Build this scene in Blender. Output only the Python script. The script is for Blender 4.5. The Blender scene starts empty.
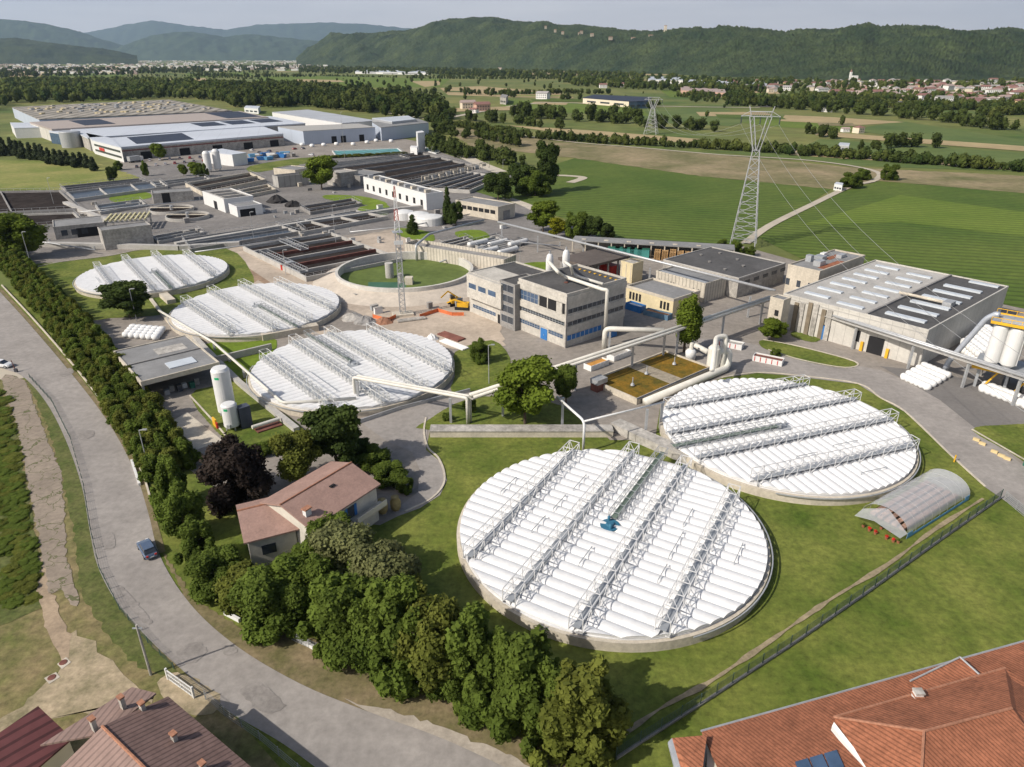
import bpy, math, random
import numpy as np
from mathutils import Vector
random.seed(7); rng = np.random.default_rng(7)
S = bpy.context.scene; C = S.collection
PI = math.pi; rad = math.radians
# ---------------- camera, world, sun, exposure ----------------
F = 705.0; HC = 60.0; PITCH = math.atan((383.5 - 57) / F)
cd = bpy.data.cameras.new('camera'); cam = bpy.data.objects.new('camera', cd); C.objects.link(cam)
cam.location = (0, 0, HC); cam.rotation_euler = (PI / 2 - PITCH, 0, 0)
cd.sensor_fit = 'HORIZONTAL'; cd.sensor_width = 36; cd.lens = 36 * F / 1024
cd.clip_start = 0.5; cd.clip_end = 60000
S.camera = cam
SUN_EL, SUN_AZ = rad(39), rad(210)          # azimuth of the sun, counter-clockwise from +X
w = bpy.data.worlds.new('World'); S.world = w; w.use_nodes = True
nt = w.node_tree; bg = nt.nodes['Background']
sky = nt.nodes.new('ShaderNodeTexSky'); sky.sky_type = 'NISHITA'; sky.sun_disc = False
sky.sun_elevation = SUN_EL; sky.sun_rotation = PI / 2 - SUN_AZ; sky.dust_density = 3.0; sky.air_density = 1.0; sky.ozone_density = 1.0
tcw = nt.nodes.new('ShaderNodeTexCoord'); mp = nt.nodes.new('ShaderNodeMapping'); mp.inputs['Scale'].default_value = (1.6, 1.6, 11)
nz = nt.nodes.new('ShaderNodeTexNoise'); nz.inputs['Scale'].default_value = 2.2; nz.inputs['Detail'].default_value = 7; nz.inputs['Roughness'].default_value = .55
nt.links.new(tcw.outputs['Generated'], mp.inputs[0]); nt.links.new(mp.outputs[0], nz.inputs['Vector'])
cr = nt.nodes.new('ShaderNodeValToRGB'); cr.color_ramp.elements[0].position = .35; cr.color_ramp.elements[1].position = .75
cr.color_ramp.elements[0].color = (8.2, 7.8, 7.9, 1); cr.color_ramp.elements[1].color = (10.4, 9.8, 9.5, 1)
nt.links.new(nz.outputs['Fac'], cr.inputs[0])
mx = nt.nodes.new('ShaderNodeMix'); mx.data_type = 'RGBA'; 
sx = nt.nodes.new('ShaderNodeSeparateXYZ'); nt.links.new(tcw.outputs['Generated'], sx.inputs[0])
el = nt.nodes.new('ShaderNodeMapRange'); el.inputs[1].default_value = 0.10; el.inputs[2].default_value = 0.32; el.inputs[3].default_value = .92; el.inputs[4].default_value = .0
nt.links.new(sx.outputs['Z'], el.inputs[0]); nt.links.new(el.outputs[0], mx.inputs['Factor'])
nt.links.new(sky.outputs[0], mx.inputs[6]); nt.links.new(cr.outputs[0], mx.inputs[7]); nt.links.new(mx.outputs[2], bg.inputs[0])
bg.inputs[1].default_value = 0.098
sd = bpy.data.lights.new('sun', 'SUN'); sun = bpy.data.objects.new('sun', sd); C.objects.link(sun)
sd.energy = 4.4; sd.angle = rad(0.5); sd.color = (1.0, 0.93, 0.83)
sdir = Vector((math.cos(SUN_EL) * math.cos(SUN_AZ), math.cos(SUN_EL) * math.sin(SUN_AZ), math.sin(SUN_EL)))
sun.rotation_euler = sdir.to_track_quat('Z', 'Y').to_euler()
S.view_settings.view_transform = 'Standard'; S.view_settings.look = 'None'; S.view_settings.gamma = 1; S.view_settings.exposure = 0.1
S.render.resolution_x = 1024; S.render.resolution_y = 767
S.cycles.max_bounces = 5; S.cycles.diffuse_bounces = 2; S.cycles.glossy_bounces = 2; S.cycles.transmission_bounces = 3
S.cycles.transparent_max_bounces = 12; S.cycles.volume_bounces = 0
# ---------------- survey: photograph measurements -> ground coordinates ----------------
_s, _c = math.sin(PITCH), math.cos(PITCH)
def G(x, y, z=0.0):
    X = (x - 512) / F; Y = -(y - 383.5) / F; Z = Y * _c - _s; t = (z - HC) / Z
    return Vector((X * t, (_c + Y * _s) * t, z))
def PR(X, Y, Z):
    Z = Z - HC; d = Y * _c - Z * _s; u = Y * _s + Z * _c
    return 512 + F * X / d, 383.5 - F * u / d
def HT(x, y, ytop):                          # height of something standing at ground point (x,y) whose top shows at ytop
    g = G(x, y); lo, hi = 0.0, 120.0
    for _ in range(40):
        m = (lo + hi) / 2
        if g.y * _c - (m - HC) * _s < 1: hi = m; continue
        if PR(g.x, g.y, m)[1] > ytop: lo = m
        else: hi = m
    return lo
def MP(x, y, z=0):                           # pixels per metre there
    g = G(x, y, z); return F / (g.y * _c - (z - HC) * _s)
def FAR(x, dist, y):                         # point at horizontal distance dist (along view axis) seen at (x,y)
    Y = -(y - 383.5) / F; Z = Y * _c - _s; Yw = _c + Y * _s; t = dist / Yw
    return Vector(((x - 512) / F * t, dist, HC + Z * t))
AZ = rad(40.4)                               # the plant's building grid
# ---------------- materials ----------------
MATS = {}
def M(name, col, rough=.8, var=.15, scale=.6, metal=0, bump=0, spec=.3, emit=None, alpha=1, col2=None, objrand=0, detail=4, det2=None, ribs=None, coord='Object', trans=0):
    if name in MATS: return MATS[name]
    m = bpy.data.materials.new(name); m.use_nodes = True; t = m.node_tree; N = t.nodes; Lk = t.links
    b = N['Principled BSDF']; b.inputs['Roughness'].default_value = rough; b.inputs['Metallic'].default_value = metal
    b.inputs['Specular IOR Level'].default_value = spec
    tc = N.new('ShaderNodeTexCoord'); n = N.new('ShaderNodeTexNoise'); n.inputs['Scale'].default_value = scale; n.inputs['Detail'].default_value = detail
    n.inputs['Roughness'].default_value = .62
    Lk.new(tc.outputs[coord], n.inputs['Vector'])
    r = N.new('ShaderNodeValToRGB'); r.color_ramp.elements[0].position = .32; r.color_ramp.elements[1].position = .68
    if col2 is None:
        a = [min(1, x * (1 - var)) for x in col]; c2 = [min(1, x * (1 + var)) for x in col]
    else: a, c2 = col, col2
    r.color_ramp.elements[0].color = (*a, 1); r.color_ramp.elements[1].color = (*c2, 1)
    Lk.new(n.outputs['Fac'], r.inputs[0]); out = r.outputs[0]
    def mul(out, fac_out, lo, hi):
        mr = N.new('ShaderNodeMapRange'); mr.inputs[3].default_value = lo; mr.inputs[4].default_value = hi; Lk.new(fac_out, mr.inputs[0])
        mm = N.new('ShaderNodeVectorMath'); mm.operation = 'SCALE'; Lk.new(out, mm.inputs[0]); Lk.new(mr.outputs[0], mm.inputs[3]); return mm.outputs[0]
    if det2:
        n2 = N.new('ShaderNodeTexNoise'); n2.inputs['Scale'].default_value = det2[0]; n2.inputs['Detail'].default_value = 5; n2.inputs['Roughness'].default_value = .7
        Lk.new(tc.outputs[coord], n2.inputs['Vector'])
        mr0 = N.new('ShaderNodeMapRange'); mr0.inputs[1].default_value = .3; mr0.inputs[2].default_value = .7; Lk.new(n2.outputs['Fac'], mr0.inputs[0])
        out = mul(out, mr0.outputs[0], 1 - det2[1], 1 + det2[1])
    if ribs:                                  # (period m, direction vector, depth, sharpness)
        vm = N.new('ShaderNodeVectorMath'); vm.operation = 'DOT_PRODUCT'; Lk.new(tc.outputs[coord], vm.inputs[0]); vm.inputs[1].default_value = ribs[1]
        m1 = N.new('ShaderNodeMath'); m1.operation = 'DIVIDE'; m1.inputs[1].default_value = ribs[0]; Lk.new(vm.outputs['Value'], m1.inputs[0])
        if len(ribs) > 4:
            m0 = N.new('ShaderNodeMath'); m0.operation = 'MULTIPLY_ADD'; Lk.new(n.outputs['Fac'], m0.inputs[0]); m0.inputs[1].default_value = ribs[4]; Lk.new(m1.outputs[0], m0.inputs[2]); m1 = m0
        m2 = N.new('ShaderNodeMath'); m2.operation = 'FRACT'; Lk.new(m1.outputs[0], m2.inputs[0])
        m3 = N.new('ShaderNodeMath'); m3.operation = 'LESS_THAN'; m3.inputs[1].default_value = ribs[3]; Lk.new(m2.outputs[0], m3.inputs[0])
        out = mul(out, m3.outputs[0], 1, ribs[2])
    if objrand:
        oi = N.new('ShaderNodeObjectInfo'); out = mul(out, oi.outputs['Random'], 1 - objrand, 1 + objrand)
    Lk.new(out, b.inputs['Base Color'])
    if bump:
        bp = N.new('ShaderNodeBump'); bp.inputs['Strength'].default_value = bump; bp.inputs['Distance'].default_value = .3
        Lk.new((n2 if det2 else n).outputs['Fac'], bp.inputs['Height']); Lk.new(bp.outputs[0], b.inputs['Normal'])
    if emit: b.inputs['Emission Color'].default_value = (*emit, 1); b.inputs['Emission Strength'].default_value = 1
    if alpha < 1: b.inputs['Alpha'].default_value = alpha
    if trans:
        tr = N.new('ShaderNodeBsdfTranslucent'); Lk.new(out, tr.inputs[0]); ms = N.new('ShaderNodeMixShader'); ms.inputs[0].default_value = trans
        Lk.new(b.outputs[0], ms.inputs[1]); Lk.new(tr.outputs[0], ms.inputs[2]); Lk.new(ms.outputs[0], N['Material Output'].inputs[0])
    MATS[name] = m; return m
XY = (1, 1, 0)
white = M('white_cover', (.71, .71, .71), .5, .035, .25, spec=.3, det2=(.9, .075))
paintw = M('white_paint', (.66, .66, .65), .5, .05, .8)
cream = M('cream_paint', (.62, .58, .48), .7, .08, .4)
galv = M('galvanised_steel', (.42, .43, .44), .45, .1, 1.5, metal=.35)
pipem = M('cream_pipe', (.62, .60, .54), .5, .08, .6)
steel = M('grey_steel', (.36, .38, .40), .5, .12, 1.2, metal=.3)
conc = M('concrete', (.40, .385, .36), .9, .14, .25, det2=(2.5, .14), bump=.05)
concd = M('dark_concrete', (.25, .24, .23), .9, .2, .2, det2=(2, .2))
concw = M('weathered_concrete', (.36, .34, .31), .9, .25, .3, det2=(1.2, .25))
offw = M('office_concrete', (.46, .435, .39), .9, .14, .3, det2=(1.6, .18))
concb = M('beige_concrete', (.50, .45, .37), .9, .15, .3, det2=(2, .16))
panel = M('panel_wall', (.50, .48, .44), .85, .1, .2, det2=(1.5, .1), ribs=(2.4, XY, .72, .05))
ribbed = M('ribbed_wall', (.50, .46, .39), .85, .12, .2, det2=(1.2, .12), ribs=(1.2, XY, .62, .25))
yel = M('yellow_plaster', (.62, .53, .34), .85, .08, .3, det2=(1.5, .1))
roofd = M('dark_flat_roof', (.085, .083, .083), .9, .2, .12, det2=(1.2, .18))
roofb = M('brown_flat_roof', (.105, .088, .078), .9, .2, .1, det2=(.8, .15))
roofg = M('gravel_roof', (.33, .315, .30), .95, .12, .1, det2=(.7, .14), ribs=(4.2, (1, 0, 0), .88, .03))
roofgr = M('grey_flat_roof', (.22, .22, .22), .9, .15, .15, det2=(1, .12))
metroof = M('metal_roof', (.47, .50, .54), .5, .08, .02, ribs=(9, (0, 1, 0), .88, .06))
metroofw = M('white_metal_roof', (.52, .55, .60), .5, .06, .02, ribs=(14, (1, .3, 0), .92, .05))
solar = M('solar_panels', (.03, .038, .06), .6, .2, .3, spec=.2, ribs=(3, XY, 2.2, .06))
bluegrey = M('blue_grey_cladding', (.42, .47, .55), .6, .06, .05, ribs=(6, XY, .9, .03))
glass = M('window_glass', (.045, .055, .07), .12, .2, .4, spec=.7)
blueglass = M('blue_glass', (.06, .10, .17), .15, .25, .5, spec=.7)
skyl = M('skylight_sheet', (.52, .56, .60), .3, .06, .5, spec=.5)
dark = M('dark_opening', (.018, .018, .02), .9)
bluep = M('blue_paint', (.035, .16, .42), .5, .1)
drivem = M('drive_blue', (.04, .15, .24), .5, .15)
bluel = M('light_blue_paint', (.12, .33, .55), .5, .1)
yelp = M('yellow_paint', (.70, .40, .03), .5, .12)
redp = M('red_paint', (.50, .04, .03), .5, .12)
greenp = M('green_paint', (.03, .13, .09), .5, .1)
teal = M('teal_sheet', (.06, .24, .22), .5, .15, .5)
black = M('black_rubber', (.02, .02, .02), .8)
orange = M('orange_net', (.60, .16, .06), .8, .2)
wood = M('pallet_wood', (.42, .26, .12), .9, .25, 1, det2=(3, .3))
bagm = M('white_bag', (.74, .74, .73), .8, .06, 1.5)
rust = M('rusty_steel', (.16, .065, .05), .8, .3, .6)
asph = M('asphalt', (.17, .16, .152), .95, .14, .06, det2=(1.5, .12), bump=.05)
roadm = M('old_road_asphalt', (.285, .262, .242), .95, .13, .12, det2=(.9, .16), bump=.04, coord='Object')
yardm = M('yard_asphalt', (.255, .228, .200), .95, .16, .05, det2=(.7, .2), bump=.05)
sandm = M('sandy_ground', (.42, .35, .28), .95, .18, .08, det2=(.8, .16))
brownm = M('bare_earth', (.27, .19, .13), .95, .25, .1, det2=(.9, .2))
gravelm = M('gravel_verge', (.34, .30, .25), .95, .15, .2, det2=(1.5, .2))
lawn = M('lawn_grass', (.062, .100, .010), .95, col2=(.178, .192, .040), scale=.10, det2=(1.1, .38), bump=.2, detail=8)
lawnb = M('bright_grass', (.13, .19, .015), .95, .2, .2, det2=(1.5, .22))
meadow = M('meadow_grass', (.13, .17, .03), .95, col2=(.27, .25, .08), scale=.035, det2=(.5, .25), bump=.2)
drym = M('dry_grass', (.10, .115, .028), .95, col2=(.26, .195, .105), scale=.16, det2=(1.0, .42), bump=.25, detail=9)
dryv = M('dry_verge_grass', (.12, .11, .045), .95, col2=(.22, .17, .10), scale=.3, det2=(1.6, .3), bump=.2)
vine = M('vineyard_green', (.062, .110, .012), .95, col2=(.110, .150, .024), scale=.02, det2=(.35, .22), ribs=(4.6, (.28, 1, 0), .66, .36, .12))
vine2 = M('vineyard_light', (.10, .155, .016), .95, col2=(.14, .19, .027), scale=.02, det2=(.35, .16), ribs=(4.6, (.28, 1, 0), .7, .33, .12))
crop = M('crop_green', (.075, .12, .030), .95, col2=(.13, .165, .045), scale=.012, det2=(.08, .12), ribs=(9, (.2, 1, 0), .85, .3, .8))
tan = M('stubble_field', (.36, .28, .15), .95, .12, .02, det2=(.1, .12))
embank = M('embankment_grass', (.12, .12, .045), .95, col2=(.30, .235, .14), scale=.03, det2=(.25, .25), detail=9)
groundm = M('country_ground', (.065, .11, .020), .95, col2=(.20, .19, .06), scale=.006, det2=(.05, .28), detail=9)
trackm = M('gravel_track', (.44, .39, .31), .95, .1, .1)
algae = M('green_pool_water', (.085, .12, .022), .7, col2=(.125, .165, .04), scale=.06, det2=(.5, .2), spec=.3)
teawater = M('teal_pool_water', (.05, .13, .08), .6, .15, .2, spec=.3)
sludge = M('dark_basin_water', (.040, .034, .032), .9, .3, .1, spec=.0, det2=(.5, .3))
bluew = M('blue_grey_water', (.06, .08, .11), .4, .25, .1, spec=.5)
bio = M('biofilter_moss', (.075, .070, .010), .9, col2=(.25, .135, .012), scale=.45, det2=(2.5, .35), bump=.3, detail=8)
biog = M('biofilter_foam', (.30, .26, .20), .8, .25, .8, det2=(3, .2))
tile = M('terracotta_tiles', (.31, .12, .065), .9, .2, .35, det2=(2.2, .28), bump=.3, ribs=(.34, (.83, .55, 0), .62, .35, .12))
tilep = M('pinkish_tiles', (.31, .20, .165), .9, .12, .4, det2=(3, .14), bump=.2)
tiled = M('dark_red_metal_roof', (.13, .045, .045), .6, .15, .4, ribs=(1.0, (1, 0, 0), .5, .3))
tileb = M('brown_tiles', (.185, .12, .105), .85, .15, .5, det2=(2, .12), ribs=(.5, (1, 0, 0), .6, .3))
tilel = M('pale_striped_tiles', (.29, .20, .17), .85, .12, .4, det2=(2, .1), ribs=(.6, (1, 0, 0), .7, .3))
ridgem = M('ridge_tiles', (.33, .16, .10), .9, .25, 3)
bark = M('bark', (.10, .075, .055), .95, .3, 2)
def leafm(n, c1, c2): return M(n, c1, .85, col2=c2, scale=.55, det2=(2.5, .35), objrand=.14, trans=.34, spec=.15, detail=3)
leaf = leafm('leaf_green', (.064, .105, .014), (.160, .205, .036))
leafdk = leafm('leaf_dark', (.034, .058, .012), (.080, .11, .026))
leafb = leafm('leaf_bright', (.085, .135, .012), (.17, .21, .028))
leafy = leafm('leaf_yellow', (.17, .19, .010), (.28, .27, .02))
leafpu = leafm('leaf_purple', (.028, .020, .017), (.06, .045, .036))
leafpl = leafm('leaf_pale', (.11, .13, .045), (.21, .21, .09))
leafol = leafm('leaf_olive', (.085, .11, .016), (.19, .195, .04))
leafgy = leafm('leaf_greygreen', (.045, .065, .03), (.085, .105, .052))
farleaf = M('far_leaf', (.022, .044, .011), .95, col2=(.100, .115, .028), scale=.035, det2=(.5, .3), objrand=.22, trans=.15, spec=.1)
hillm = M('hill_forest', (.010, .024, .010), .95, col2=(.052, .070, .024), scale=.0065, det2=(.075, .7), bump=1, detail=10)
hillm2 = M('distant_hill', (.025, .045, .02), .95, col2=(.055, .08, .035), scale=.004, det2=(.01, .25))
asphr = M('dark_yard_asphalt', (.19, .178, .168), .95, .18, .05, det2=(.5, .22))
# ---------------- mesh builder ----------------
class MB:
    def __init__(s): s.v = []; s.f = []; s.m = []; s.cm = 0
    def add(s, vs, fs):
        o = len(s.v); s.v += [tuple(v) for v in vs]
        for f in fs: s.f.append([o + i for i in f]); s.m.append(s.cm)
        return s
    def box(s, x0, y0, z0, x1, y1, z1):
        return s.add([(x0,y0,z0),(x1,y0,z0),(x1,y1,z0),(x0,y1,z0),(x0,y0,z1),(x1,y0,z1),(x1,y1,z1),(x0,y1,z1)],
                     [(0,3,2,1),(4,5,6,7),(0,1,5,4),(1,2,6,5),(2,3,7,6),(3,0,4,7)])
    def prism(s, poly, z0, z1):
        n = len(poly); a = sum(poly[i][0]*poly[(i+1)%n][1]-poly[(i+1)%n][0]*poly[i][1] for i in range(n))
        if a < 0: poly = poly[::-1]
        vs = [(p[0], p[1], z0) for p in poly] + [(p[0], p[1], z1) for p in poly]
        return s.add(vs, [tuple(range(n))[::-1], tuple(range(n, 2*n))] + [(i, (i+1)%n, n+(i+1)%n, n+i) for i in range(n)])
    def tube(s, pts, r, n=8, cap=True, r1=None):
        pts = [Vector(p) for p in pts]; k = len(pts); up = Vector((0, 0, 1)); rings = []
        prev = None
        for i, p in enumerate(pts):
            d = (pts[min(i+1, k-1)] - pts[max(i-1, 0)]).normalized()
            if prev is None:
                a = d.cross(up if abs(d.z) < .95 else Vector((1, 0, 0))).normalized()
            else:
                a = (prev - d * prev.dot(d)).normalized()
            prev = a; b = d.cross(a); rr = r if r1 is None else r + (r1 - r) * i / (k - 1)
            ph = PI / 4 if n == 4 else 0
            rings.append([p + (a * math.cos(2*PI*j/n+ph) + b * math.sin(2*PI*j/n+ph)) * rr for j in range(n)])
        vs = [v for R_ in rings for v in R_]; fs = []
        for i in range(k - 1):
            for j in range(n): fs.append((i*n+j, i*n+(j+1)%n, (i+1)*n+(j+1)%n, (i+1)*n+j))
        if cap: fs += [tuple(range(n))[::-1], tuple(range((k-1)*n, k*n))]
        return s.add(vs, fs)
    def bar(s, a, b, t): return s.tube([a, b], t * .707, 4)
    def lathe(s, prof, cx=0, cy=0, n=20, cap=True):
        vs = []; fs = []; k = len(prof)
        for r, z in prof:
            for j in range(n): vs.append((cx + max(r, .001)*math.cos(2*PI*j/n), cy + max(r, .001)*math.sin(2*PI*j/n), z))
        for i in range(k-1):
            for j in range(n): fs.append((i*n+j, i*n+(j+1)%n, (i+1)*n+(j+1)%n, (i+1)*n+j))
        fs += [tuple(range(n))[::-1], tuple(range((k-1)*n, k*n))] if cap else []
        return s.add(vs, fs)
    def quad(s, *p): return s.add(p, [tuple(range(len(p)))])
    def mk(s, name, mat, parent=None, label=None, smooth=False, loc=None, rot=0, kind=None):
        me = bpy.data.meshes.new(name); me.from_pydata(s.v, [], s.f)
        mats = mat if isinstance(mat, (list, tuple)) else [mat]
        for q in mats: me.materials.append(q)
        if len(mats) > 1: me.polygons.foreach_set('material_index', s.m)
        if smooth: me.polygons.foreach_set('use_smooth', [True] * len(me.polygons))
        me.update()
        o = bpy.data.objects.new(name, me); C.objects.link(o)
        if parent: o.parent = parent
        if loc is not None: o.location = loc
        if rot: o.rotation_euler = (0, 0, rot)
        if label: o['label'] = label
        if kind: o['kind'] = kind
        return o
USED = {}
def tag(o, label, cat, group=None):
    o['label'] = label; o['category'] = cat
    if group: o['group'] = group
    return o
def T(name, label, cat, loc=(0, 0, 0), rot=0, group=None):
    o = bpy.data.objects.new(name, None); C.objects.link(o); o.location = loc; o.rotation_euler = (0, 0, rot)
    o.empty_display_size = .5
    return tag(o, label, cat, group)
def dup(r, loc=None, rot=None, sc=None, label=None, group=None):
    n = r.copy(); C.objects.link(n)
    if loc is not None: n.location = loc
    if rot is not None: n.rotation_euler = (0, 0, rot)
    if sc is not None: n.scale = sc if isinstance(sc, tuple) else (sc, sc, sc)
    if label: n['label'] = label
    if group: n['group'] = group
    for ch in r.children:
        c_ = ch.copy(); C.objects.link(c_); c_.parent = n
        for g_ in ch.children:
            d_ = g_.copy(); C.objects.link(d_); d_.parent = c_
    return n
def arc(pts, r, n=5):                        # round the corners of a pipe run
    pts = [Vector(p) for p in pts]; out = [pts[0]]
    for i in range(1, len(pts) - 1):
        a, b, c = pts[i-1], pts[i], pts[i+1]; rr = min(r, (a-b).length*.45, (c-b).length*.45)
        p = b + (a-b).normalized()*rr; q = b + (c-b).normalized()*rr
        for k in range(n + 1):
            t = k / n; out.append(p*(1-t)**2 + b*2*t*(1-t) + q*t*t)
    return out + [pts[-1]]
def smooth(pts, n=6, closed=False):          # Catmull-Rom
    P = [Vector((p[0], p[1], 0)) for p in pts]; out = []; k = len(P)
    rngk = range(k) if closed else range(k - 1)
    for i in rngk:
        p0 = P[(i-1) % k] if closed else P[max(i-1, 0)]; p1 = P[i]; p2 = P[(i+1) % k]; p3 = P[(i+2) % k] if closed else P[min(i+2, k-1)]
        for j in range(n):
            t = j / n; out.append(.5*((2*p1)+(-p0+p2)*t+(2*p0-5*p1+4*p2-p3)*t*t+(-p0+3*p1-3*p2+p3)*t**3))
    if not closed: out.append(P[-1])
    return [(v.x, v.y) for v in out]
def gp(px, z=0, sm=0, closed=True):          # list of measured points to ground polygon
    w_ = [G(x, y, z) for x, y in px]; w_ = [(v.x, v.y) for v in w_]
    return smooth(w_, sm, closed) if sm else w_
NSH = [0]
RAG = {'bare_soil': .9, 'dirt_track': .5, 'roadside_grass': .45, 'old_asphalt_lane': .35, 'gate_apron': .4, 'gravel_shoulder': .5, 'roadside_verge': .35, 'rough_grass': .8, 'sandy_yard': .8, 'grass_bed': .12, 'embankment': 2.5, 'meadow': 2, 'road_patch': .25, 'gravel_strip': .4, 'rubble_yard': .8}
def ragged(poly, amp):                       # uneven natural edge
    r = random.Random(len(poly)); out = []; n = len(poly)
    for i in range(n):
        a, b = poly[i], poly[(i+1) % n]; L = math.dist(a, b); k = max(1, min(60, int(L/(amp*1.6))))
        for j in range(k): t = j/k; out.append((a[0]+(b[0]-a[0])*t+r.uniform(-amp, amp)*.55, a[1]+(b[1]-a[1])*t+r.uniform(-amp, amp)*.55))
    return out
def sheet(name, px, z, mat, sm=0, kind='structure'):
    NSH[0] += 1; z += NSH[0]*.0008
    poly = gp(px, z, sm)
    if name in RAG: poly = ragged(poly, RAG[name])
    n = len(poly)
    a = sum(poly[i][0]*poly[(i+1)%n][1]-poly[(i+1)%n][0]*poly[i][1] for i in range(n))
    if a < 0: poly = poly[::-1]
    m = MB(); m.add([(x, y, z) for x, y in poly], [tuple(range(n))]); return m.mk(name, mat, kind=kind)
def strip(name, px, z, wid, mat, kind='structure', h=0, sm=5, px_world=False):
    pts = px if px_world else gp(px, 0)
    NSH[0] += 1; z += NSH[0]*.0008
    pts = smooth(pts, sm) if sm else pts
    m = MB(); L, R_ = [], []
    for i, p in enumerate(pts):
        a = Vector(pts[max(i-1, 0)]); b = Vector(pts[min(i+1, len(pts)-1)]); d = (b - a).normalized(); nn = Vector((-d.y, d.x))
        wd = wid if not callable(wid) else wid(i / (len(pts)-1))
        L.append(Vector(p) + nn*wd/2); R_.append(Vector(p) - nn*wd/2)
    for i in range(len(pts) - 1):
        q = [R_[i], R_[i+1], L[i+1], L[i]]
        if h: m.prism([(v.x, v.y) for v in q], z, z + h)
        else: m.quad(*[(v.x, v.y, z) for v in q])
    return m.mk(name, mat, kind=kind)
# ---------------- ground ----------------
m = MB(); m.add([(-30000, -300, 0), (30000, -300, 0), (30000, 33000, 0), (-30000, 33000, 0)], [(0, 1, 2, 3)]); m.mk('ground', groundm, kind='structure')
Z = lambda k: .012 * k
# near: lawns, yard, roads
sheet('lawn', [(-60, 300), (300, 240), (640, 300), (1024, 430), (1130, 520), (1130, 790), (-140, 790)], Z(1), lawn)
sheet('dry_meadow', [(-160, 330), (0, 372), (60, 390), (100, 470), (118, 560), (170, 650), (220, 700), (300, 790), (-260, 790)], Z(2), drym)
sheet('plant_yard', [(-30, 205), (100, 172), (200, 160), (330, 158), (440, 152), (520, 178), (540, 215), (600, 236), (735, 244), (800, 262), (1060, 300), (1060, 470),
      (1040, 520), (985, 487), (950, 455), (905, 412), (880, 398), (858, 384), (800, 376), (757, 373), (722, 378), (700, 386), (660, 408), (655, 440), (610, 440), (600, 430), (430, 430), (426, 450), (441, 462),
      (447, 480), (440, 495), (420, 508), (398, 516), (380, 525), (330, 520), (240, 505), (190, 470), (150, 420), (110, 368), (62, 312), (20, 265)], Z(3), yardm)
sheet('factory_forecourt', [(118, 166), (125, 152), (285, 136), (300, 126), (380, 134), (440, 146), (430, 160), (330, 162), (250, 170), (160, 180), (128, 180)], Z(4), yardm)
sheet('rear_yard', [(-30, 205), (100, 172), (200, 160), (330, 158), (440, 152), (520, 178), (540, 215), (600, 236), (560, 240), (500, 250), (430, 238), (400, 226), (340, 236), (240, 244), (150, 247), (60, 252), (-10, 256)], Z(5), asphr)
# public road
RL = [(-60, 258), (-25, 300), (-12, 330), (-8, 362), (22, 376), (46, 402), (66, 440), (82, 486), (90, 530), (98, 566), (118, 604), (150, 640), (190, 677), (230, 712), (285, 745), (345, 790)]
RR = [(-28, 262), (0, 292), (30, 325), (70, 372), (108, 422), (134, 470), (148, 512), (160, 556), (190, 604), (236, 646), (300, 684), (368, 712), (450, 742), (560, 795)]
rl = smooth(gp(RL), 5); rr_ = smooth(gp(RR), 5)
def poly_sheet(name, poly, z, mat):
    n = len(poly); a = sum(poly[i][0]*poly[(i+1)%n][1]-poly[(i+1)%n][0]*poly[i][1] for i in range(n))
    if a < 0: poly = poly[::-1]
    m = MB(); m.add([(x, y, z) for x, y in poly], [tuple(range(n))]); return m.mk(name, mat, kind='structure')
poly_sheet('road', rl + rr_[::-1], Z(6), roadm)
sheet('road', [(-80, 330), (-12, 334), (14, 366), (24, 378), (8, 380), (-80, 372)], Z(5), trackm)
strip('road_edge_line', [(v[0], v[1]) for v in rl], Z(7), .07, M('worn_line', (.30, .28, .26), .9, .2, 2), px_world=True, sm=0)
strip('road_verge', [(0, 289), (30, 322), (70, 368), (108, 418), (136, 468), (150, 510), (162, 553)], Z(5), .9, dryv)
strip('boundary_kerb', [(2, 286), (32, 318), (72, 364), (111, 415), (139, 466), (150, 497)], Z(5), .28, concb, h=.35)
sheet('roadside_verge', [(160, 548), (193, 597), (240, 628), (285, 630), (340, 645), (420, 688), (500, 725), (560, 760), (600, 800), (560, 800), (450, 745), (368, 715), (300, 688), (236, 650), (190, 608)], Z(4), dryv)
sheet('gravel_shoulder', [(345, 700), (400, 712), (450, 730), (520, 760), (570, 800), (545, 800), (450, 744), (368, 714)], Z(5), gravelm)
stain = M('asphalt_patch_dark', (.245, .225, .208), .95, .15, .3, det2=(2, .2))
for q in ([(176, 652), (196, 642), (208, 652), (188, 664)], [(222, 650), (232, 646), (238, 652), (228, 656)], [(100, 536), (112, 533), (116, 545), (104, 549)], [(78, 434), (92, 430), (94, 436), (80, 440)], [(240, 690), (262, 684), (285, 706), (262, 712)], [(118, 590), (124, 588), (150, 618), (144, 622)], [(60, 372), (70, 368), (74, 372), (63, 377)]): sheet('road_patch', q, Z(8), stain, sm=3)
# cracked lane in the meadow
crk = M('cracked_asphalt', (.26, .215, .17), .95, .15, .12, det2=(1.2, .2))
nt_ = crk.node_tree
vo = nt_.nodes.new('ShaderNodeTexVoronoi'); vo.feature = 'DISTANCE_TO_EDGE'; vo.inputs['Scale'].default_value = .30
tcx = nt_.nodes.new('ShaderNodeTexCoord'); nx = nt_.nodes.new('ShaderNodeTexNoise'); nx.inputs['Scale'].default_value = .8
ad = nt_.nodes.new('ShaderNodeMixRGB'); ad.inputs[0].default_value = .35; nt_.links.new(tcx.outputs['Object'], nx.inputs['Vector'])
va = nt_.nodes.new('ShaderNodeVectorMath'); va.operation = 'MULTIPLY_ADD'; nt_.links.new(nx.outputs['Color'], va.inputs[0]); va.inputs[1].default_value = (2.5, 2.5, 0); nt_.links.new(tcx.outputs['Object'], va.inputs[2])
nt_.links.new(va.outputs[0], vo.inputs['Vector'])
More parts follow.
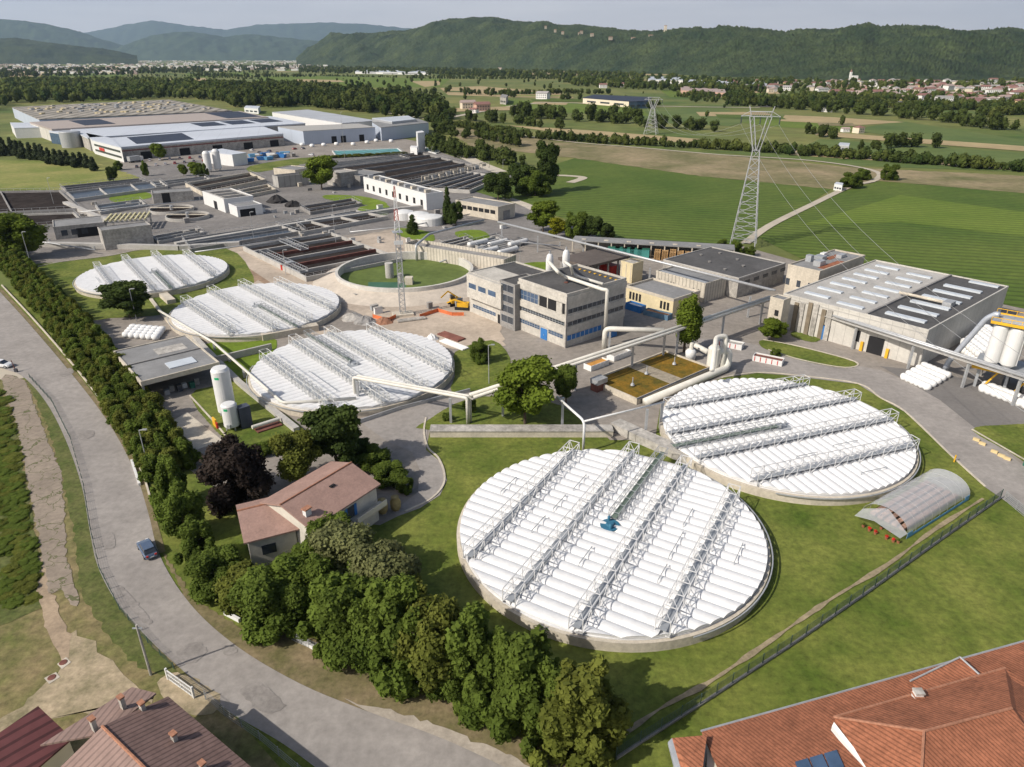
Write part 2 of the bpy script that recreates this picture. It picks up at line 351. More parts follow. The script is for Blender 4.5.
lt = nt_.nodes.new('ShaderNodeMath'); lt.operation = 'LESS_THAN'; lt.inputs[1].default_value = .018; nt_.links.new(vo.outputs['Distance'], lt.inputs[0])
mxx = nt_.nodes.new('ShaderNodeMix'); mxx.data_type = 'RGBA'; bs = nt_.nodes['Principled BSDF']; lk = bs.inputs['Base Color'].links[0]
nt_.links.new(lk.from_socket, mxx.inputs[6]); mxx.inputs[7].default_value = (.12, .12, .06, 1); nt_.links.new(lt.outputs[0], mxx.inputs['Factor']); nt_.links.new(mxx.outputs[2], bs.inputs['Base Color'])
sheet('old_asphalt_lane', [(2, 378), (24, 380), (34, 404), (46, 436), (60, 470), (64, 505), (66, 540), (68, 565), (80, 600), (72, 604), (60, 590), (50, 592), (42, 560), (36, 525), (27, 480), (18, 430)], Z(5), crk, sm=4)
sheet('roadside_grass', [(26, 380), (50, 402), (72, 440), (86, 486), (93, 530), (101, 568), (122, 608), (150, 643), (176, 670), (150, 672), (120, 650), (96, 616), (80, 590), (76, 545), (62, 480), (48, 430), (34, 395)], Z(4), M('rough_green', (.06, .085, .016), .95, col2=(.13, .13, .045), scale=.3, det2=(1.6, .4), detail=8), sm=3)
sheet('rough_grass', [(-60, 392), (2, 396), (16, 440), (30, 500), (38, 560), (44, 606), (10, 622), (-60, 640)], Z(4), MATS['rough_green'], sm=0)
sheet('dirt_track', [(32, 556), (44, 560), (56, 600), (70, 640), (66, 668), (56, 650), (44, 620)], Z(4), M('dry_soil', (.34, .26, .18), .95, .2, .3, det2=(2, .2)), sm=4)
bare = M('bare_patch', (.20, .175, .10), .95, col2=(.44, .35, .24), scale=.35, det2=(1.8, .25), detail=9)
sheet('bare_soil', [(75, 632), (110, 660), (140, 690), (150, 700), (100, 712), (50, 720), (0, 742), (-10, 728), (30, 700), (60, 665)], Z(3), bare, sm=4)
sheet('gate_apron', [(158, 683), (178, 672), (212, 690), (222, 704), (205, 716), (172, 706)], Z(5), bare, sm=3)
for q in ([(57, 664), (66, 657), (71, 662), (62, 669)], [(44, 678), (56, 672), (60, 677), (49, 684)]):
    sheet('manhole_slab', q, Z(6), concb)
for x, y in ((63.5, 663), (52, 678)):
    g = G(x, y); MB().lathe([(.42, 0), (.42, .03), (.36, .05)], n=14).mk('manhole_cover', rust, loc=(g.x, g.y, Z(7)), kind='structure')
# internal paving and green beds
sheet('asphalt_patch', [(428, 420), (500, 398), (470, 392), (380, 412), (360, 422), (385, 440), (412, 452), (420, 470), (418, 492), (392, 512), (398, 516), (420, 508), (440, 495), (447, 480), (441, 462), (426, 450)], Z(4), roadm)
sheet('service_road', [(700, 372), (760, 372), (858, 384), (905, 412), (985, 487), (1040, 525), (1070, 500), (990, 440), (930, 390), (880, 370), (780, 350), (735, 340), (690, 338)], Z(4), roadm)
sheet('dark_loading_yard', [(880, 366), (935, 372), (1060, 400), (1060, 436), (975, 428), (940, 400)], Z(5), asph)
sheet('concrete_apron', [(166, 425), (187, 412), (222, 440), (196, 450)], Z(4), concb)
sheet('sandy_yard', [(225, 250), (250, 244), (290, 268), (330, 292), (300, 296), (262, 280)], Z(5), sandm)
sheet('sandy_yard', [(330, 292), (380, 300), (440, 310), (500, 325), (505, 345), (470, 350), (420, 345), (370, 322)], Z(4), sandm)
sheet('sandy_yard', [(296, 282), (340, 268), (395, 256), (430, 248), (520, 285), (500, 330), (430, 335), (370, 320)], Z(5), sandm)
strip('earth_bank', [(206, 256), (228, 262), (250, 276), (285, 300)], Z(6), 5, brownm)
sheet('rubble_yard', [(345, 238), (400, 228), (440, 245), (430, 258), (380, 262)], Z(6), sandm)
GB = [([(33, 268), (62, 262), (110, 256), (150, 249), (225, 248), (250, 270), (248, 292), (180, 312), (110, 318), (80, 315)], lawn),
      ([(208, 349), (270, 338), (276, 350), (268, 372), (240, 384), (220, 368)], lawnb), ([(205, 344), (265, 335), (268, 339), (212, 349)], lawnb),
      ([(190, 396), (222, 384), (250, 372), (262, 398), (300, 425), (300, 445), (262, 452), (232, 446)], lawn),
      ([(455, 352), (492, 340), (510, 358), (505, 378), (486, 388), (452, 392), (455, 375)], lawn),
      ([(763, 340), (800, 347), (855, 362), (845, 368), (800, 360), (768, 350), (760, 345)], lawn), ([(795, 331), (820, 338), (812, 342), (792, 336)], lawn),
      ([(972, 430), (1000, 425), (1050, 428), (1050, 475), (1010, 452)], lawn), ([(470, 398), (520, 398), (560, 405), (585, 424), (590, 430), (430, 430), (428, 420)], lawn),
      ([(325, 195), (360, 196), (385, 202), (380, 206), (330, 200)], lawnb), ([(360, 207), (386, 204), (388, 214), (362, 214)], lawnb),
      ([(398, 228), (430, 232), (432, 242), (400, 236)], lawnb), ([(455, 232), (480, 230), (490, 238), (465, 240)], lawnb),
      ([(250, 166), (300, 158), (330, 158), (260, 172)], lawn), ([(508, 266), (545, 262), (548, 274), (515, 274)], lawnb), ([(112, 196), (145, 192), (150, 198), (115, 202)], lawnb)]
for q, mt in GB: sheet('grass_bed', q, Z(7), mt, sm=3)
sheet('gravel_strip', [(258, 280), (290, 300), (350, 345), (340, 350), (270, 310), (246, 290)], Z(6), sandm)
# the footpath under the mesh fence
strip('footpath', [(600, 752), (659, 710), (707, 684), (752, 654), (801, 620), (835, 597), (889, 564), (933, 531), (983, 499)], Z(6), lambda t: .5 + .2*math.sin(t*37)+.12*math.sin(t*91), M('worn_dirt', (.27, .22, .14), .95, .25, .4, det2=(2, .25)), sm=6)
# kerbs
for q in ([(426, 418), (424, 432), (428, 448), (438, 458), (444, 472), (443, 486), (430, 500), (405, 512)], [(763, 340), (800, 347), (855, 362), (845, 368), (800, 360), (768, 350)],
          [(190, 396), (212, 420), (234, 446)], [(972, 430), (1010, 452), (1050, 475)], [(722, 378), (757, 373), (800, 376), (858, 384), (880, 398), (905, 412), (950, 455), (985, 487)], [(33, 268), (62, 262), (110, 256), (150, 249), (225, 248)]):
    strip('kerb', q, .03, .3, concb, h=.12)
# far fields (large flat sheets, ordered by layer)
FZ = lambda k: .05 * k
def fld(name, q, k, mt, sm=0): sheet(name, q, FZ(k), mt, sm)
fld('meadow', [(-200, 160), (0, 160), (95, 162), (140, 178), (110, 184), (75, 190), (0, 190), (-200, 200)], 1, meadow)
fld('vineyard', [(575, 158), (700, 176), (832, 189), (795, 212), (757, 233), (728, 247), (640, 243), (600, 238), (570, 220), (520, 205), (470, 190)], 1, vine)
fld('vineyard', [(756, 236), (795, 215), (840, 192), (880, 181), (1024, 193), (1200, 205), (1200, 360), (1040, 312), (900, 282), (800, 258)], 1, vine)
fld('vineyard', [(800, 225), (900, 195), (1024, 212), (1200, 235), (1200, 262), (1024, 236), (900, 222)], 2, vine2)
fld('embankment', [(440, 125), (560, 142), (700, 153), (860, 168), (1030, 176), (1300, 188), (1300, 206), (1024, 193), (880, 181), (832, 189), (700, 176), (575, 158), (470, 146)], 2, embank)
fld('crop_field', [(700, 150), (800, 152), (1024, 166), (1024, 172), (860, 166)], 1, crop)
fld('stubble_field', [(505, 125), (600, 131), (700, 139), (690, 143), (560, 133)], 2, tan)
fld('stubble_field', [(790, 150), (900, 157), (1024, 166), (1024, 171), (900, 162), (790, 155)], 2, tan)
fld('crop_field', [(820, 139), (1024, 153), (1200, 163), (1200, 172), (1024, 164), (900, 156), (800, 148)], 2, crop)
fld('crop_field', [(850, 130), (900, 121), (1024, 140), (1200, 158), (1200, 166), (1024, 147), (930, 141)], 3, crop)
fld('stubble_field', [(785, 115), (830, 117), (905, 122), (860, 125), (780, 121)], 3, tan)
fld('stubble_field', [(820, 131), (880, 136), (1024, 146), (1200, 160), (1200, 163), (1024, 151), (850, 138), (815, 135)], 4, tan)
fld('crop_field', [(770, 117), (860, 127), (850, 131), (780, 127), (690, 117)], 2, vine2)
fld('crop_field', [(640, 108), (720, 108), (760, 118), (730, 126), (640, 122)], 2, crop)
fld('stubble_field', [(696, 112), (765, 112), (775, 116), (700, 116)], 3, tan)
fld('crop_field', [(505, 99), (585, 104), (640, 108), (650, 116), (560, 112), (500, 107)], 2, vine2)
fld('stubble_field', [(440, 88), (480, 86), (560, 93), (575, 98), (505, 97), (448, 95)], 2, tan)
fld('stubble_field', [(535, 101), (568, 103), (566, 105), (530, 104)], 3, tan)
fld('crop_field', [(255, 76), (330, 76), (450, 79), (440, 87), (340, 88), (260, 84)], 2, vine2)
fld('stubble_field', [(295, 79), (340, 80), (345, 82), (300, 82)], 3, tan); fld('stubble_field', [(410, 81), (440, 81), (440, 85), (425, 87)], 3, tan)
fld('stubble_field', [(168, 79), (205, 78), (210, 82), (175, 82)], 3, tan); fld('crop_field', [(185, 74), (250, 72), (255, 76), (190, 78)], 2, vine2)
fld('crop_field', [(0, 72), (60, 71), (130, 74), (120, 77), (0, 76)], 2, vine2); fld('stubble_field', [(8, 73), (40, 73), (45, 76), (10, 77)], 3, tan)
fld('crop_field', [(75, 95), (130, 94), (132, 100), (82, 100)], 2, vine2)
fld('stubble_field', [(520, 73), (580, 71), (600, 75), (530, 76)], 3, tan); fld('crop_field', [(660, 90), (760, 92), (770, 97), (670, 97)], 3, vine2)
fld('stubble_field', [(862, 102), (905, 105), (900, 108), (868, 106)], 3, tan); fld('stubble_field', [(950, 105), (1024, 108), (1024, 111), (960, 109)], 3, crop)
fld('stubble_field', [(768, 89), (782, 90), (780, 94), (768, 94)], 3, tan)
strip('gravel_track', [(372, 111), (420, 118), (480, 129), (560, 141), (640, 148), (720, 155), (800, 160), (850, 166), (878, 173), (874, 181), (850, 187), (810, 206), (770, 226), (745, 244)], FZ(5), 3.3, trackm)
strip('gravel_track', [(548, 176), (565, 176), (583, 178), (570, 183)], FZ(4), 5, trackm)
strip('farm_road', [(430, 142), (455, 152), (478, 163), (500, 172)], FZ(1), 9, concb)
strip('farm_road', [(506, 198), (530, 207), (555, 222)], FZ(1), 5, concb)
strip('highway', [(760, 107), (860, 101), (930, 103), (1024, 104), (1200, 106)], FZ(5), 22, asph)
strip('country_road', [(448, 118), (540, 103), (640, 106), (760, 108)], FZ(6), 9, trackm)
rp = random.Random(31)
for k in range(46):
    y = 67+56*rp.random()**1.4; x = rp.uniform(-20, 1040)
    if x < 440 and y > 76: y = rp.uniform(68, 76)
    if x > 760 and y < 104: continue
    if y > 112 and x < 700: continue
    w_ = rp.uniform(20, 70); h_ = (y-57)*rp.uniform(.035, .10); s_ = rp.uniform(-.04, .05)*w_
    fld('field_parcel', [(x, y), (x+w_, y+s_), (x+w_*1.1, y+s_+h_), (x+w_*.05, y+h_)], 7, rp.choice((tan, crop, vine2, crop, embank, vine, meadow)))
# ---------------- hills and mountains ----------------
def nfield(x, y, sc, seed, octs=4):
    r = np.random.default_rng(seed); out = np.zeros_like(x)
    for o in range(octs):
        for k in range(3):
            a = r.uniform(0, 2*PI); f_ = 2*PI/(sc/2**o)*r.uniform(.7, 1.4); p = r.uniform(0, 2*PI)
            a2 = a + r.uniform(1, 2)
            out += (.55**o)/3*np.sin((x*math.cos(a)+y*math.sin(a))*f_+p+1.3*np.sin((x*math.cos(a2)+y*math.sin(a2))*f_*.6+p))
    return out
def grid_mesh(name, X, Y, Zz, mat, sm=True, kind='structure'):
    h, w_ = X.shape; co = np.stack([X, Y, Zz], -1).reshape(-1, 3).astype(np.float32)
    idx = np.arange(h*w_).reshape(h, w_); f = np.stack([idx[:-1, :-1], idx[:-1, 1:], idx[1:, 1:], idx[1:, :-1]], -1).reshape(-1, 4)
    me = bpy.data.meshes.new(name); me.vertices.add(len(co)); me.vertices.foreach_set('co', co.ravel())
    me.loops.add(f.size); me.loops.foreach_set('vertex_index', f.ravel().astype(np.int32))
    me.polygons.add(len(f)); me.polygons.foreach_set('loop_start', np.arange(0, f.size, 4, dtype=np.int32)); me.polygons.foreach_set('loop_total', np.full(len(f), 4, dtype=np.int32))
    me.polygons.foreach_set('use_smooth', np.full(len(f), sm)); me.materials.append(mat); me.update(); me.validate()
    o = bpy.data.objects.new(name, me); C.objects.link(o)
    if kind: o['kind'] = kind
    return o
def hill(name, crest, base, depth, mat, nu, nv, rough, seed, tree=0, back=1.0):
    cx = np.array([p[0] for p in crest], float); cy = np.array([p[1] for p in crest], float)
    xs = np.linspace(cx[0], cx[-1], nu); ys = np.interp(xs, cx, cy)
    bd = np.interp(xs, [p[0] for p in base], [p[1] for p in base])
    X = np.zeros((nv, nu)); Y = X.copy(); Zz = X.copy()
    for i in range(nu):
        dc = bd[i] + depth(xs[i]); c_ = FAR(xs[i], dc, ys[i]); b_ = FAR(xs[i], bd[i], 60)
        bx = (xs[i]-512)/F*bd[i]*1.0
        bx = c_.x * bd[i] / dc
        for j in range(nv):
            t = j / (nv - 1) * (1 + back*.6)
            prof = math.sin(min(t, 1)*PI/2)**1.15 if t <= 1 else math.cos((t-1)/.6*PI/2*.98)
            X[j, i] = bx + (c_.x - bx)*t; Y[j, i] = bd[i] + (dc - bd[i])*t; Zz[j, i] = c_.z*prof
    amp = rough*np.clip(Zz/ max(60, Zz.max()*.3), 0, 1)
    edge = np.clip(1 - np.abs(np.linspace(0, 1 + back*.6, nv) - 1)*3, 0, 1)[:, None]
    N_ = nfield(X, Y, 620, seed, 4)
    Zz += amp*N_*(1 - .75*edge) 
    if tree: Zz += tree*np.abs(nfield(X, Y, 26, seed+1, 2))*np.clip(Zz/15, 0, 1)
    Zz -= 3*(np.linspace(0, 1, nv)[:, None] < .001)
    return grid_mesh(name, X, Y, Zz, mat)
far_crest = [(-200, 30), (60, 34), (92, 32), (125, 25), (152, 20.5), (190, 26), (225, 30), (256, 25), (281, 24), (326, 22.5), (368, 24.5), (411, 29), (450, 34), (520, 40), (700, 50)]
hill('mountain_range', far_crest, [(-200, 25000), (700, 25000)], lambda x: 4000, hillm2, 260, 26, 60, 11)
hill('mountain', [(-320, 36), (-150, 28), (-60, 18), (0, 19), (25, 21), (50, 25), (75, 30.5), (100, 39), (125, 46), (140, 54), (160, 58)], [(-320, 14500), (160, 15500)], lambda x: 1900, hillm2, 200, 30, 40, 12)
hill('mountain', [(90, 56), (125, 45), (150, 36), (175, 32), (200, 32.5), (212, 35), (225, 37), (250, 34), (281, 37.5), (316, 41), (350, 46), (420, 56)], [(90, 15000), (420, 15000)], lambda x: 1600, hillm2, 200, 30, 40, 13)
hill('low_hill', [(-300, 38), (-60, 36), (0, 39), (15, 38), (50, 43), (75, 46), (100, 49), (120, 52), (137, 56.5)], [(-300, 6200), (137, 7200)], lambda x: 900, hillm, 260, 40, 14, 14, tree=7)
crest = [(296, 59), (301, 55), (308, 50), (316, 45), (324, 39), (331, 34), (350, 34.5), (366, 36), (388, 34), (406, 32), (420, 28), (431, 25), (450, 21), (468, 19), (493, 18), (512, 21), (530, 23), (544, 24), (562, 27), (579, 25.5),
         (600, 29), (622, 32), (645, 33.5), (662, 32.5), (687, 30), (715, 30), (742, 28), (768, 30), (783, 34), (806, 33), (830, 32), (850, 29.5), (868, 28), (880, 31), (888, 29.5), (918, 31), (950, 31), (983, 32), (1010, 31), (1024, 33.5), (1100, 30), (1350, 36)]
hill('wooded_ridge', crest, [(296, 6200), (356, 5200), (431, 4600), (506, 4200), (612, 3300), (737, 2500), (835, 2200), (900, 2150), (1024, 2200), (1350, 2200)], lambda x: 1050 if x > 500 else 1050 + (500-x)*2, hillm, 1100, 210, 26, 15, tree=10)
# ---------------- covered clarifier tanks ----------------
TR = 20.6
def rows_mesh(rows, z0, offs, R_, pitch=1.88):
    m = MB()
    for s in rows:
        ed = sorted(set([-99, 99] + list(offs)))
        for i in range(len(ed) - 1):
            hc = math.sqrt(max(0, R_*R_ - (max(0, abs(s) - pitch/2))**2)); hch = lambda q: math.sqrt(max(.01, R_*R_ - q*q))
            a = max(-hc, ed[i] + .28); b = min(hc, ed[i+1] - .28)
            if b - a < .6: continue
            n = 8; vs = []
            for k, yy in enumerate((a, b)):
                for j in range(n + 1):
                    t = PI*j/n; sx = s - math.cos(t)*pitch*.5; vs.append((sx, max(-hch(sx), min(hch(sx), yy)), z0 + math.sin(t)*pitch*.25))
            fs = [(j, j+n+1, j+n+2, j+1) for j in range(n)] + [tuple(range(n+1)), tuple(range(n+1, 2*n+2))[::-1]]
            m.add(vs, fs)
    return m
def truss_mesh(L, w_, z0, h, step, t, inner=True, taper=1.6, xoff=0):
    m = MB(); n = max(2, int(L/step)); xs = [-L/2 + L*i/n + xoff for i in range(n+1)]
    for sy in (-w_/2, w_/2):
        m.bar((xs[0], sy, z0), (xs[-1], sy, z0), t); m.bar((xs[0]+taper*.0, sy, z0+h), (xs[-1], sy, z0+h), t)
        m.bar((xs[0], sy, z0+h*.5), (xs[-1], sy, z0+h*.5), t*.45)
        for i, x in enumerate(xs):
            m.bar((x, sy, z0), (x, sy, z0+h), t*.85)
            if i < n: m.bar((x, sy, z0 + (h if i % 2 else 0)), (xs[i+1], sy, z0 + (0 if i % 2 else h)), t*.7)
    for i, x in enumerate(xs):
        m.bar((x, -w_/2, z0+h), (x, w_/2, z0+h), t*.8); m.bar((x, -w_/2, z0), (x, w_/2, z0), t*.8)
        if i < n and inner: m.bar((x, -w_/2, z0+h), (xs[i+1], w_/2, z0+h), t*.55)
    return m
def hang_mesh(m_, L, w_, z0, h, pitch, t):       # rods and hoops holding the cover rows
    m = m_; n = int(L/pitch)
    for i in range(n+1):
        x = -L/2 + pitch*i
        for sy in (-w_/2-.12, w_/2+.12):
            m.bar((x, sy, z0-.1), (x+pitch*.25, sy, z0+h*.45), t); m.bar((x+pitch*.5, sy, z0-.1), (x+pitch*.25, sy, z0+h*.45), t)
    return m
def clarifier(cx, cy, az, rotb, label, tint, white_truss, pipes, rimh=1.35, step=1.88, base=0, pitch=1.55):
    t = T('covered_tank', label, 'tank', (cx, cy, base), rad(az), 'round clarifier tanks under white ribbed covers')
    m = MB(); n = 96; R0, R1 = TR, TR+.35
    prof = [(R0-.4, 0), (R1, 0), (R1, rimh), (R0-.1, rimh), (R0-.1, rimh-.35), (R0-.4, rimh-.35)]
    vs = []; k = len(prof)
    for r, z in prof:
        for j in range(n): vs.append((r*math.cos(2*PI*j/n), r*math.sin(2*PI*j/n), z))
    m.add(vs, [(i*n+j, i*n+(j+1)%n, ((i+1)%k)*n+(j+1)%n, ((i+1)%k)*n+j) for i in range(k) for j in range(n)])
    m.mk('rim_wall', concb, t)
    MB().lathe([(R0-.15, rimh-.2), (R0-.15, rimh+.12), (R0-.9, rimh+.22), (.1, rimh+.22)], n=96).mk('cover_deck', white, t)
    # rim ladder rail along the outside
    m = MB()
    for zz in (rimh+.02,):
        for j in range(n): 
            if 60 < j < 92: m.bar((R1*1.012*math.cos(2*PI*j/n), R1*1.012*math.sin(2*PI*j/n), zz), (R1*1.012*math.cos(2*PI*(j+1)/n), R1*1.012*math.sin(2*PI*(j+1)/n), zz), .16)
    m.mk('rim_pipe', galv, t)
    zc = rimh + .22; offs = [-12.8, -4.3, 4.3, 12.8]
    k = 0
    nr = int((TR-.3)/pitch)
    for i in range(-nr, nr+1):
        s = i*pitch
        mm = rows_mesh([s], zc, offs + ([0] if (s*rotb > 0) else []), R0-.12, pitch)
        if mm.v: mm.mk('cover_row', white, t)
    tm = M('truss_grey', (.60, .60, .60), .5, .1, 2) if not white_truss else M('white_truss_paint', (.66, .66, .64), .5, .08, 2)
    for o_ in offs:
        L = 2*math.sqrt((R0+.1)**2 - (abs(o_)+.8)**2)
        mm = truss_mesh(L, 1.7, zc+.05, 2.1, step*(1 if white_truss else 1.25), .085 if white_truss else .105, inner=not white_truss)
        if white_truss: hang_mesh(mm, L, 1.9, zc+.2, 2.2, pitch, .10)
        q = mm.mk('truss', tm, t); q.location = (0, o_, 0)
        d = MB().box(-L/2, -.42, zc+.66, L/2, .42, zc+.72).mk('walkway', steel, q)
    # drive bridge from centre to rim
    L = R0
    q = truss_mesh(L, 1.5, zc+.7, 1.05, 2.0, .08, inner=False).mk('access_bridge', galv, t); q.location = (rotb*(L/2+1.2), 0, 0)
    MB().box(-L/2, -.4, zc+.72, L/2, .4, zc+.80).mk('deck', M('green_grey_deck', (.13, .17, .14), .7, .15), q)
    d = MB().lathe([(1.2, zc), (1.2, zc+.25), (1.35, zc+.25), (1.35, zc+.4), (.6, zc+.42), (.5, zc+.7)], n=24).mk('drive_unit', drivem if pitch > 1.6 else steel, t)
    [MB().lathe([(.2, zc+.4), (.22, zc+1.0), (.12, zc+1.15)], q0, q1, 10).mk('motor', drivem if pitch > 1.6 else steel, d) for q0, q1 in ((.8, .5), (-.8, -.4))]
    MB().box(-1.9, -1.9, zc-.05, 1.9, 1.9, zc+.03).mk('centre_plate', steel, t)
    for (x0, x1, y) in pipes:
        m = MB(); m.bar((x0, y, zc+.75), (x1, y, zc+.75), .09)
        for x in (x0, x1): m.bar((x, y, zc+.3), (x, y, zc+.75), .07)
        m.mk('vent_rail', steel, t)
    return t
p1 = [(-3, 3, -9.3), (4.5, 9, -8.8), (-8, -4.5, -9.6), (0, 4.5, -16.8), (-7, -3, 8.4), (-1, 3, 8.2), (5, 9.5, 7.9), (-1, 3.6, 16.8), (-10, -6, 0)]
clarifier(13.4, 79.4, 60, 1, 'round tank with white ribbed cover nearest the roadside trees, four grey steel trusses', 0, False, p1, pitch=1.75)
clarifier(46.9, 107.6, 19.5, -1, 'round tank with white ribbed cover beside the plastic greenhouse', 0, False, [(-4, 2, 8.6), (5, 10, 8.3), (3, 8, -8.6), (-5, -1, -9.5), (1, 6, -16.8)])
clarifier(-33.0, 135.0, -50, -1, 'round tank with white cover and thin white hoop trusses beside the entrance drive', 1, True, [(-2, 10, -9), (0, 9, 8.4), (2, 10, 16.5)])
clarifier(-65.5, 173.0, -48, 1, 'round tank with white cover and yellowed truss feet behind the flat roofed canopy', 1, True, [(2, 10, -9), (0, 9, 8.4)])
clarifier(-106.6, 204.5, -53.5, 1, 'round white covered tank farthest back, standing in grass by the grey concrete block', 1, False, [(-3, 3, -15)])
# open green tank
t = T('open_round_tank', 'open round concrete tank holding green water', 'tank', (-31.8, 204.5, 0), 0)
m = MB(); n = 72; R0, R1, hh = 19.5, 20.3, 3.0
prof = [(R1, 0), (R1, hh), (R0, hh), (R0, -.3)]; vs = []
for r, z in prof:
    for j in range(n): vs.append((r*math.cos(2*PI*j/n), r*math.sin(2*PI*j/n), z))
m.add(vs, [(i*n+j, i*n+(j+1)%n, (i+1)*n+(j+1)%n, (i+1)*n+j) for i in range(3) for j in range(n)]); m.mk('tank_wall', M('pale_tank_wall', (.52, .50, .46), .9, .12, .3, det2=(1.5, .12)), t, smooth=False)
MB().add([(R0*1.003*math.cos(2*PI*j/64), R0*1.003*math.sin(2*PI*j/64), .55) for j in range(64)], [tuple(range(64))]).mk('green_water', algae, t)
MB().add([(-8, -18, .565), (1.5, -19, .565), (1.5, -6, .565), (-10, -6, .565)], [(0, 1, 2, 3)]).mk('teal_shallow', teawater, t)
MB().lathe([(1.25, .4), (1.25, 4.9), (1.15, 5.0)], -4.5, -1, 20).mk('centre_column', conc, t)
MB().lathe([(.5, .4), (.5, 3.0), (.8, 3.1), (.8, 3.5)], -.5, -7, 12).mk('standpipe', conc, t)
MB().box(1.0, -8.8, .4, 3.2, -6.6, 2.6).mk('sump_box', concb, t)
# apron around it
m = MB(); m.lathe([(R1+7, 0), (R1+4.2, .7), (R1+.02, 1.9)], n=64, cap=False); o = m.mk('tank_apron', M('pale_apron', (.50, .44, .37), .95, .12, .15, det2=(.8, .12)), kind='structure', loc=(-31.8, 204.5, 0))
# ---------------- building kit ----------------
def frame_of(near, left, right, z, az=None):
    N_ = G(*near, z); Lf = G(*left, z); Rt = G(*right, z)
    if az is None: az = math.atan2(Rt.y - N_.y, Rt.x - N_.x)
    u = Vector((math.cos(az), math.sin(az), 0)); v = Vector((-math.sin(az), math.cos(az), 0))
    return N_, az, (Rt - N_).dot(u), (Lf - N_).dot(v)
def block(name, label, cat, near, left, right, zr, wall, roof, az=AZ, parapet=.35, a=None, b=None, group=None, fascia=None, base=0):
    N_, az, b_, a_ = frame_of(near, left, right, zr, az)
    a = a or a_; b = b or b_
    t = T(name, label, cat, (N_.x, N_.y, 0), az, group)
    tk = .25; m = MB()
    m.box(0, 0, base, b, a, zr - parapet - .1)
    m.mk('wall', wall, t)
    m = MB(); z0, z1 = zr - parapet - .1, zr
    m.box(-.05, -.05, z0, b+.05, tk, z1); m.box(-.05, a-tk, z0, b+.05, a+.05, z1); m.box(-.05, tk, z0, tk, a-tk, z1); m.box(b-tk, tk, z0, b+.05, a-tk, z1)
    m.mk('parapet', fascia or wall, t)
    MB().box(tk+.01, tk+.01, zr-parapet-.15, b-tk-.01, a-tk-.01, zr-parapet+.02).mk('roof', roof, t)
    t['a'] = a; t['b'] = b
    return t, a, b
def win(t, side, s0, s1, z0, z1, mat=glass, fr=paintw, name='window', bars=1, off=0.0):
    d = .05 + off
    def bx(m, p, q, r, s_, e0, e1):
        if side == 'L': m.box(-e1, p, r, -e0, q, s_)
        else: m.box(p, -e1, r, q, -e0, s_)
    m = MB(); bx(m, s0, s1, z0, z1, -.02, d); w_ = m.mk(name, mat, t)
    if fr:
        m = MB(); e = .07
        bx(m, s0-e, s1+e, z0-e, z0, -.02, d+.04); bx(m, s0-e, s1+e, z1, z1+e, -.02, d+.04); bx(m, s0-e, s0, z0, z1, -.02, d+.04); bx(m, s1, s1+e, z0, z1, -.02, d+.04)
        for k in range(1, bars): 
            x = s0+(s1-s0)*k/bars; bx(m, x-.04, x+.04, z0, z1, .0, d+.035)
        m.mk('frame', fr, w_)
    return w_
def quadb(name, label, cat, corners, zr, wall, roof, group=None, par=.3, base=0, loc=None):
    P_ = [G(x, y, zr) for x, y in corners]; c_ = sum(P_, Vector())/len(P_)
    t = T(name, label, cat, (c_.x, c_.y, 0), 0, group); pl = [(p.x-c_.x, p.y-c_.y) for p in P_]
    MB().prism(pl, base, zr-par).mk('wall', wall, t)
    MB().prism([(x*1.004, y*1.004) for x, y in pl], zr-par, zr).mk('roof', roof, t)
    return t, pl
# ---- three storey offices
zr = HT(566.7, 348, 294)
t, a, b = block('office_building', 'large three storey concrete office block with ribbon windows and blue door', 'building', (567, 294), (517, 278.5), (626, 277.5), zr, offw, roofd, parapet=.5)
def band(t, side, s0, s1, z0, z1, mt, n, fr=steel):
    w_ = win(t, side, s0, s1, z0, z1, mt, None, name='window_band'); m = MB()
    for k in range(n+1):
        q = s0+(s1-s0)*k/n
        if side == 'L': m.box(-.09, q-.05, z0, -.055, q+.05, z1)
        else: m.box(q-.05, -.09, z0, q+.05, -.055, z1)
    if side == 'L': m.box(-.09, s0, (z0+z1)/2-.03, -.056, s1, (z0+z1)/2+.03)
    m.mk('frame', fr, w_); return w_
band(t, 'L', 8.6, a-.6, 2.0, 2.9, blueglass, 8); band(t, 'L', .8, 5.6, 2.0, 2.9, blueglass, 5); band(t, 'L', .5, a-.5, 5.2, 6.0, glass, 16)
band(t, 'L', 9.3, a-.6, 8.0, 10.2, blueglass, 5); win(t, 'L', 3.2, 8.9, 7.9, 10.4, dark, None, name='open_bay'); win(t, 'L', .5, 1.2, 7.9, 10.4, dark, None, name='open_bay')
MB().box(-.16, 1.3, 7.7, .02, 3.1, 10.3).mk('bay_panel', offw, t); MB().box(-.14, 5.9, 7.9, -.06, 6.2, 10.4).mk('mullion', offw, t)
band(t, 'R', .4, b-.5, 5.1, 6.0, glass, 12); band(t, 'R', .4, b-.5, 8.0, 9.0, glass, 12); band(t, 'R', .4, b*.6, 1.6, 2.8, MATS['blue_paint'], 8, paintw)
d = MB().box(-.12, 6.0, 0, .05, 8.2, 2.7).mk('door', bluep, t, label='blue double entrance door'); MB().box(-.16, 7.05, 1, -.12, 7.15, 1.3).mk('handle', galv, d)
for z0, z1 in ((3.2, 5.0), (6.2, 7.7), (10.5, 12.0)): MB().box(-.30, -.24, z0, b+.1, a+.1, z1).mk('spandrel', offw, t)
MB().box(-.25, -.25, 0, .1, .1, zr-.6).mk('corner_column', concw, t)
MB().lathe([(.5, 0), (.5, .15)], 0, 0, 10).mk('roof_hatch', rust, t).location = (b*.35, a*.45, zr-.42)
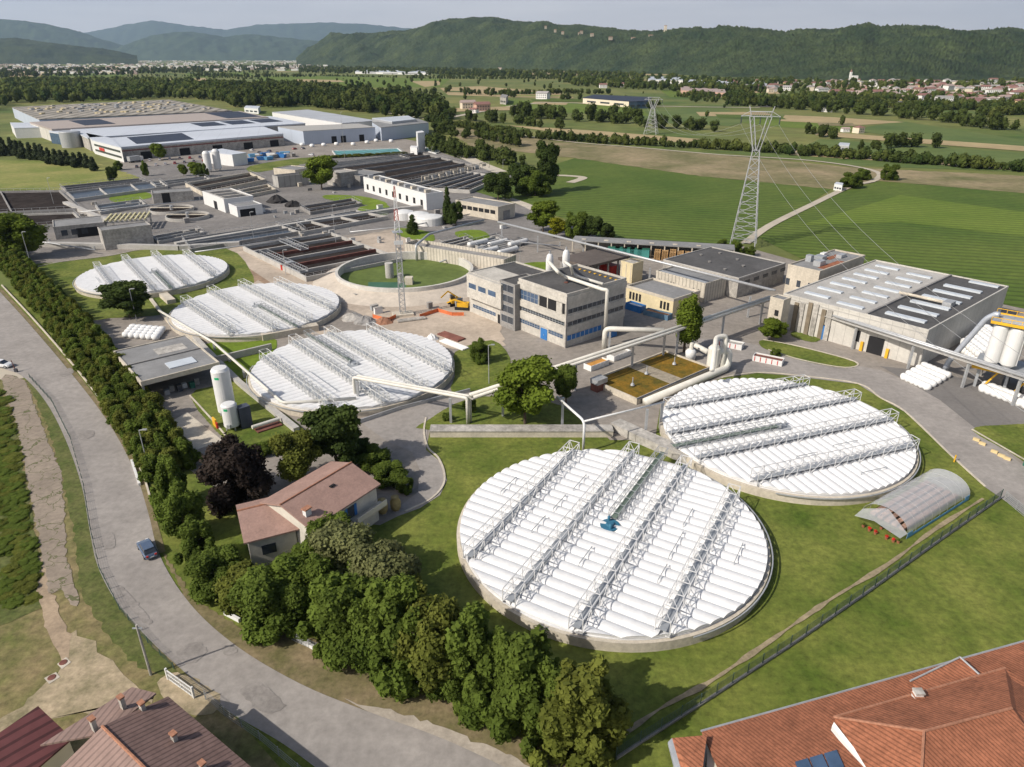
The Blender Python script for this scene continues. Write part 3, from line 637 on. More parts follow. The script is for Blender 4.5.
for k in range(8): MB().box(b-2.4, 1+k*1.7, zr-.45, b-1.9, 1.5+k*1.7, zr-.3).mk('roof_block', yelp, t)
OFF = t
zr2 = HT(503, 325, 283)
t, a, b = block('office_building', 'smaller concrete office block with strip windows beside the green tank', 'building', (502, 283), (466.6, 272), (545, 270), zr2, offw, roofd, parapet=.4)
MB().box(-1.2, -1.0, zr2-6.2, b*.5, a-.6, zr2-.1).mk('upper_block', offw, t)
for k in range(3): q = MB().box(-1.26, 1.0+k*3.9, zr2-3.6, -1.15, 3.9+k*3.9, zr2-2.3).mk('window', blueglass, t); MB().box(-1.3, 1.0+k*3.9, zr2-3.7, -1.2, 3.9+k*3.9, zr2-3.6).mk('sill', paintw, q)
band(t, 'L', 2.5, a-1.5, 1.6, 2.5, blueglass, 8); win(t, 'L', .5, 1.7, 0, 2.4, dark, None, name='doorway')
for k in range(2): win(t, 'R', 1.2, 5.6, zr2-3.6+0-k*3.6, zr2-2.2-k*3.6, glass, None)
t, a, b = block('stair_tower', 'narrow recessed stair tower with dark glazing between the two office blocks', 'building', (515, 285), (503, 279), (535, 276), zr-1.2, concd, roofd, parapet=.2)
for k in range(4): win(t, 'L', .6, a-.6, 1.5+k*2.6, 3.2+k*2.6, glass, galv, bars=2)
# ---- canopy with brown roof behind the offices
N_, az, b, a = frame_of((588, 266), (562, 256.5), (628, 254.8), 6.2, AZ)
t = T('open_shed', 'open sided shed with brown flat roof behind the office block', 'shed', (N_.x, N_.y, 0), AZ)
MB().box(0, 0, 5.5, b, a, 6.2).mk('roof', roofb, t)
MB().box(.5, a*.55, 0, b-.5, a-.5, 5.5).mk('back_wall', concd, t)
for k in range(5): MB().box(.3+k*(b-1)/4, .3, 0, .7+k*(b-1)/4, .7, 5.5).mk('column', concd, t)
MB().box(b-6, 2, 0, b-2.5, 7, 3.4).mk('machine_housing', redp, t)
# ---- yellow water tower cube
zz = HT(632.8, 284, 264)
t, a, b = block('water_tower', 'square yellow concrete water tower beside the low container shed', 'tower', (632.8, 263.8), (620.6, 260.8), (643.5, 261), zz, yel, concw, parapet=.25)
for k in range(3): MB().box(-.06, .4+k*(a-.9)/2, 0, .02, .65+k*(a-.9)/2, zz-.5).mk('rib', concb, t)
# ---- low yellow building
zz = HT(672, 316.4, 299)
t, a, b = block('low_building', 'low yellow plastered building with a flat grey roof above the blue containers', 'building', (673.8, 299), (627, 285), (683, 294.5), zz, yel, roofgr, parapet=.6, fascia=concb, b=11)
for k in range(4): win(t, 'L', a-1.2-k*1.1-.7, a-1.2-k*1.1, 1.2, zz-1.4, dark, None); 
for k in range(3): win(t, 'L', 1.2+k*1.1, 1.9+k*1.1, 1.2, zz-1.4, dark, None)
# ---- beige building with round windows
zz = HT(705, 303, 283.5)
t, a, b = block('workshop', 'beige ribbed workshop with round porthole windows below the dark roofed hall', 'building', (705.7, 283.5), (656, 270.6), (724, 276), zz, ribbed, roofgr, parapet=.4)
for s_ in (a*.12, a*.22, a*.62, a*.68, a*.74, a*.92):
    m = MB(); m.tube([(-.08, s_, zz*.55), (.0, s_, zz*.55)], .38, 12); m.mk('porthole', dark, t)
MB().box(.6, .6, zz-.45, 2.0, a-.6, zz-.1).mk('roof_duct', galv, t)
MB().box(-.1, a-.9, 0, -.01, a-.1, 2.1).mk('door', steel, t)
# ---- dark-roofed hall
t, a, b = block('industrial_hall', 'industrial hall with dark grey flat roof beside the power pylon', 'building', (739, 278), (668, 258), (781, 261.8), HT(775, 281, 262), concw, roofd, parapet=.3, fascia=conc)
for x, y in ((.2, .3), (.5, .25), (.35, .6), (.7, .45), (.8, .75), (.55, .85)):
    o = MB().lathe([(.35, 0), (.35, .3), (.5, .35), (.5, .45)], n=10).mk('roof_vent', concd, t); o.location = (b*x, a*y, HT(775, 281, 262)-.35)
for k in range(5): win(t, 'R', 3+k*4.6, 5.6+k*4.6, 3.4, 4.4, glass, None)
# ---- big warehouse
zz = HT(924.4, 367.3, 329.7); ZW = zz
t, a, b = block('warehouse', 'large warehouse with skylights, its roof half pale gravel and half dark, beside the silos', 'building', (929, 329.8), (783.5, 293.5), (1012, 286.6), zz, panel, roofg, parapet=.3)
WH = t; t.children[1].data.materials[0] = conc
da = a*.40
MB().box(.3, .3, zz-.3, b-.3, da, zz-.26).mk('dark_roof_section', roofd, t)
MB().box(.3, da-.25, zz-.3, b-.3, da+.25, zz+.15).mk('roof_joint', concd, t)
for k in range(6):
    x0 = b*(.08+.135*k); o = MB().box(x0, 2.4, zz-.25, x0+1.5, da-2.4, zz+.18).mk('skylight', skyl, t)
for k in range(7):
    x0 = b*(.06+.13*k)
    for (y0, y1) in ((da+2.2, da+8.2), (da+11, da+17)):
        if y1 < a-1: MB().box(x0 + (1.5 if y0 > da+10 else 0), y0, zz-.25, x0+1.3+(1.5 if y0 > da+10 else 0), y1, zz+.12).mk('skylight', skyl, t)
MB().box(b*.93, da*.1, zz-.25, b*.96, da*.6, zz+.1).mk('skylight', skyl, t)
MB().tube([(b*.42, da*.35, zz+.5), (b*.42, da+1.5, zz+.5)], .35, 8).mk('roof_duct', concb, t)
MB().box(b*.40, da*.22, zz-.2, b*.46, da*.36, zz+.9).mk('extractor', galv, t)
win(t, 'L', 8.0, 11.4, 0, 4.0, dark, None, name='loading_door')
for y0 in (6.6, 12.2):
    MB().box(-.5, y0, 0, -.1, y0+.6, 2.2).mk('bollard_guard', yelp, t)
win(t, 'L', a-12.6, a-10, 0, 3.6, dark, None, name='loading_door'); MB().box(-.3, a-11.4, 0, -.06, a-10, 3.4).mk('door_leaf', bluep, t)
win(t, 'L', a-19.5, a-18.6, 1.8, 4.4, dark, None)
for k in range(3):
    y0 = 20.4+k*3.4; MB().box(-.35, y0, 0, .02, y0+1.1, zz-.6 if k == 1 else zz-1.2).mk('pier', concw, t)
    MB().box(-.35, y0+1.5, 0, .02, y0+2.5, zz-.6 if k == 1 else zz-1.4).mk('pier', M('stained_pier', (.20, .165, .12), .9, .2), t)
MB().box(-.06, .2, zz-1.1, 0, a-.2, zz-.9).mk('string_course', conc, t)
# ---- machinery roof block behind
t, a, b = block('annex_building', 'pale annex block with machinery on its roof behind the large warehouse', 'building', (820, 271), (793, 262.5), (850, 252), 8.8, concb, roofgr, parapet=.4)
for k in range(3): win(t, 'L', 1.5+k*3.2, 2.6+k*3.2, 3.2, 5.0, glass, None)
for x, y, sx, sy, h_, mt in ((.2,.3,3,2,1.4,galv),(.45,.6,2.5,2.5,1.1,steel),(.7,.35,3,1.6,.9,galv),(.3,.75,1.6,1.6,1.8,steel),(.62,.8,2,1.2,1.0,paintw)):
    MB().box(b*x, a*y, 8.4, b*x+sx, a*y+sy, 8.4+h_).mk('roof_machine', mt, t)
MB().box(b*.15, a*.1, 8.42, b*.6, a*.3, 8.46).mk('red_roof_patch', tile, t); MB().box(b*.55, a*.5, 8.42, b*.95, a*.7, 8.46).mk('red_roof_patch', tile, t)
t, a, b = block('service_tower', 'small beige service tower where the pipe bridges meet', 'tower', (784, 300), (772, 291.5), (790, 296), 9.2, concb, roofgr, parapet=.2, a=3.4, b=3.2)
win(t, 'L', .8, 1.8, 5, 6.4, dark, None)
# ---- long shelter along the vineyard
A0, B0 = G(572, 240, 4.4), G(735, 249.5, 4.4); az = math.atan2(B0.y-A0.y, B0.x-A0.x); L = (B0-A0).length
t = T('long_shelter', 'long low shelter with grey roof along the edge of the vineyard', 'shed', (A0.x, A0.y, 0), az)
MB().box(0, 0, 4.1, L, 6.5, 4.4).mk('roof', roofgr, t); MB().box(0, 6.1, 0, L, 6.4, 4.1).mk('back_wall', concd, t)
for k in range(13): MB().box(k*(L-.4)/12, .1, 0, k*(L-.4)/12+.35, .45, 4.1).mk('post', concb, t)
for k in range(6): MB().box(k*L/7+3, 1.5, 4.4, k*L/7+4.5, 2.6, 4.55).mk('roof_patch', concb, t)
SH = (A0, az, L)
def along(px, dy, z=0):
    s_ = ((G(px, 246, 2) - A0).x)/math.cos(az); return (A0.x + math.cos(az)*s_ - math.sin(az)*dy, A0.y + math.sin(az)*s_ + math.cos(az)*dy, z)
for k, px in enumerate((612, 619, 626, 633, 640)):
    t = T('bin_container', 'green sheet metal container under the long shelter, %s from its left end' % ('first', 'second', 'third', 'fourth', 'fifth')[k], 'container', along(px, -.5), az, 'green containers under the long shelter')
    MB().box(-1.9, -1, .15, 1.9, 1, 2.9).mk('body', teal, t); MB().box(-1.95, -1.05, 2.9, 1.95, 1.05, 3.0).mk('rim', greenp, t)
for k, px in enumerate((653, 660, 667, 674, 681)):
    for q in range(2):
        t = T('pallet_stack', 'brown %s stack of wooden pallets, %s of the row by the shelter' % (('front', 'rear')[q], ('leftmost', 'second', 'middle', 'fourth', 'rightmost')[k]), 'pallets', along(px, -1.6+q*2.0), az, 'wooden pallet stacks')
        h_ = 2.6+.5*((k*2+q) % 3)*.5
        m = MB()
        zq = 0
        while zq < h_: m.box(-.95, -.8, zq, .95, .8, zq+.05); [m.box(x_, -.8, zq+.05, x_+.2, .8, zq+.14) for x_ in (-.95, -.1, .75)]; zq += .17
        m.mk('pallet_boards', wood, t)
for k, px in enumerate((690, 696, 702, 709)):
    t = T('bulk_bag', 'tall white bulk bag under the right end of the long shelter, %s' % ('leftmost', 'second from left', 'third from left', 'rightmost')[k], 'bag', along(px, -1.0), az, 'white bags under the shelter')
    MB().lathe([(1.1, 0), (1.3, .6), (1.25, 2.2), (1.0, 2.7), (.4, 2.9)], n=10).mk('sack', bagm, t, smooth=True)
# ---- gantry wall / concrete conduits
def pipe_run(name, label, pts, r, mat, sup=(), rr=1.2, cat='pipe', n=8, deck=None, second=None, zsup=None):
    P0 = Vector(pts[0]); root = T(name, label, cat, (P0.x, P0.y, 0))
    L_ = [(p[0]-P0.x, p[1]-P0.y, p[2]) for p in pts]
    MB().tube(arc(L_, rr), r, n).mk('pipe', mat, root, smooth=True)
    if second:
        dx, dy, dz, r2 = second; MB().tube(arc([(p[0]+dx, p[1]+dy, p[2]+dz) for p in L_], rr), r2, n).mk('pipe', mat, root, smooth=True)
    if deck:
        m = MB()
        for i in range(len(L_)-1):
            if abs(L_[i][2]-L_[i+1][2]) < .5:
                a_, b_ = Vector(L_[i]), Vector(L_[i+1]); d = (b_-a_).normalized(); nn = Vector((-d.y, d.x, 0))*deck/2
                zb = min(a_.z, b_.z)-r-.12
                m.prism([tuple((a_+nn)[:2]), tuple((b_+nn)[:2]), tuple((b_-nn)[:2]), tuple((a_-nn)[:2])], zb-.18, zb)
        m.mk('beam', deckmat, root)
    for (x, y, z) in sup:
        s_ = MB().box(-.22, -.22, 0, .22, .22, z).mk('support', galv, root); s_.location = (x-P0.x, y-P0.y, 0)
    return root
deckmat = conc
def pg(x, y, z): g = G(x, y, z); return (g.x, g.y, z)
def onseg(a, b, t, z): return (a[0]+(b[0]-a[0])*t, a[1]+(b[1]-a[1])*t, z)
# conduit along front lawn
A_, B_ = G(430, 430, 1.2), G(613, 430, 1.2)
t = T('concrete_conduit', 'long raised concrete conduit with pale lid on the lawn behind the nearest round tank', 'wall', (A_.x, A_.y, 0), math.atan2(B_.y-A_.y, B_.x-A_.x)); L = (B_-A_).length
MB().box(0, -.5, 0, L, 1.7, 1.15).mk('side_wall', concb, t); MB().box(-.05, -.6, 1.15, L+.05, 1.8, 1.32).mk('lid', concw, t, label='pale grey lid slab')
# main diagonal bridge from lower-left to junction
z = 6.5; a_ = pg(470, 395, z); b_ = pg(770, 297, z)
pipe_run('pipe_bridge', 'long pipe bridge running diagonally past the office block', [a_, b_], .38, pipem, [onseg(a_, b_, t_, z-.6) for t_ in (.08, .28, .46, .57, .62, .8, .97)], deck=1.6, second=(.75, -.85, .0, .28))
# bridge from junction right along warehouse to silos
a2 = pg(775, 297, 6.2); b2 = pg(1060, 388, 6.2)
pipe_run('pipe_bridge', 'pipe bridge in front of the big warehouse leading to the silos', [a2, b2], .3, galv, [onseg(a2, b2, t_, 5.5) for t_ in (.02, .36, .57, .75, .9)], deck=1.4, second=(.45, .5, .1, .25))
# bridge upper-left from junction towards back
a3 = pg(772, 290, 8.6); b3 = pg(498, 222, 6.5)
pipe_run('pipe_bridge', 'pipe bridge crossing above the workshop roof toward the rear basins', [a3, b3], .35, galv, [onseg(a3, b3, t_, 5.5) for t_ in (.05, .35, .6, .8, .98)], deck=2.2, second=(.5, -.6, .1, .28))
# office roof pipes
zo = zr+.55
pipe_run('roof_pipe', 'thick cream pipe lying along the office roof and dropping down its side', [pg(549, 262, zo-3), pg(549, 262, zo+2.5), pg(558, 272, zo+2.0), pg(563, 276, zo), pg(603, 289.5, zo), pg(607.5, 290, zo), pg(607.5, 290, 3.4)][:6] + [pg(607.5, 290, zo)[:2] + (4.6,)], .42, pipem, rr=1.4, n=10)
pipe_run('roof_pipe', 'thinner cream arch pipe rising behind the office roof', [pg(565, 262, zo-3), pg(565, 262, zo+4.2), pg(571, 266, zo+4.2), pg(573, 275, zo), pg(603, 284, zo)], .34, pipem, rr=1.2, n=10)
pp = pg(607.5, 290, zo); 
a4 = (pp[0], pp[1], 4.6); b4 = pg(664, 330.5, 5.6)
pipe_run('pipe_bridge', 'cream boxed pipe joining the office block to the diagonal pipe bridge', [(pp[0]-.2, pp[1]-1.5, 0), (pp[0]-.2, pp[1]-1.5, 4.8), (b4[0], b4[1], 5.6)], .6, pipem, [(pp[0]+.8, pp[1]-2.2, 4.3)], n=10)
pipe_run('pipe_bridge', 'square pipe portal over the road near the round office shrub', [pg(356, 402, 0), pg(356, 402, 0)[:2]+(5.2,), pg(468, 424, 0)[:2]+(5.2,), pg(468, 424, 0)], .32, pipem, [pg(359, 405, 0)[:2]+(4.9,), pg(451, 423, 0)[:2]+(4.9,)], rr=.5, second=(.5, .6, .1, .22))
pipe_run('ground_pipe', 'thin pipe on short legs from the canopy round to the road portal', [pg(158, 310, 2.2), pg(213, 342, 2.2), pg(283, 403, 2.2), pg(356, 398, 2.2)], .28, pipem, [pg(*q, 0)[:2]+(2.0,) for q in ((175, 325), (200, 340), (215, 350), (230, 362), (245, 378), (262, 392), (284, 410), (310, 411))])
pipe_run('gate_pipe', 'thin white pipe frame over the service gap behind the nearest tank', [pg(583, 453, 0), pg(583, 453, 0)[:2]+(6.0,), pg(556, 428, 0)[:2]+(6.2,)], .22, paintw, [pg(562, 428, 0)[:2]+(6,)])
pipe_run('gate_pipe', 'thin horizontal white pipe carried on three posts beside the orange filter beds', [pg(583, 453, 0)[:2]+(6.0,), pg(662, 428, 0)[:2]+(5.2,)], .16, paintw, [pg(645, 436, 0)[:2]+(5.2,), pg(660, 428, 0)[:2]+(5.1,)])
pipe_run('ground_pipe', 'fat pale pipe along the edge of the orange filter beds', [pg(645, 402, .7), pg(727, 368, .7), pg(727, 368, 0)[:2]+(4.2,), pg(714, 370, 0)[:2]+(4.2,), pg(714, 370, 0)[:2]+(1,)], .8, pipem, n=10, rr=1.5)
pipe_run('riser_pipe', 'bent cream riser pipe dropping from the pipe bridge to the filter fan', [pg(692, 322, 7), pg(692, 322, 7)[:2]+(2.2,), pg(708, 352, 2.2)], .6, pipem, n=10)
pipe_run('ground_pipe', 'grey bent pipe leaving the tall ribbed wall toward the basins', [pg(417, 262, 0), pg(417, 262, 0)[:2]+(5.5,), pg(430, 250, 0)[:2]+(5.5,), pg(484, 235, 0)[:2]+(5.5,)], .4, galv)
# walls near tanks 3 and 4
def wallrun(name, label, pts, th, h, mat, cat='wall'):
    P0 = G(*pts[0]); r = T(name, label, cat, (P0.x, P0.y, 0)); m = MB(); q = [G(*p) - P0 for p in pts]
    for i in range(len(q)-1):
        d = (q[i+1]-q[i]).normalized(); nn = Vector((-d.y, d.x, 0))*th/2
        m.prism([tuple((q[i]+nn)[:2]), tuple((q[i+1]+nn)[:2]), tuple((q[i+1]-nn)[:2]), tuple((q[i]-nn)[:2])], 0, h)
    m.mk('wall_body', mat, r); return r
wallrun('retaining_wall', 'grey concrete channel wall on the grass between two covered tanks', [(214, 364), (272, 350)], .5, 1.6, conc)
wallrun('retaining_wall', 'pale curved channel wall curving away from the canopy corner', [(183, 325), (205, 350), (240, 385), (297, 432)], 1.1, .9, conc)
wallrun('retaining_wall', 'pale curved path wall left of the yellow footed tank', [(151, 300), (160, 312), (172, 326), (180, 333)], .8, .5, concb)
wallrun('channel_box', 'concrete channel box where the two nearest covered tanks meet', [(615, 428), (640, 440), (668, 452), (690, 462)], 2.6, 1.5, concw)
wallrun('channel_box', 'brown concrete channel box between the two left covered tanks', [(262, 340), (300, 333), (318, 330)], 2.4, 1.6, concb)
wallrun('channel_box', 'narrow channel box joining the farthest covered tank', [(164, 297), (172, 304)], 2.2, 1.2, concb)
# pale road-side rail by tank 3
t = wallrun('guard_rail', 'grey pipe rail along the drive beside the hoop truss tank', [(355, 425), (400, 410), (470, 392)], .25, .8, galv, 'rail')
# ---------------- foliage ----------------
def quads_obj(name, P_, A_, B_, mat, parent=None):
    n = len(P_); co = np.stack([P_-A_-B_, P_+A_-B_, P_+A_+B_, P_-A_+B_], 1).reshape(-1, 3).astype(np.float32)
    return co, n
def leafmesh(name, co, mat, core=None):
    nq = len(co)//4; V = co; L_ = np.arange(nq*4, dtype=np.int32); starts = np.arange(0, nq*4, 4, dtype=np.int32); tot = np.full(nq, 4, np.int32)
    if core is not None:
        cv, cf = core; o = len(V); V = np.concatenate([V, cv.astype(np.float32)]); L_ = np.concatenate([L_, (cf+o).ravel().astype(np.int32)])
        starts = np.concatenate([starts, nq*4 + np.arange(0, cf.size, 3, dtype=np.int32)]); tot = np.concatenate([tot, np.full(len(cf), 3, np.int32)])
    me = bpy.data.meshes.new(name); me.vertices.add(len(V)); me.vertices.foreach_set('co', V.ravel())
    me.loops.add(len(L_)); me.loops.foreach_set('vertex_index', L_); me.polygons.add(len(starts)); me.polygons.foreach_set('loop_start', starts); me.polygons.foreach_set('loop_total', tot)
    me.materials.append(mat); me.update(); return me
import bmesh
def ico(sub=2):
    b_ = bmesh.new(); bmesh.ops.create_icosphere(b_, subdivisions=sub, radius=1); v = np.array([x.co[:] for x in b_.verts]); f = np.array([[q.index for q in p.verts] for p in b_.faces]); b_.free(); return v, f
ICO = ico(2); ICO1 = ico(1)
def crown_co(r, blobs, n, size, shell=.45):
    """leaf faces spread through a set of ellipsoid clumps: blobs = (x,y,z,rx,ry,rz)"""
    B = np.array(blobs, float); vol = (B[:, 3]*B[:, 4]*B[:, 5])**.7; idx = r.choice(len(B), n, p=vol/vol.sum())
    d = r.normal(size=(n, 3)); d /= np.linalg.norm(d, axis=1)[:, None]; rr = shell + (1.0-shell)*r.random(n)**.6 + .42*r.random(n)**4
    P_ = B[idx, :3] + d*rr[:, None]*B[idx, 3:]
    nrm = d + r.normal(scale=.55, size=(n, 3)); nrm[:, 2] += .3; nrm /= np.linalg.norm(nrm, axis=1)[:, None]
    a = np.cross(nrm, r.normal(size=(n, 3))); a /= np.linalg.norm(a, axis=1)[:, None]; b_ = np.cross(nrm, a)
    s_ = size*(.55 + .9*r.random(n))[:, None]
    A_, B_ = a*s_, b_*s_*.75
    return np.stack([P_-A_-B_, P_+A_-B_*.6, P_+A_*.8+B_, P_-A_*.7+B_], 1).reshape(-1, 3)
def cores(blobs, k=.62, icoo=ICO1):
    vs = []; fs = []; o = 0
    for b_ in blobs:
        vs.append(icoo[0]*np.array(b_[3:])*k + np.array(b_[:3])); fs.append(icoo[1]+o); o += len(icoo[0])
    return np.concatenate(vs), np.concatenate(fs)
def tree_proto(kind, seed, mat, n, size, R=1.0, Hh=1.0, name='tree', core=.5):
    """unit tree: height Hh (1), crown radius R (given as fraction of height)"""
    r = np.random.default_rng(seed); blobs = []
    if kind == 'round':
        for k in range(36):
            a = r.uniform(0, 2*PI); u = r.random()**.5; zc = .58 + .32*r.uniform(-1, 1); lim = math.sqrt(max(0.05, 1-((zc-.56)/.44)**2))
            q = r.uniform(.15, .30)*R*1.3; blobs.append((u*R*lim*.72*math.cos(a), u*R*lim*.72*math.sin(a), zc, q, q, q*.8))
    elif kind == 'bush':
        for k in range(38):
            a = r.uniform(0, 2*PI); u = r.random()**.5; zc = .08 + .78*r.random(); lim = math.sqrt(max(0.05, 1-((zc-.35)/.68)**2))
            q = r.uniform(.15, .30)*R; blobs.append((u*R*lim*.75*math.cos(a), u*R*lim*.75*math.sin(a), zc, q, q, q*1.15))
    elif kind == 'cone':
        for k in range(34):
            t = r.random()**.8; a = r.uniform(0, 2*PI); lim = (1-t)**.75; q = (.13+.20*(1-t))*R*1.5
            blobs.append((lim*R*.62*math.cos(a)*r.uniform(.3, 1), lim*R*.62*math.sin(a)*r.uniform(.3, 1), .05+.88*t, q, q, q*1.25))
    elif kind == 'poplar':
        for k in range(18):
            t = r.random(); a = r.uniform(0, 2*PI); lim = math.sin(PI*(.12+.83*t))**.6
            q = R*.62*lim; blobs.append((R*.3*math.cos(a), R*.3*math.sin(a), .14+.78*t, q, q, q*1.6/ max(.6, 1)))
    elif kind == 'spiky':
        for k in range(46):
            t = .9*r.random()**1.15; a = r.uniform(0, 2*PI); u = r.uniform(.15, 1); lim = (1-t)**.42
            q = R*r.uniform(.11, .24); blobs.append((lim*R*.86*u*math.cos(a), lim*R*.86*u*math.sin(a), .08+.84*t, q*.9, q*.9, q*1.8))
    co = crown_co(r, blobs, int(n*1.7), size*.77)
    me = leafmesh(name+'_crown', co, mat, cores(blobs, core))
    m = MB(); m.tube([(0, 0, -.02), (.006, .004, .25), (-.004, .008, .55)], .024, 7, r1=.010)
    for k in range(5):
        a = r.uniform(0, 2*PI); m.tube([(0, 0, .3+.05*k), (R*.5*math.cos(a), R*.5*math.sin(a), .5+.06*k)], .010, 5, r1=.003)
    tme = bpy.data.meshes.new(name+'_trunk'); tme.from_pydata(m.v, [], m.f); tme.materials.append(bark)
    return me, tme
PROTO = {}
def proto(key):
    if key in PROTO: return PROTO[key]
    kind, mat, n, size, R = {
        'roundg': ('round', leaf, 13000, .021, .34), 'roundb': ('round', leafb, 12000, .022, .36), 'roundd': ('round', leafdk, 13000, .021, .36), 'roundy': ('round', leafy, 2500, .03, .34),
        'purple': ('bush', leafpu, 13000, .021, .46), 'pale': ('round', leafpl, 12000, .022, .42), 'olive': ('round', leafol, 12000, .02, .40), 'bushg': ('bush', leaf, 13000, .020, .42), 'bushd': ('bush', leafdk, 13000, .02, .40), 'busho': ('bush', leafol, 13000, .020, .42),
        'coneg': ('spiky', leaf, 16000, .021, .40), 'conegd': ('spiky', leafdk, 16000, .021, .40), 'coneo': ('spiky', leafol, 16000, .020, .36), 'cypress': ('poplar', leafb, 5000, .018, .16), 'cypd': ('cone', leafdk, 3000, .022, .2),
        'greyp': ('cone', leafgy, 1600, .035, .22), 'hedge': ('spiky', leaf, 4500, .026, .42), 'hedge2': ('bush', leafol, 4500, .026, .44)}[key]
    PROTO[key] = tree_proto(kind, hash(key) % 1 + len(PROTO)*13 + 5, mat, n, size, R, name=key) + (R,)
    return PROTO[key]
def tree(key, label, base, top, hw, name='tree', cat='tree', group=None, h=None, world=None):
    x, y = base
    g = G(x, y) if world is None else Vector((world[0], world[1], 0))
    h = h or HT(x, y, top); r_ = hw/MP(x, y) if world is None else hw
    cm, tm, R = proto(key)
    t = T(name, label, cat, (g.x, g.y, 0), random.uniform(0, 2*PI), group)
    s_ = r_/(R)                               # horizontal scale
    for nm, me in (('crown', cm), ('trunk', tm)):
        o = bpy.data.objects.new(nm, me); C.objects.link(o); o.parent = t; o.scale = (s_, s_, h) if nm == 'crown' else (h, h, h)
    return t
# nearest belt between road and tanks
GR = 'dense garden trees along the road side of the plant'
belt = [('coneo', (578, 752), 644, 46, 'tall yellowish green conifer at the lower right end of the roadside belt'),
 ('coneg', (520, 728), 625, 42, 'deep green conifer just left of the yellowish one at the end of the roadside belt'),
 ('coneg', (476, 705), 604, 38, 'third conifer from the lower right end of the roadside belt'),
 ('busho', (438, 690), 596, 36, 'fourth tree from the lower right end of the roadside belt'),
 ('coneg', (402, 672), 574, 38, 'fifth tree of the belt, beside the dark gap with the white kerb'),
 ('bushg', (366, 655), 572, 36, 'big green tree left of the white kerb gap in the belt'),
 ('coneg', (338, 640), 566, 34, 'conifer right of the bare verge gap below the villa'),
 ('bushg', (278, 622), 560, 34, 'bushy tree directly below the villa gable'),
 ('busho', (248, 610), 566, 27, 'olive tree at the inside of the road bend'),
 ('bushg', (222, 590), 545, 25, 'bushy tree across from the silver car'),
 ('coneg', (202, 566), 515, 21, 'pointed tree on the verge beside the silver car'),
 ('bushg', (187, 538), 480, 19, 'tree above the silver car by the low lamp post'),
 ('coneg', (175, 506), 452, 17, 'pointed tree at the end of the clipped hedge'),
 ('busho', (430, 650), 596, 28, 'low olive tree between belt and nearest tank'), ('pale', (385, 612), 542, 30, 'pale flowering tree behind the belt, right of the villa'),
 ('pale', (345, 586), 520, 28, 'pale flowering tree touching the villa front'), ('bushg', (318, 600), 540, 28, 'green tree between villa and road belt'),
 ('busho', (408, 634), 576, 26, 'rounded tree behind the fifth belt tree'), ('bushg', (300, 585), 548, 24, 'small tree under the villa eaves'),
 ('bushg', (335, 560), 508, 22, 'green shrub tree against the villa wall'), ('coneg', (500, 690), 626, 30, 'conifer at the edge of the nearest tank'),
  ('coneg', (365, 600), 550, 22, 'narrow green tree between the two pale flowering trees'), ('coneg', (548, 738), 650, 30, 'green conifer squeezed between the yellowish conifer and its left neighbour'), ('coneg', (498, 716), 628, 30, 'lower conifer filling the gap left of the deep green one'), ('bushg', (456, 696), 612, 30, 'rounded green tree filling the belt below the nearest tank'), ('coneg', (420, 680), 598, 28, 'green conifer filling the gap right of the kerb wall'), ('bushg', (385, 664), 588, 28, 'rounded green tree beside the right kerb wall'), ('coneg', (455, 668), 600, 28, 'back row conifer nearest to the big covered tank'), ('bushg', (395, 640), 580, 28, 'back row round tree beside the pale flowering ones'), ('bushg', (300, 622), 572, 24, 'round green tree left of the bare verge gap')]
for key, b_, tp, hw, lb in belt: tree(key, lb, b_, tp+(b_[1]-tp)*.09, hw*1.3, group=GR)
# clipped conifer hedge along the road
r = random.Random(4); pts = smooth(gp([(-40, 222), (-8, 258), (40, 315), (80, 368), (116, 425), (148, 480)]), 8)
acc = 0; L = [0]
for i in range(1, len(pts)): acc += math.dist(pts[i], pts[i-1]); L.append(acc)
k = 0; dd = 0
while dd < acc:
    i = max(j for j in range(len(L)) if L[j] <= dd); i = min(i, len(pts)-2); f_ = (dd-L[i])/(L[i+1]-L[i]); x = pts[i][0]+(pts[i+1][0]-pts[i][0])*f_; y = pts[i][1]+(pts[i+1][1]-pts[i][1])*f_
    dx, dy = pts[i+1][0]-pts[i][0], pts[i+1][1]-pts[i][1]; l_ = math.hypot(dx, dy); nx_, ny_ = -dy/l_, dx/l_
    for row in (1.0, 3.4, 5.8):
        tree('hedge' if (k + int(row)) % 3 else 'hedge2', 'conifer in the continuous hedge beside the public road', (0, 0), 0, r.uniform(2.0, 2.8), name='hedge_tree', group='hedge conifers along the road', h=r.uniform(3.2, 4.4) if row < 2 else r.uniform(4.0, 5.6), world=(x+nx_*row+r.uniform(-.4, .4), y+ny_*row+r.uniform(-.5, .5)))
    dd += 2.7; k += 1
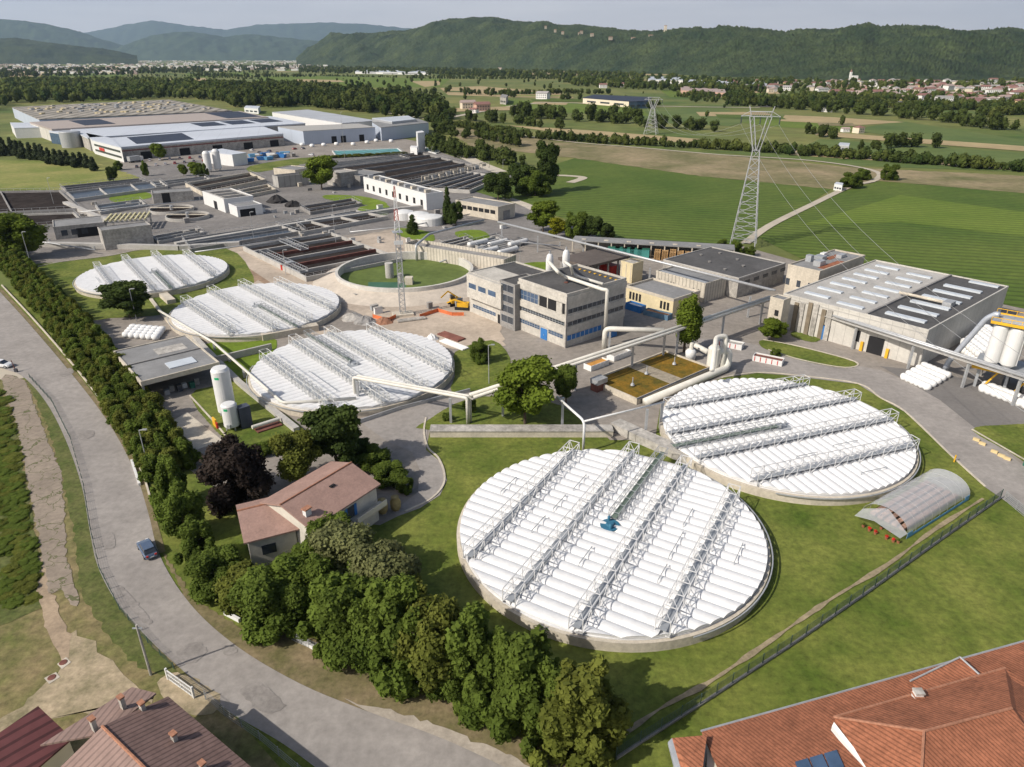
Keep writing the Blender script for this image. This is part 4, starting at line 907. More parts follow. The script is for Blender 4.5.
for key, b_, tp, hw, lb, nm in [
 ('purple', (238, 500), 438, 38, 'dark purple leaved tree left of the villa roof', 'tree'), ('roundd', (338, 470), 404, 33, 'dark green round tree behind the villa by the road portal', 'tree'),
 ('olive', (300, 484), 428, 27, 'olive green tree between purple tree and dark round tree', 'tree'), ('roundb', (525, 424), 357, 33, 'large bright green tree in front of the office block', 'tree'),
 ('roundg', (566, 403), 364, 15, 'small green tree right of the large bright tree', 'tree'), ('cypress', (684, 352), 291, 12, 'slim columnar cypress beside the workshop', 'tree'), ('cypress', (691, 349), 300, 9, 'shorter cypress touching the slim columnar one', 'tree'),
 ('roundb', (771, 341), 318, 15, 'small lime green tree on the grass island by the warehouse', 'tree'), ('bushg', (480, 362), 338, 12, 'round shrub on the lawn beside the hoop truss tank', 'shrub'),
 ('roundd', (130, 318), 280, 27, 'dark spreading tree in front of the farthest covered tank', 'tree'), ('roundb', (24, 258), 212, 26, 'bright tree at the far left plant entrance', 'tree'), ('roundb', (322, 190), 155, 18, 'lone green tree in the middle of the plant', 'tree'),
 ('cypd', (448, 224), 186, 7, 'tall dark conifer by the long white building', 'tree'), ('bushd', (456, 226), 200, 9, 'dark tree right of the tall conifer', 'tree'), ('cypd', (413, 234), 214, 8, 'small conifer by the round white roofed tanks', 'tree'),
 ('roundd', (547, 192), 139, 14, 'tallest dark tree of the clump at the vineyard corner', 'tree'), ('bushd', (522, 194), 162, 20, 'wide dark tree left of the tallest one in the vineyard corner', 'tree'), ('bushd', (498, 200), 170, 18, 'dark tree at the left end of the vineyard corner clump', 'tree'), ('bushg', (535, 196), 168, 18, 'green tree in front of the tallest one in the vineyard corner', 'tree'),
 ('roundb', (543, 232), 200, 17, 'bright green tree beside the yellow one at the vineyard edge', 'tree'), ('roundy', (556, 238), 217, 10, 'small golden yellow tree at the vineyard edge', 'tree'),
 ('bushg', (575, 238), 210, 14, 'green tree right of the golden one', 'tree'), ('bushd', (592, 239), 214, 14, 'dark tree at the left end of the vineyard field', 'tree'), ('bushd', (606, 240), 222, 10, 'low dark shrub at the left end of the vineyard field', 'shrub'),
 ('bushd', (114, 182), 165, 7, 'small dark round tree at the meadow corner by the factory', 'tree'), ('roundb', (184, 176), 164, 5, 'small yellow green shrub left of the pair by the white silos', 'shrub'), ('roundb', (196, 177), 162, 7, 'larger yellow green shrub of the pair by the white silos', 'shrub'), ('bushg', (204, 177), 162, 6, 'green shrub touching the white silos', 'shrub'),
 ('bushg', (146, 176), 160, 4, 'small thin tree by the factory car park', 'tree'), ('roundb', (160, 160), 143, 8, 'green tree by the factory wall', 'tree'), ('bushg', (119, 146+24), 160, 5, 'small shrub at the end of the grey poplars', 'shrub'),
 ('bushg', (888, 180), 163, 10, 'dark bush beside the bend of the gravel track', 'shrub'), ('bushg', (850, 188), 172, 12, 'bush behind the white hut on the track', 'shrub'), ('bushg', (862, 180), 168, 9, 'bush between hut and track bend', 'shrub'),
 ('bushg', (775, 356), 348, 6, 'low shrub on the grass island by the warehouse', 'shrub'), ('bushg', (390, 482), 462, 20, 'clipped hedge clump at the inside of the entrance loop', 'shrub'), ('bushg', (375, 470), 448, 20, 'dark hedge clump behind the villa', 'shrub'), ('bushd', (358, 458), 438, 18, 'dark hedge shrub beside the round tree', 'shrub'),
 ('bushg', (405, 492), 474, 10, 'low bright hedge clump at the tip of the entrance loop', 'shrub'), ('bushg', (447, 420), 412, 6, 'small round bush by the portal leg', 'shrub'), ('bushg', (470, 412), 396, 8, 'green bush under the pipe bridge', 'shrub'), ('bushg', (262, 455), 442, 12, 'low green shrub by the channel wall', 'shrub'),
 ('bushg', (735, 256), 240, 8, 'green bush at the foot of the power pylon', 'shrub'), ('bushg', (748, 256), 246, 8, 'second bush at the foot of the power pylon', 'shrub'), ('bushg', (722, 252), 238, 7, 'left bush at the foot of the power pylon', 'shrub'), ('bushg', (18, 150), 140, 6, 'dark bush at the left end of the factory', 'shrub')]:
    tree(key, lb, b_, tp, hw, name=nm, cat=nm)
r = random.Random(9)
for k in range(17):
    x = -6+k*6.3+r.uniform(-1, 1); y = 152+k*1.0+r.uniform(-1.5, 1.5)
    tree('greyp', 'grey green conifer in the row between meadow and factory', (x, y+2), y-19+k*.35, 5.5, name='conifer', group='grey green conifers by the factory')
# left rough scrub
for k in range(120):
    y = 396+k*1.75+r.uniform(-4, 4); x = 2+k*.30-34*r.random()**1.5
    tree('bushg' if k % 2 else 'hedge2', 'low scrub bush in the rough ground left of the cracked lane', (x, y), y-12, 11, name='bush', cat='bush', group='scrub left of the cracked lane', h=r.uniform(.2, .55))
# ---------------- far trees, tree lines, woods ----------------
FT = []
for k in range(6):
    rr = np.random.default_rng(40+k); bl = []
    for q in range(9):
        a = rr.uniform(0, 2*PI); u = rr.random()**.5; s_ = rr.uniform(.17, .26); zc = rr.uniform(.3, .8)
        bl.append((u*.26*math.cos(a), u*.26*math.sin(a), zc, s_, s_, s_*1.0))
    bl.append((0, 0, .3, .25, .25, .28))
    FT.append(leafmesh('far_crown', crown_co(rr, bl, 420, .05, .75), farleaf, cores(bl, .86)))
nfar = [0]
FARLABEL = {}
def fartree(x, y, h, wd, label, group):
    o = bpy.data.objects.new('tree', FT[random.randrange(6)]); C.objects.link(o); o.location = (x, y, 0); s_ = wd/.75
    o.scale = (s_, s_, h); o.rotation_euler = (0, 0, random.uniform(0, 6.28)); tag(o, label, 'tree', group); nfar[0] += 1
def line_pts(px, n, dep):
    w_ = gp(px); seg = [math.dist(w_[i], w_[i+1]) for i in range(len(w_)-1)]; tot = sum(seg); out = []
    for k in range(n):
        d_ = tot*(k+random.random())/n; i = 0
        while i < len(seg)-1 and d_ > seg[i]: d_ -= seg[i]; i += 1
        f_ = d_/seg[i]; x = w_[i][0]+(w_[i+1][0]-w_[i][0])*f_; y = w_[i][1]+(w_[i+1][1]-w_[i][1])*f_
        out.append((x+random.uniform(-.3, .3)*dep, y+random.random()*dep))
    return out
def treeline(px, n, dep, h, label, group):
    for x, y in line_pts(px, n, dep): 
        hh = h*random.uniform(.7, 1.25); fartree(x, y, hh, hh*random.uniform(.6, .9), label, group)
def merged(name, pts, hs, mat=farleaf, lab=None, cat='trees', wr=(.7, 1.1)):
    vs = []; nq = 160; rr = np.random.default_rng(len(pts)); out = []
    base = []
    for k in range(4):
        bl = [(rr.uniform(-.2, .2), rr.uniform(-.2, .2), rr.uniform(.35, .75), .28, .28, .26) for _ in range(6)]
        base.append((crown_co(rr, bl, nq, .075, .75), cores([(0, 0, .5, .36, .36, .5)], .95)))
    cv, cf, o = [], [], 0
    for i, (x, y) in enumerate(pts):
        c0, (kv, kf) = base[i % 4]; h = hs*random.choice((.5, .75, .9, 1.0, 1.1, 1.35))*random.uniform(.9, 1.1); w_ = h*random.uniform(*wr); a = random.uniform(0, 6.28); ca, sa = math.cos(a), math.sin(a)
        def tr(c_):
            q = np.empty_like(c_); q[:, 0] = (c_[:, 0]*ca - c_[:, 1]*sa)*w_+x; q[:, 1] = (c_[:, 0]*sa + c_[:, 1]*ca)*w_+y; q[:, 2] = c_[:, 2]*h; return q
        out.append(tr(c0)); cv.append(tr(kv)); cf.append(kf+o); o += len(kv)
    me = leafmesh(name, np.concatenate(out), mat, (np.concatenate(cv), np.concatenate(cf)))
    ob = bpy.data.objects.new(name, me); C.objects.link(ob); ob['kind'] = 'stuff'
    if lab: tag(ob, lab, cat)
    return ob
def in_poly(q, x, y):
    c_ = False; n = len(q)
    for i in range(n):
        (x1, y1), (x2, y2) = q[i], q[i-1]
        if (y1 > y) != (y2 > y) and x < (x2-x1)*(y-y1)/(y2-y1)+x1: c_ = not c_
    return c_
def fill(px, n):
    q = gp(px); xs = [p[0] for p in q]; ys = [p[1] for p in q]; out = []
    while len(out) < n:
        x, y = random.uniform(min(xs), max(xs)), random.uniform(min(ys), max(ys))
        if in_poly(q, x, y): out.append((x, y))
    return out
merged('woodland', fill([(-60, 86), (60, 84), (140, 84), (200, 86), (230, 90), (250, 104), (170, 98.5), (40, 104), (10, 107), (-60, 118)], 1300), 15, lab='dense wood in front of the long hall roofs and the valley, left side')
merged('woodland', fill([(200, 88), (300, 90), (400, 97), (440, 110), (450, 124), (420, 121), (380, 116), (308, 107), (262, 108), (235, 108)], 1200), 14, lab='dense wood rising behind the white sloping factory roof')
merged('woodland', fill([(-60, 70), (150, 70), (290, 66), (300, 69), (200, 73), (100, 76), (-60, 80)], 700), 15, lab='thin far woods and hedges in the valley at left')
merged('woodland', fill([(300, 68), (400, 69), (512, 72), (620, 75), (760, 83), (860, 86), (1100, 84), (1100, 88), (860, 91), (700, 87), (560, 80), (420, 75), (300, 73)], 1500), 14, lab='broken woodland strip along the foot of the wooded ridge')
merged('woodland', fill([(560, 82), (700, 88), (765, 90), (765, 94), (700, 93), (580, 87)], 300), 13, lab='scattered trees between the far factories')
merged('woodland', fill([(768, 100), (850, 96), (1100, 101), (1100, 104), (900, 101), (768, 103)], 500), 9, lab='tree belt in front of the distant town')
merged('hedgerow', line_pts([(428, 122), (520, 138), (600, 144), (720, 150)], 260, 12), 5.5, lab='low hedgerow along the far side of the white track')
merged('hedgerow', line_pts([(720, 150), (830, 158), (930, 166), (1100, 178)], 240, 14), 6, lab='scrubby hedgerow between track and crop fields at right')
rq = random.Random(12)
for k in range(26):
    x, y = rq.uniform(-20, 1000), 66+50*rq.random()**1.3
    if x < 440 and y > 80: y = rq.uniform(66, 80)
    if x > 720 and y < 105: y = rq.uniform(106, 112)
    w_ = rq.uniform(60, 190); merged('hedgerow', line_pts([(x, y), (x+w_*.5, y+rq.uniform(-1, 2)), (x+w_, y+rq.uniform(-1, 4))], int(w_*.55), 14), rq.uniform(6, 11), lab='thin hedgerow number %d of the valley plain' % k if 0 else 'irregular hedgerow between fields of the valley plain')
merged('scattered_trees', fill([(-60, 66), (300, 65), (620, 74), (1100, 105), (1100, 140), (820, 128), (640, 112), (440, 100), (300, 84), (-60, 84)], 700), 9, lab='trees scattered through the fields of the valley plain')
G1 = 'trees in the belts of the farmland behind the plant'
def TL(px, n, dep, h, where): treeline(px, n, dep, h, 'dark green tree in the belt ' + where, 'farmland trees ' + where)
TL([(442, 119), (500, 124), (560, 130)], 20, 25, 10, 'beside the pink farmhouse')
TL([(512, 117), (560, 121), (620, 124), (640, 125)], 26, 30, 14, 'in front of the blue roofed commercial building')
TL([(640, 128), (700, 131), (716, 132)], 14, 20, 10, 'left of the power pylon')
TL([(768, 108), (820, 112), (870, 116), (920, 118)], 22, 30, 13, 'below the distant town')
TL([(905, 118), (960, 125), (1030, 134), (1100, 142)], 26, 40, 13, 'at the right edge above the crop field')
TL([(862, 152), (905, 147), (945, 150), (950, 150)], 9, 10, 9, 'dividing the two crop fields')
TL([(430, 148), (460, 158), (490, 163), (520, 168)], 34, 22, 9, 'behind the rear basins')
TL([(436, 132), (460, 138), (490, 142), (520, 148)], 24, 16, 9, 'right of the grey factory hall')
TL([(720, 100), (770, 104)], 9, 20, 11, 'above the power pylon')
TL([(448, 92), (520, 98), (590, 101)], 16, 20, 11, 'by the stubble field')
TL([(340, 84), (400, 90), (440, 96)], 12, 25, 12, 'above the white sloping roof')
TL([(810, 134), (835, 140), (840, 140)], 6, 8, 8, 'by the small farmhouse at right')
TL([(240, 82), (300, 84), (330, 85)], 12, 20, 11, 'in the valley meadows')
TL([(790, 98), (830, 100), (860, 103)], 10, 18, 12, 'left of the town highway')
# ---------------- houses in the foreground ----------------
def gable(name, label, cat, ridge, eave_near, eave_far, zr, ze, wall, roof, over=.5, base=0, ridge2=None, hip=0):
    """ridge: two measured ridge points at height zr; eave points: measured eave lines at ze (pairs)"""
    r0, r1 = G(*ridge[0], zr), G(*ridge[1], zr); e = [G(*p, ze) for p in eave_near]; 
    d = (r1-r0); L = math.hypot(d.x, d.y); az = math.atan2(d.y, d.x); u = Vector((math.cos(az), math.sin(az), 0)); v = Vector((-u.y, u.x, 0))
    hw = sum(abs((p-r0).dot(v)) for p in e)/len(e); hf = hw if eave_far is None else eave_far
    t = T(name, label, cat, (r0.x, r0.y, 0), az)
    sg = -1 if (e[0]-r0).dot(v) < 0 else 1
    n0, f0 = sg*hw, -sg*hf; zf = zr-(zr-ze)*hf/hw
    m = MB(); y0, y1 = sorted((n0, f0)); z0, z1 = (ze, zf) if y0 == n0 else (zf, ze)
    th = .22
    # two roof slabs
    for (ya, za) in ((y0, z0), (y1, z1)):
        m.add([(-over+hip*0, ya, za), (L+over, ya, za), (L+over, 0, zr), (-over, 0, zr), (-over, ya, za-th), (L+over, ya, za-th), (L+over, 0, zr-th), (-over, 0, zr-th)],
              [(0,1,2,3), (4,7,6,5), (0,4,5,1), (1,5,6,2), (3,2,6,7), (0,3,7,4)])
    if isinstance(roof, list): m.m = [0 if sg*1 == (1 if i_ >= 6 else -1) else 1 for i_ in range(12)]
    rf = m.mk('roof', roof, t)
    MB().tube([(-over, 0, zr+.02), (L+over, 0, zr+.02)], .14, 6).mk('ridge_cap', ridgem, rf)
    i = over*.9; ya, yb = y0+i, y1-i; za, zb = z0+(zr-z0)*(i/abs(y0))-th-.02, z1+(zr-z1)*(i/abs(y1))-th-.02
    m = MB(); vs = [(0, ya, base), (0, yb, base), (0, yb, zb), (0, 0, zr-th-.02), (0, ya, za)]; vs += [(L, p[1], p[2]) for p in vs]
    m.add(vs, [(0,1,2,3,4)[::-1], (5,6,7,8,9), (0,1,6,5), (1,2,7,6), (4,0,5,9), (2,3,8,7), (3,4,9,8)]); m.mk('wall', wall, t)
    return t, L, y0, y1, z0, z1, az
def chimney(t, x, y, z, h=1.2, w_=.45, mat=cream, cap=ridgem):
    c_ = MB().box(x-w_, y-w_*.7, z-.6, x+w_, y+w_*.7, z+h).mk('chimney', mat, t)
    MB().box(x-w_*1.25, y-w_*.95, z+h, x+w_*1.25, y+w_*.95, z+h+.16).mk('chimney_cap', cap, c_)
# villa beside the entrance loop
zr = 7.6
t, L, y0, y1, z0, z1, az = gable('villa', 'two storey villa with weathered pink tiled roof beside the entrance drive', 'house', [(283, 503), (349, 464)], [(297, 534), (374, 492)], 4.4, zr, 6.0, M('villa_wall', (.56, .53, .46), .85, .1, .3, det2=(1.5, .1)), tilep)
V_, L_, vy0 = t, L, y0
for x0, x1, z_, zz_ in ((L*.32, L*.42, 3.9, 5.1), (L*.52, L*.62, 3.4, 5.2), (L*.12, L*.2, 3.9, 5.1), (L*.3, L*.4, 1.0, 2.2), (L*.6, L*.7, .9, 2.2)):
    w_ = MB().box(x0, y0+.36, z_, x1, y0+.46, zz_).mk('window', glass, t); MB().box(x0-.5, y0+.34, z_, x0-.03, y0+.42, zz_).mk('shutter', bluep, w_); MB().box(x1+.03, y0+.34, z_, x1+.5, y0+.42, zz_).mk('shutter', bluep, w_)
MB().box(L*.55, y0-1.0, 2.9, L+.4, y0+.44, 3.1).mk('balcony_slab', concb, t); MB().box(L*.55, y0-1.05, 3.1, L+.4, y0-.95, 3.9).mk('balcony_parapet', cream, t)
chimney(t, L*.08, y0*.62, 6.2, 1.3, mat=paintw)
MB().box(L*.55, y0*.35, 7.15, L*.62, y0*.28, 7.3).mk('roof_hatch', dark, t)
t, L, y0, y1, z0, z1, az = gable('villa_wing', 'lower gabled wing of the villa with pink tiled roof and pale end wall', 'house', [(241, 510), (287, 499)], [(262, 543), (310, 522)], 2.6, 6.0, 4.6, MATS['villa_wall'], tilep)
MB().box(-.06, y0*.6, 1, .04, y0*.3, 2.6).mk('window', glass, t); MB().box(L*.25, y0+.36, 1.8, L*.55, y0+.46, 3.2).mk('window', glass, t)
# lower left houses
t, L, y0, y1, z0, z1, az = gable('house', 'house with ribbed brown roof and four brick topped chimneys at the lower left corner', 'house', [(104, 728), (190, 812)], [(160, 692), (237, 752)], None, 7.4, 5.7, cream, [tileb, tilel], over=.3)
for x, y in ((.6, -.4), (1.2, y0*.32), (L*.22, y0*.45) , (L*.4, y0*.8)): pass
def onroof(px, py, z): g = G(px, py, z); q = g - t.location; c_, s_ = math.cos(-az), math.sin(-az); return q.x*c_-q.y*s_, q.x*s_+q.y*c_
for px, py in ((94, 726), (141, 703), (173, 734), (202, 764), (121, 699)):
    x, y = onroof(px, py, 7.2); zz_ = 7.4-(7.4-5.7)*min(1, abs(y)/abs(y0 if y < 0 else y1)); chimney(t, x, y, zz_, .75, .26, concw)
A_ = [G(*p, zq) for p, zq in (((104, 728), 7.35), ((50, 760), 5.2), ((20, 800), 5.2), ((160, 832), 7.35))]
t2 = T('house_annex', 'pale pink striped lean-to roof on the left side of the ribbed brown roof house', 'building', (A_[0].x, A_[0].y, 0))
q = [a_-Vector((A_[0].x, A_[0].y, 0)) for a_ in ([G(106, 733, 6.8), G(156, 693, 5.5), G(132, 687, 5.4), G(40, 745, 6.6)])]
m = MB(); m.add([tuple(v) for v in q]+[(v.x, v.y, v.z-.2) for v in q], [(0,1,2,3), (4,7,6,5), (0,4,5,1), (1,5,6,2), (2,6,7,3), (3,7,4,0)]); m.mk('roof', tilel, t2)
qq = [(v.x, v.y) for v in q]; MB().prism([(x*.8+.3, y*.8) for x, y in qq], 0, 4.0).mk('wall', cream, t2)
t3 = T('house', 'low house with dark red ribbed metal roof at the left bottom corner', 'house', tuple(G(38, 712, 4.2))[:2]+(0,), rad(-40))
g0 = G(38, 712, 4.2); q = [G(*p, zq)-Vector((g0.x, g0.y, 0)) for p, zq in (((38, 706), 4.8), ((72, 738), 3.6), ((0, 800), 3.6), ((-40, 760), 4.8))]
ca, sa = math.cos(rad(40)), math.sin(rad(40)); q = [Vector((v.x*ca-v.y*sa, v.x*sa+v.y*ca, v.z)) for v in q]
q2 = [G(*p, zq)-Vector((g0.x, g0.y, 0)) for p, zq in (((38, 706), 4.8), ((-40, 760), 4.8), ((-80, 740), 3.6), ((-5, 730), 3.6))]; q2 = [Vector((v.x*ca-v.y*sa, v.x*sa+v.y*ca, v.z)) for v in q2]
m = MB()
for Q in (q, ):
    m.add([tuple(v) for v in Q]+[(v.x, v.y, v.z-.2) for v in Q], [(0,1,2,3), (4,7,6,5), (0,4,5,1), (1,5,6,2), (2,6,7,3), (3,7,4,0)])
m.mk('roof', tiled, t3); MB().prism([(v.x*.85, v.y*.85) for v in q], 0, 3.4).mk('wall', cream, t3)
# lower right house: big tiled roof with hips
def slab(t, name, pts, mat, th=.25):
    o_ = t.location; q = [G(*p) if len(p) == 3 else p for p in pts]; q = [(v.x-o_.x, v.y-o_.y, v.z) for v in q]; n = len(q)
    m = MB(); m.add(q+[(x, y, z_-th) for x, y, z_ in q], [tuple(range(n)), tuple(range(n, 2*n))[::-1]]+[(i, n+i, n+(i+1)%n, (i+1)%n) for i in range(n)]); return m.mk(name, mat, t)
g0 = G(850, 740, 8); t = T('large_house', 'large house with terracotta tiled hipped roofs filling the lower right corner', 'house', (g0.x, g0.y, 0))
ze, zm, zt = 6.8, 7.9, 9.2
dn = (G(702, 731, ze), G(1060, 632, ze), G(1060, 860, 9.2)); nn = (dn[1]-dn[0]).cross(dn[2]-dn[0]).normalized(); nn = nn if nn.z > 0 else -nn
_d = G(760, 860, 0)-Vector((0, 0, HC)); _q = Vector((0, 0, HC))+_d*((dn[0]-Vector((0, 0, HC))).dot(nn)/_d.dot(nn))
R1 = slab(t, 'roof', [(702, 731, ze), (1060, 632, ze), (1060, 860, 9.2), (760, 860, _q.z)], tile)
slab(t, 'roof', [(834, 717, 8.2), (1005, 668, 8.2), (1012, 708, 10.4), (924, 731, 10.4)], tile)
slab(t, 'roof', [(834, 717, 8.2), (924, 731, 10.4), (918, 840, 8.6), (870, 770, 8.2)], tile)
slab(t, 'roof', [(924, 731, 10.4), (1012, 708, 10.4), (1080, 800, 8.6), (918, 840, 8.6)], tile)
slab(t, 'roof', [(1005, 668, 8.2), (1080, 720, 8.6), (1080, 800, 8.6), (1012, 708, 10.4)], tile)
slab(t, 'roof', [(910, 681, 7.3), (960, 657, 8.2), (979, 674, 8.1), (925, 692, 7.6)], tile)
for a_, b_ in (((834, 717, 8.25), (924, 731, 10.45)), ((924, 731, 10.45), (1012, 708, 10.45)), ((924, 731, 10.45), (918, 840, 8.65)), ((834, 717, 8.25), (1005, 668, 8.25))):
    p, q = G(*a_)-t.location, G(*b_)-t.location; MB().tube([p, q], .12, 6).mk('ridge_cap', ridgem, t)
for a_, b_ in (((910, 681, 7.4), (960, 657, 8.3)), ((960, 657, 8.3), (980, 675, 8.2))):
    p, q = G(*a_)-t.location, G(*b_)-t.location; MB().tube([p, q], .09, 6).mk('gutter', MATS['light_blue_paint'] if 0 else galv, t)
p, q = G(701, 731, ze)-t.location, G(1060, 631, ze)-t.location; MB().tube([p, q], .1, 6).mk('gutter', steel, t)
slab(t, 'dormer_roof', [(672, 738, 7.0), (707, 735, 7.6), (700, 790, 7.6), (690, 800, 6.6)], tile); slab(t, 'dormer_side', [(668, 742, 6.9), (672, 738, 7.0), (690, 800, 6.6), (684, 806, 6.4)], steel)
wl = [G(708, 742, ze-.4), G(1060, 645, ze-.4), G(1060, 900, ze-.4), G(700, 900, ze-.4)]; MB().prism([(v.x-t.location.x, v.y-t.location.y) for v in wl], 0, ze-.35).mk('wall', cream, t)
wl = [G(676, 746, 5.5), G(708, 742, 5.5), G(700, 810, 5.5), G(684, 800, 5.5)]; MB().prism([(v.x-t.location.x, v.y-t.location.y) for v in wl], 0, 5.9).mk('wall', conc, t)
slab(t, 'gable_board', [(834, 722, 8.1), (870, 768, 8.1), (872, 776, 7.9), (832, 726, 7.9)], paintw, .5)
g = G(916, 700, 8.0)-t.location; cm = MB().box(g.x-.35, g.y-.3, 7.3, g.x+.35, g.y+.3, 9.0).mk('chimney', paintw, t); MB().box(g.x-.42, g.y-.37, 8.6, g.x+.42, g.y+.37, 8.72).mk('chimney_band', ridgem, cm); MB().box(g.x-.42, g.y-.37, 9.0, g.x+.42, g.y+.37, 9.12).mk('chimney_cap', concw, cm)
dn = (G(702, 731, ze), G(1060, 632, ze), G(1060, 860, 9.2)); nn = (dn[1]-dn[0]).cross(dn[2]-dn[0]).normalized(); nn = nn if nn.z > 0 else -nn
def plane_pt(px, py, off):
    a_ = G(px, py, 0); b_ = Vector((0, 0, HC)); d = a_-b_; tt = (dn[0]-b_).dot(nn)/d.dot(nn); return b_+d*tt+nn*off-t.location
for k in range(3):
    x0, y0_ = 795+k*14.5, 763-k*4.2; q = [plane_pt(x0, y0_, .14), plane_pt(x0+12.5, y0_-3.6, .14), plane_pt(x0+20, y0_+13, .14), plane_pt(x0+7, y0_+17, .14)]
    m = MB(); m.add([tuple(v) for v in q]+[tuple(v-nn*.2) for v in q], [(0,1,2,3), (4,7,6,5), (0,4,5,1), (1,5,6,2), (2,6,7,3), (3,7,4,0)]); m.mk('roof_window', blueglass, t)
# ---------------- fences, gate, posts ----------------
mesh_f = M('fence_mesh', (.055, .085, .07), .7, .1, 2)
def fence(name, label, px, h, sp, mat, post, rails=(0.05, .98), world=False, wires=7, base=0, thick=.04):
    pts = [Vector(p) if world else G(*p) for p in px]; P0 = pts[0]; t = T(name, label, 'fence', (P0.x, P0.y, 0)); m = MB(); mw = MB()
    for i in range(len(pts)-1):
        a_, b_ = pts[i]-P0, pts[i+1]-P0; L = (b_-a_).length; n = max(1, round(L/sp))
        for k in range(n + (i == len(pts)-2)):
            p = a_+(b_-a_)*k/n; q_ = MB().box(-.04, -.04, 0, .04, .04, h+.08).mk('post', post, t); q_.location = (p.x, p.y, 0)
        for k in range(wires): z_ = base+h*(rails[0]+(rails[1]-rails[0])*k/(wires-1)); mw.bar((a_.x, a_.y, z_), (b_.x, b_.y, z_), thick)
        nv = int(L/.22)
        for k in range(nv): p = a_+(b_-a_)*k/nv; mw.bar((p.x, p.y, base+h*rails[0]), (p.x, p.y, base+h*rails[1]), thick*.8)
    mw.mk('mesh_panel', mat, t); return t
fence('mesh_fence', 'dark green mesh fence running diagonally across the lawn with a low kerb', [(616, 760), (640, 744), (700, 706), (790, 647), (862, 597), (930, 548), (1000, 499)], 1.7, 2.6, mesh_f, M('fence_post', (.06, .10, .085), .6, .1), wires=9, thick=.022)
strip('fence_kerb', [(616, 760), (640, 744), (700, 706), (790, 647), (862, 597), (930, 548), (1000, 499)], .0, .25, concd, h=.25, sm=0)
fence('mesh_fence', 'grey mesh fence beside the road at the right edge', [(1004, 500), (1040, 530)], 1.5, 2.5, galv, galv, wires=6)
fence('mesh_fence', 'low green mesh fence on the left side of the public road', [(30, 378), (52, 402), (71, 440), (84, 486), (91, 530), (100, 570), (120, 610), (148, 643), (174, 669)], .9, 2.6, mesh_f, MATS['fence_post'], wires=5, thick=.014)
fence('dark_fence', 'dark wire fence curving along the road edge below the white gate', [(206, 700), (225, 716), (260, 740), (320, 790)], 1.2, 2.5, steel, steel, wires=4, thick=.02)
fence('gap_fence', 'dark railing seen through the gap in the roadside tree belt', [(292, 640), (318, 652)], 1.3, 1.2, steel, steel, wires=4)
a_, b_ = G(169, 680), G(194, 698); t = T('gate', 'white two leaf metal gate at the lower left house entrance', 'gate', (a_.x, a_.y, 0), math.atan2(b_.y-a_.y, b_.x-a_.x)); L = (b_-a_).length
for k in range(2):
    m = MB(); x0, x1 = k*L/2+.03, (k+1)*L/2-.03
    for z_ in (.1, .75, 1.35): m.box(x0, -.04, z_, x1, .04, z_+.1)
    for q in range(9): x = x0+(x1-x0-.05)*q/8; m.box(x, -.03, .1, x+.05, .03, 1.4)
    m.mk('gate_leaf', paintw, t)
for x in (-.12, L+.04): MB().box(x-.08, -.1, 0, x+.12, .1, 1.6).mk('gate_post', paintw, t)
for i, (q, lb) in enumerate([([(96, 418), (112, 436)], 'upper'), ([(176, 549), (186, 566)], 'middle')]): pass
for q, lb in (([(289, 634), (315, 650)], 'white kerb wall in the left gap of the tree belt'), ([(406, 676), (433, 690)], 'white kerb wall in the right gap of the tree belt'), ([(225, 614), (240, 622)], 'short white kerb wall at the road bend'), ([(132, 462), (140, 486)], 'white stone pile kerb beside the hedge end')):
    wallrun('kerb_wall', lb, q, .35, .5, paintw)
def post(name, label, x, y, top, r_=.07, mat=galv, cat='pole', arm=None, group=None):
    g = G(x, y); h = HT(x, y, top); t = T(name, label, cat, (g.x, g.y, 0), 0, group); MB().tube([(0, 0, 0), (0, 0, h)], r_*1.3, 8, r1=r_).mk('pole', mat, t)
    if arm: MB().tube([(0, 0, h-.05), (arm[0], arm[1], h+.1)], r_*.8, 6).mk('arm', mat, t); MB().box(arm[0]-.35, arm[1]-.14, h, arm[0]+.35, arm[1]+.14, h+.18).mk('lamp_head', galv, t)
    return t, h
t, h = post('utility_pole', 'wooden utility pole leaning beside the lower left house', 151, 675, 625, .11, concw); MB().box(-.5, -.06, h-.5, .5, .06, h-.38).mk('crossarm', steel, t)
for x, y, tp, lb in ((149, 470, 430, 'lamp post rising from the roadside hedge end'), (489, 384, 345, 'slim lamp post in front of the office lawn'), (137, 322, 289, 'lamp post beside the dark spreading tree'), (32, 268, 232, 'lamp post at the far left entrance'), (254, 240, 212, 'lamp post beside the long rear basin'), (336, 244, 205, 'lamp post between the rear basins and sandy yard'), (520, 262, 238, 'lamp post behind the small office block'),
                     (54, 205, 178, 'pole by the far left dark basins'), (286, 275, 250, 'pole by the basin bridge'), (345, 160, 112, 'tall pole in front of the blue grey hall'), (503, 168, 160, 'pole by the farm road'), (432, 160, 147, 'pole by the white tower')):
    post('lamp_post', lb, x, y, tp, .07, galv, 'lamp post', arm=(.9, 0))
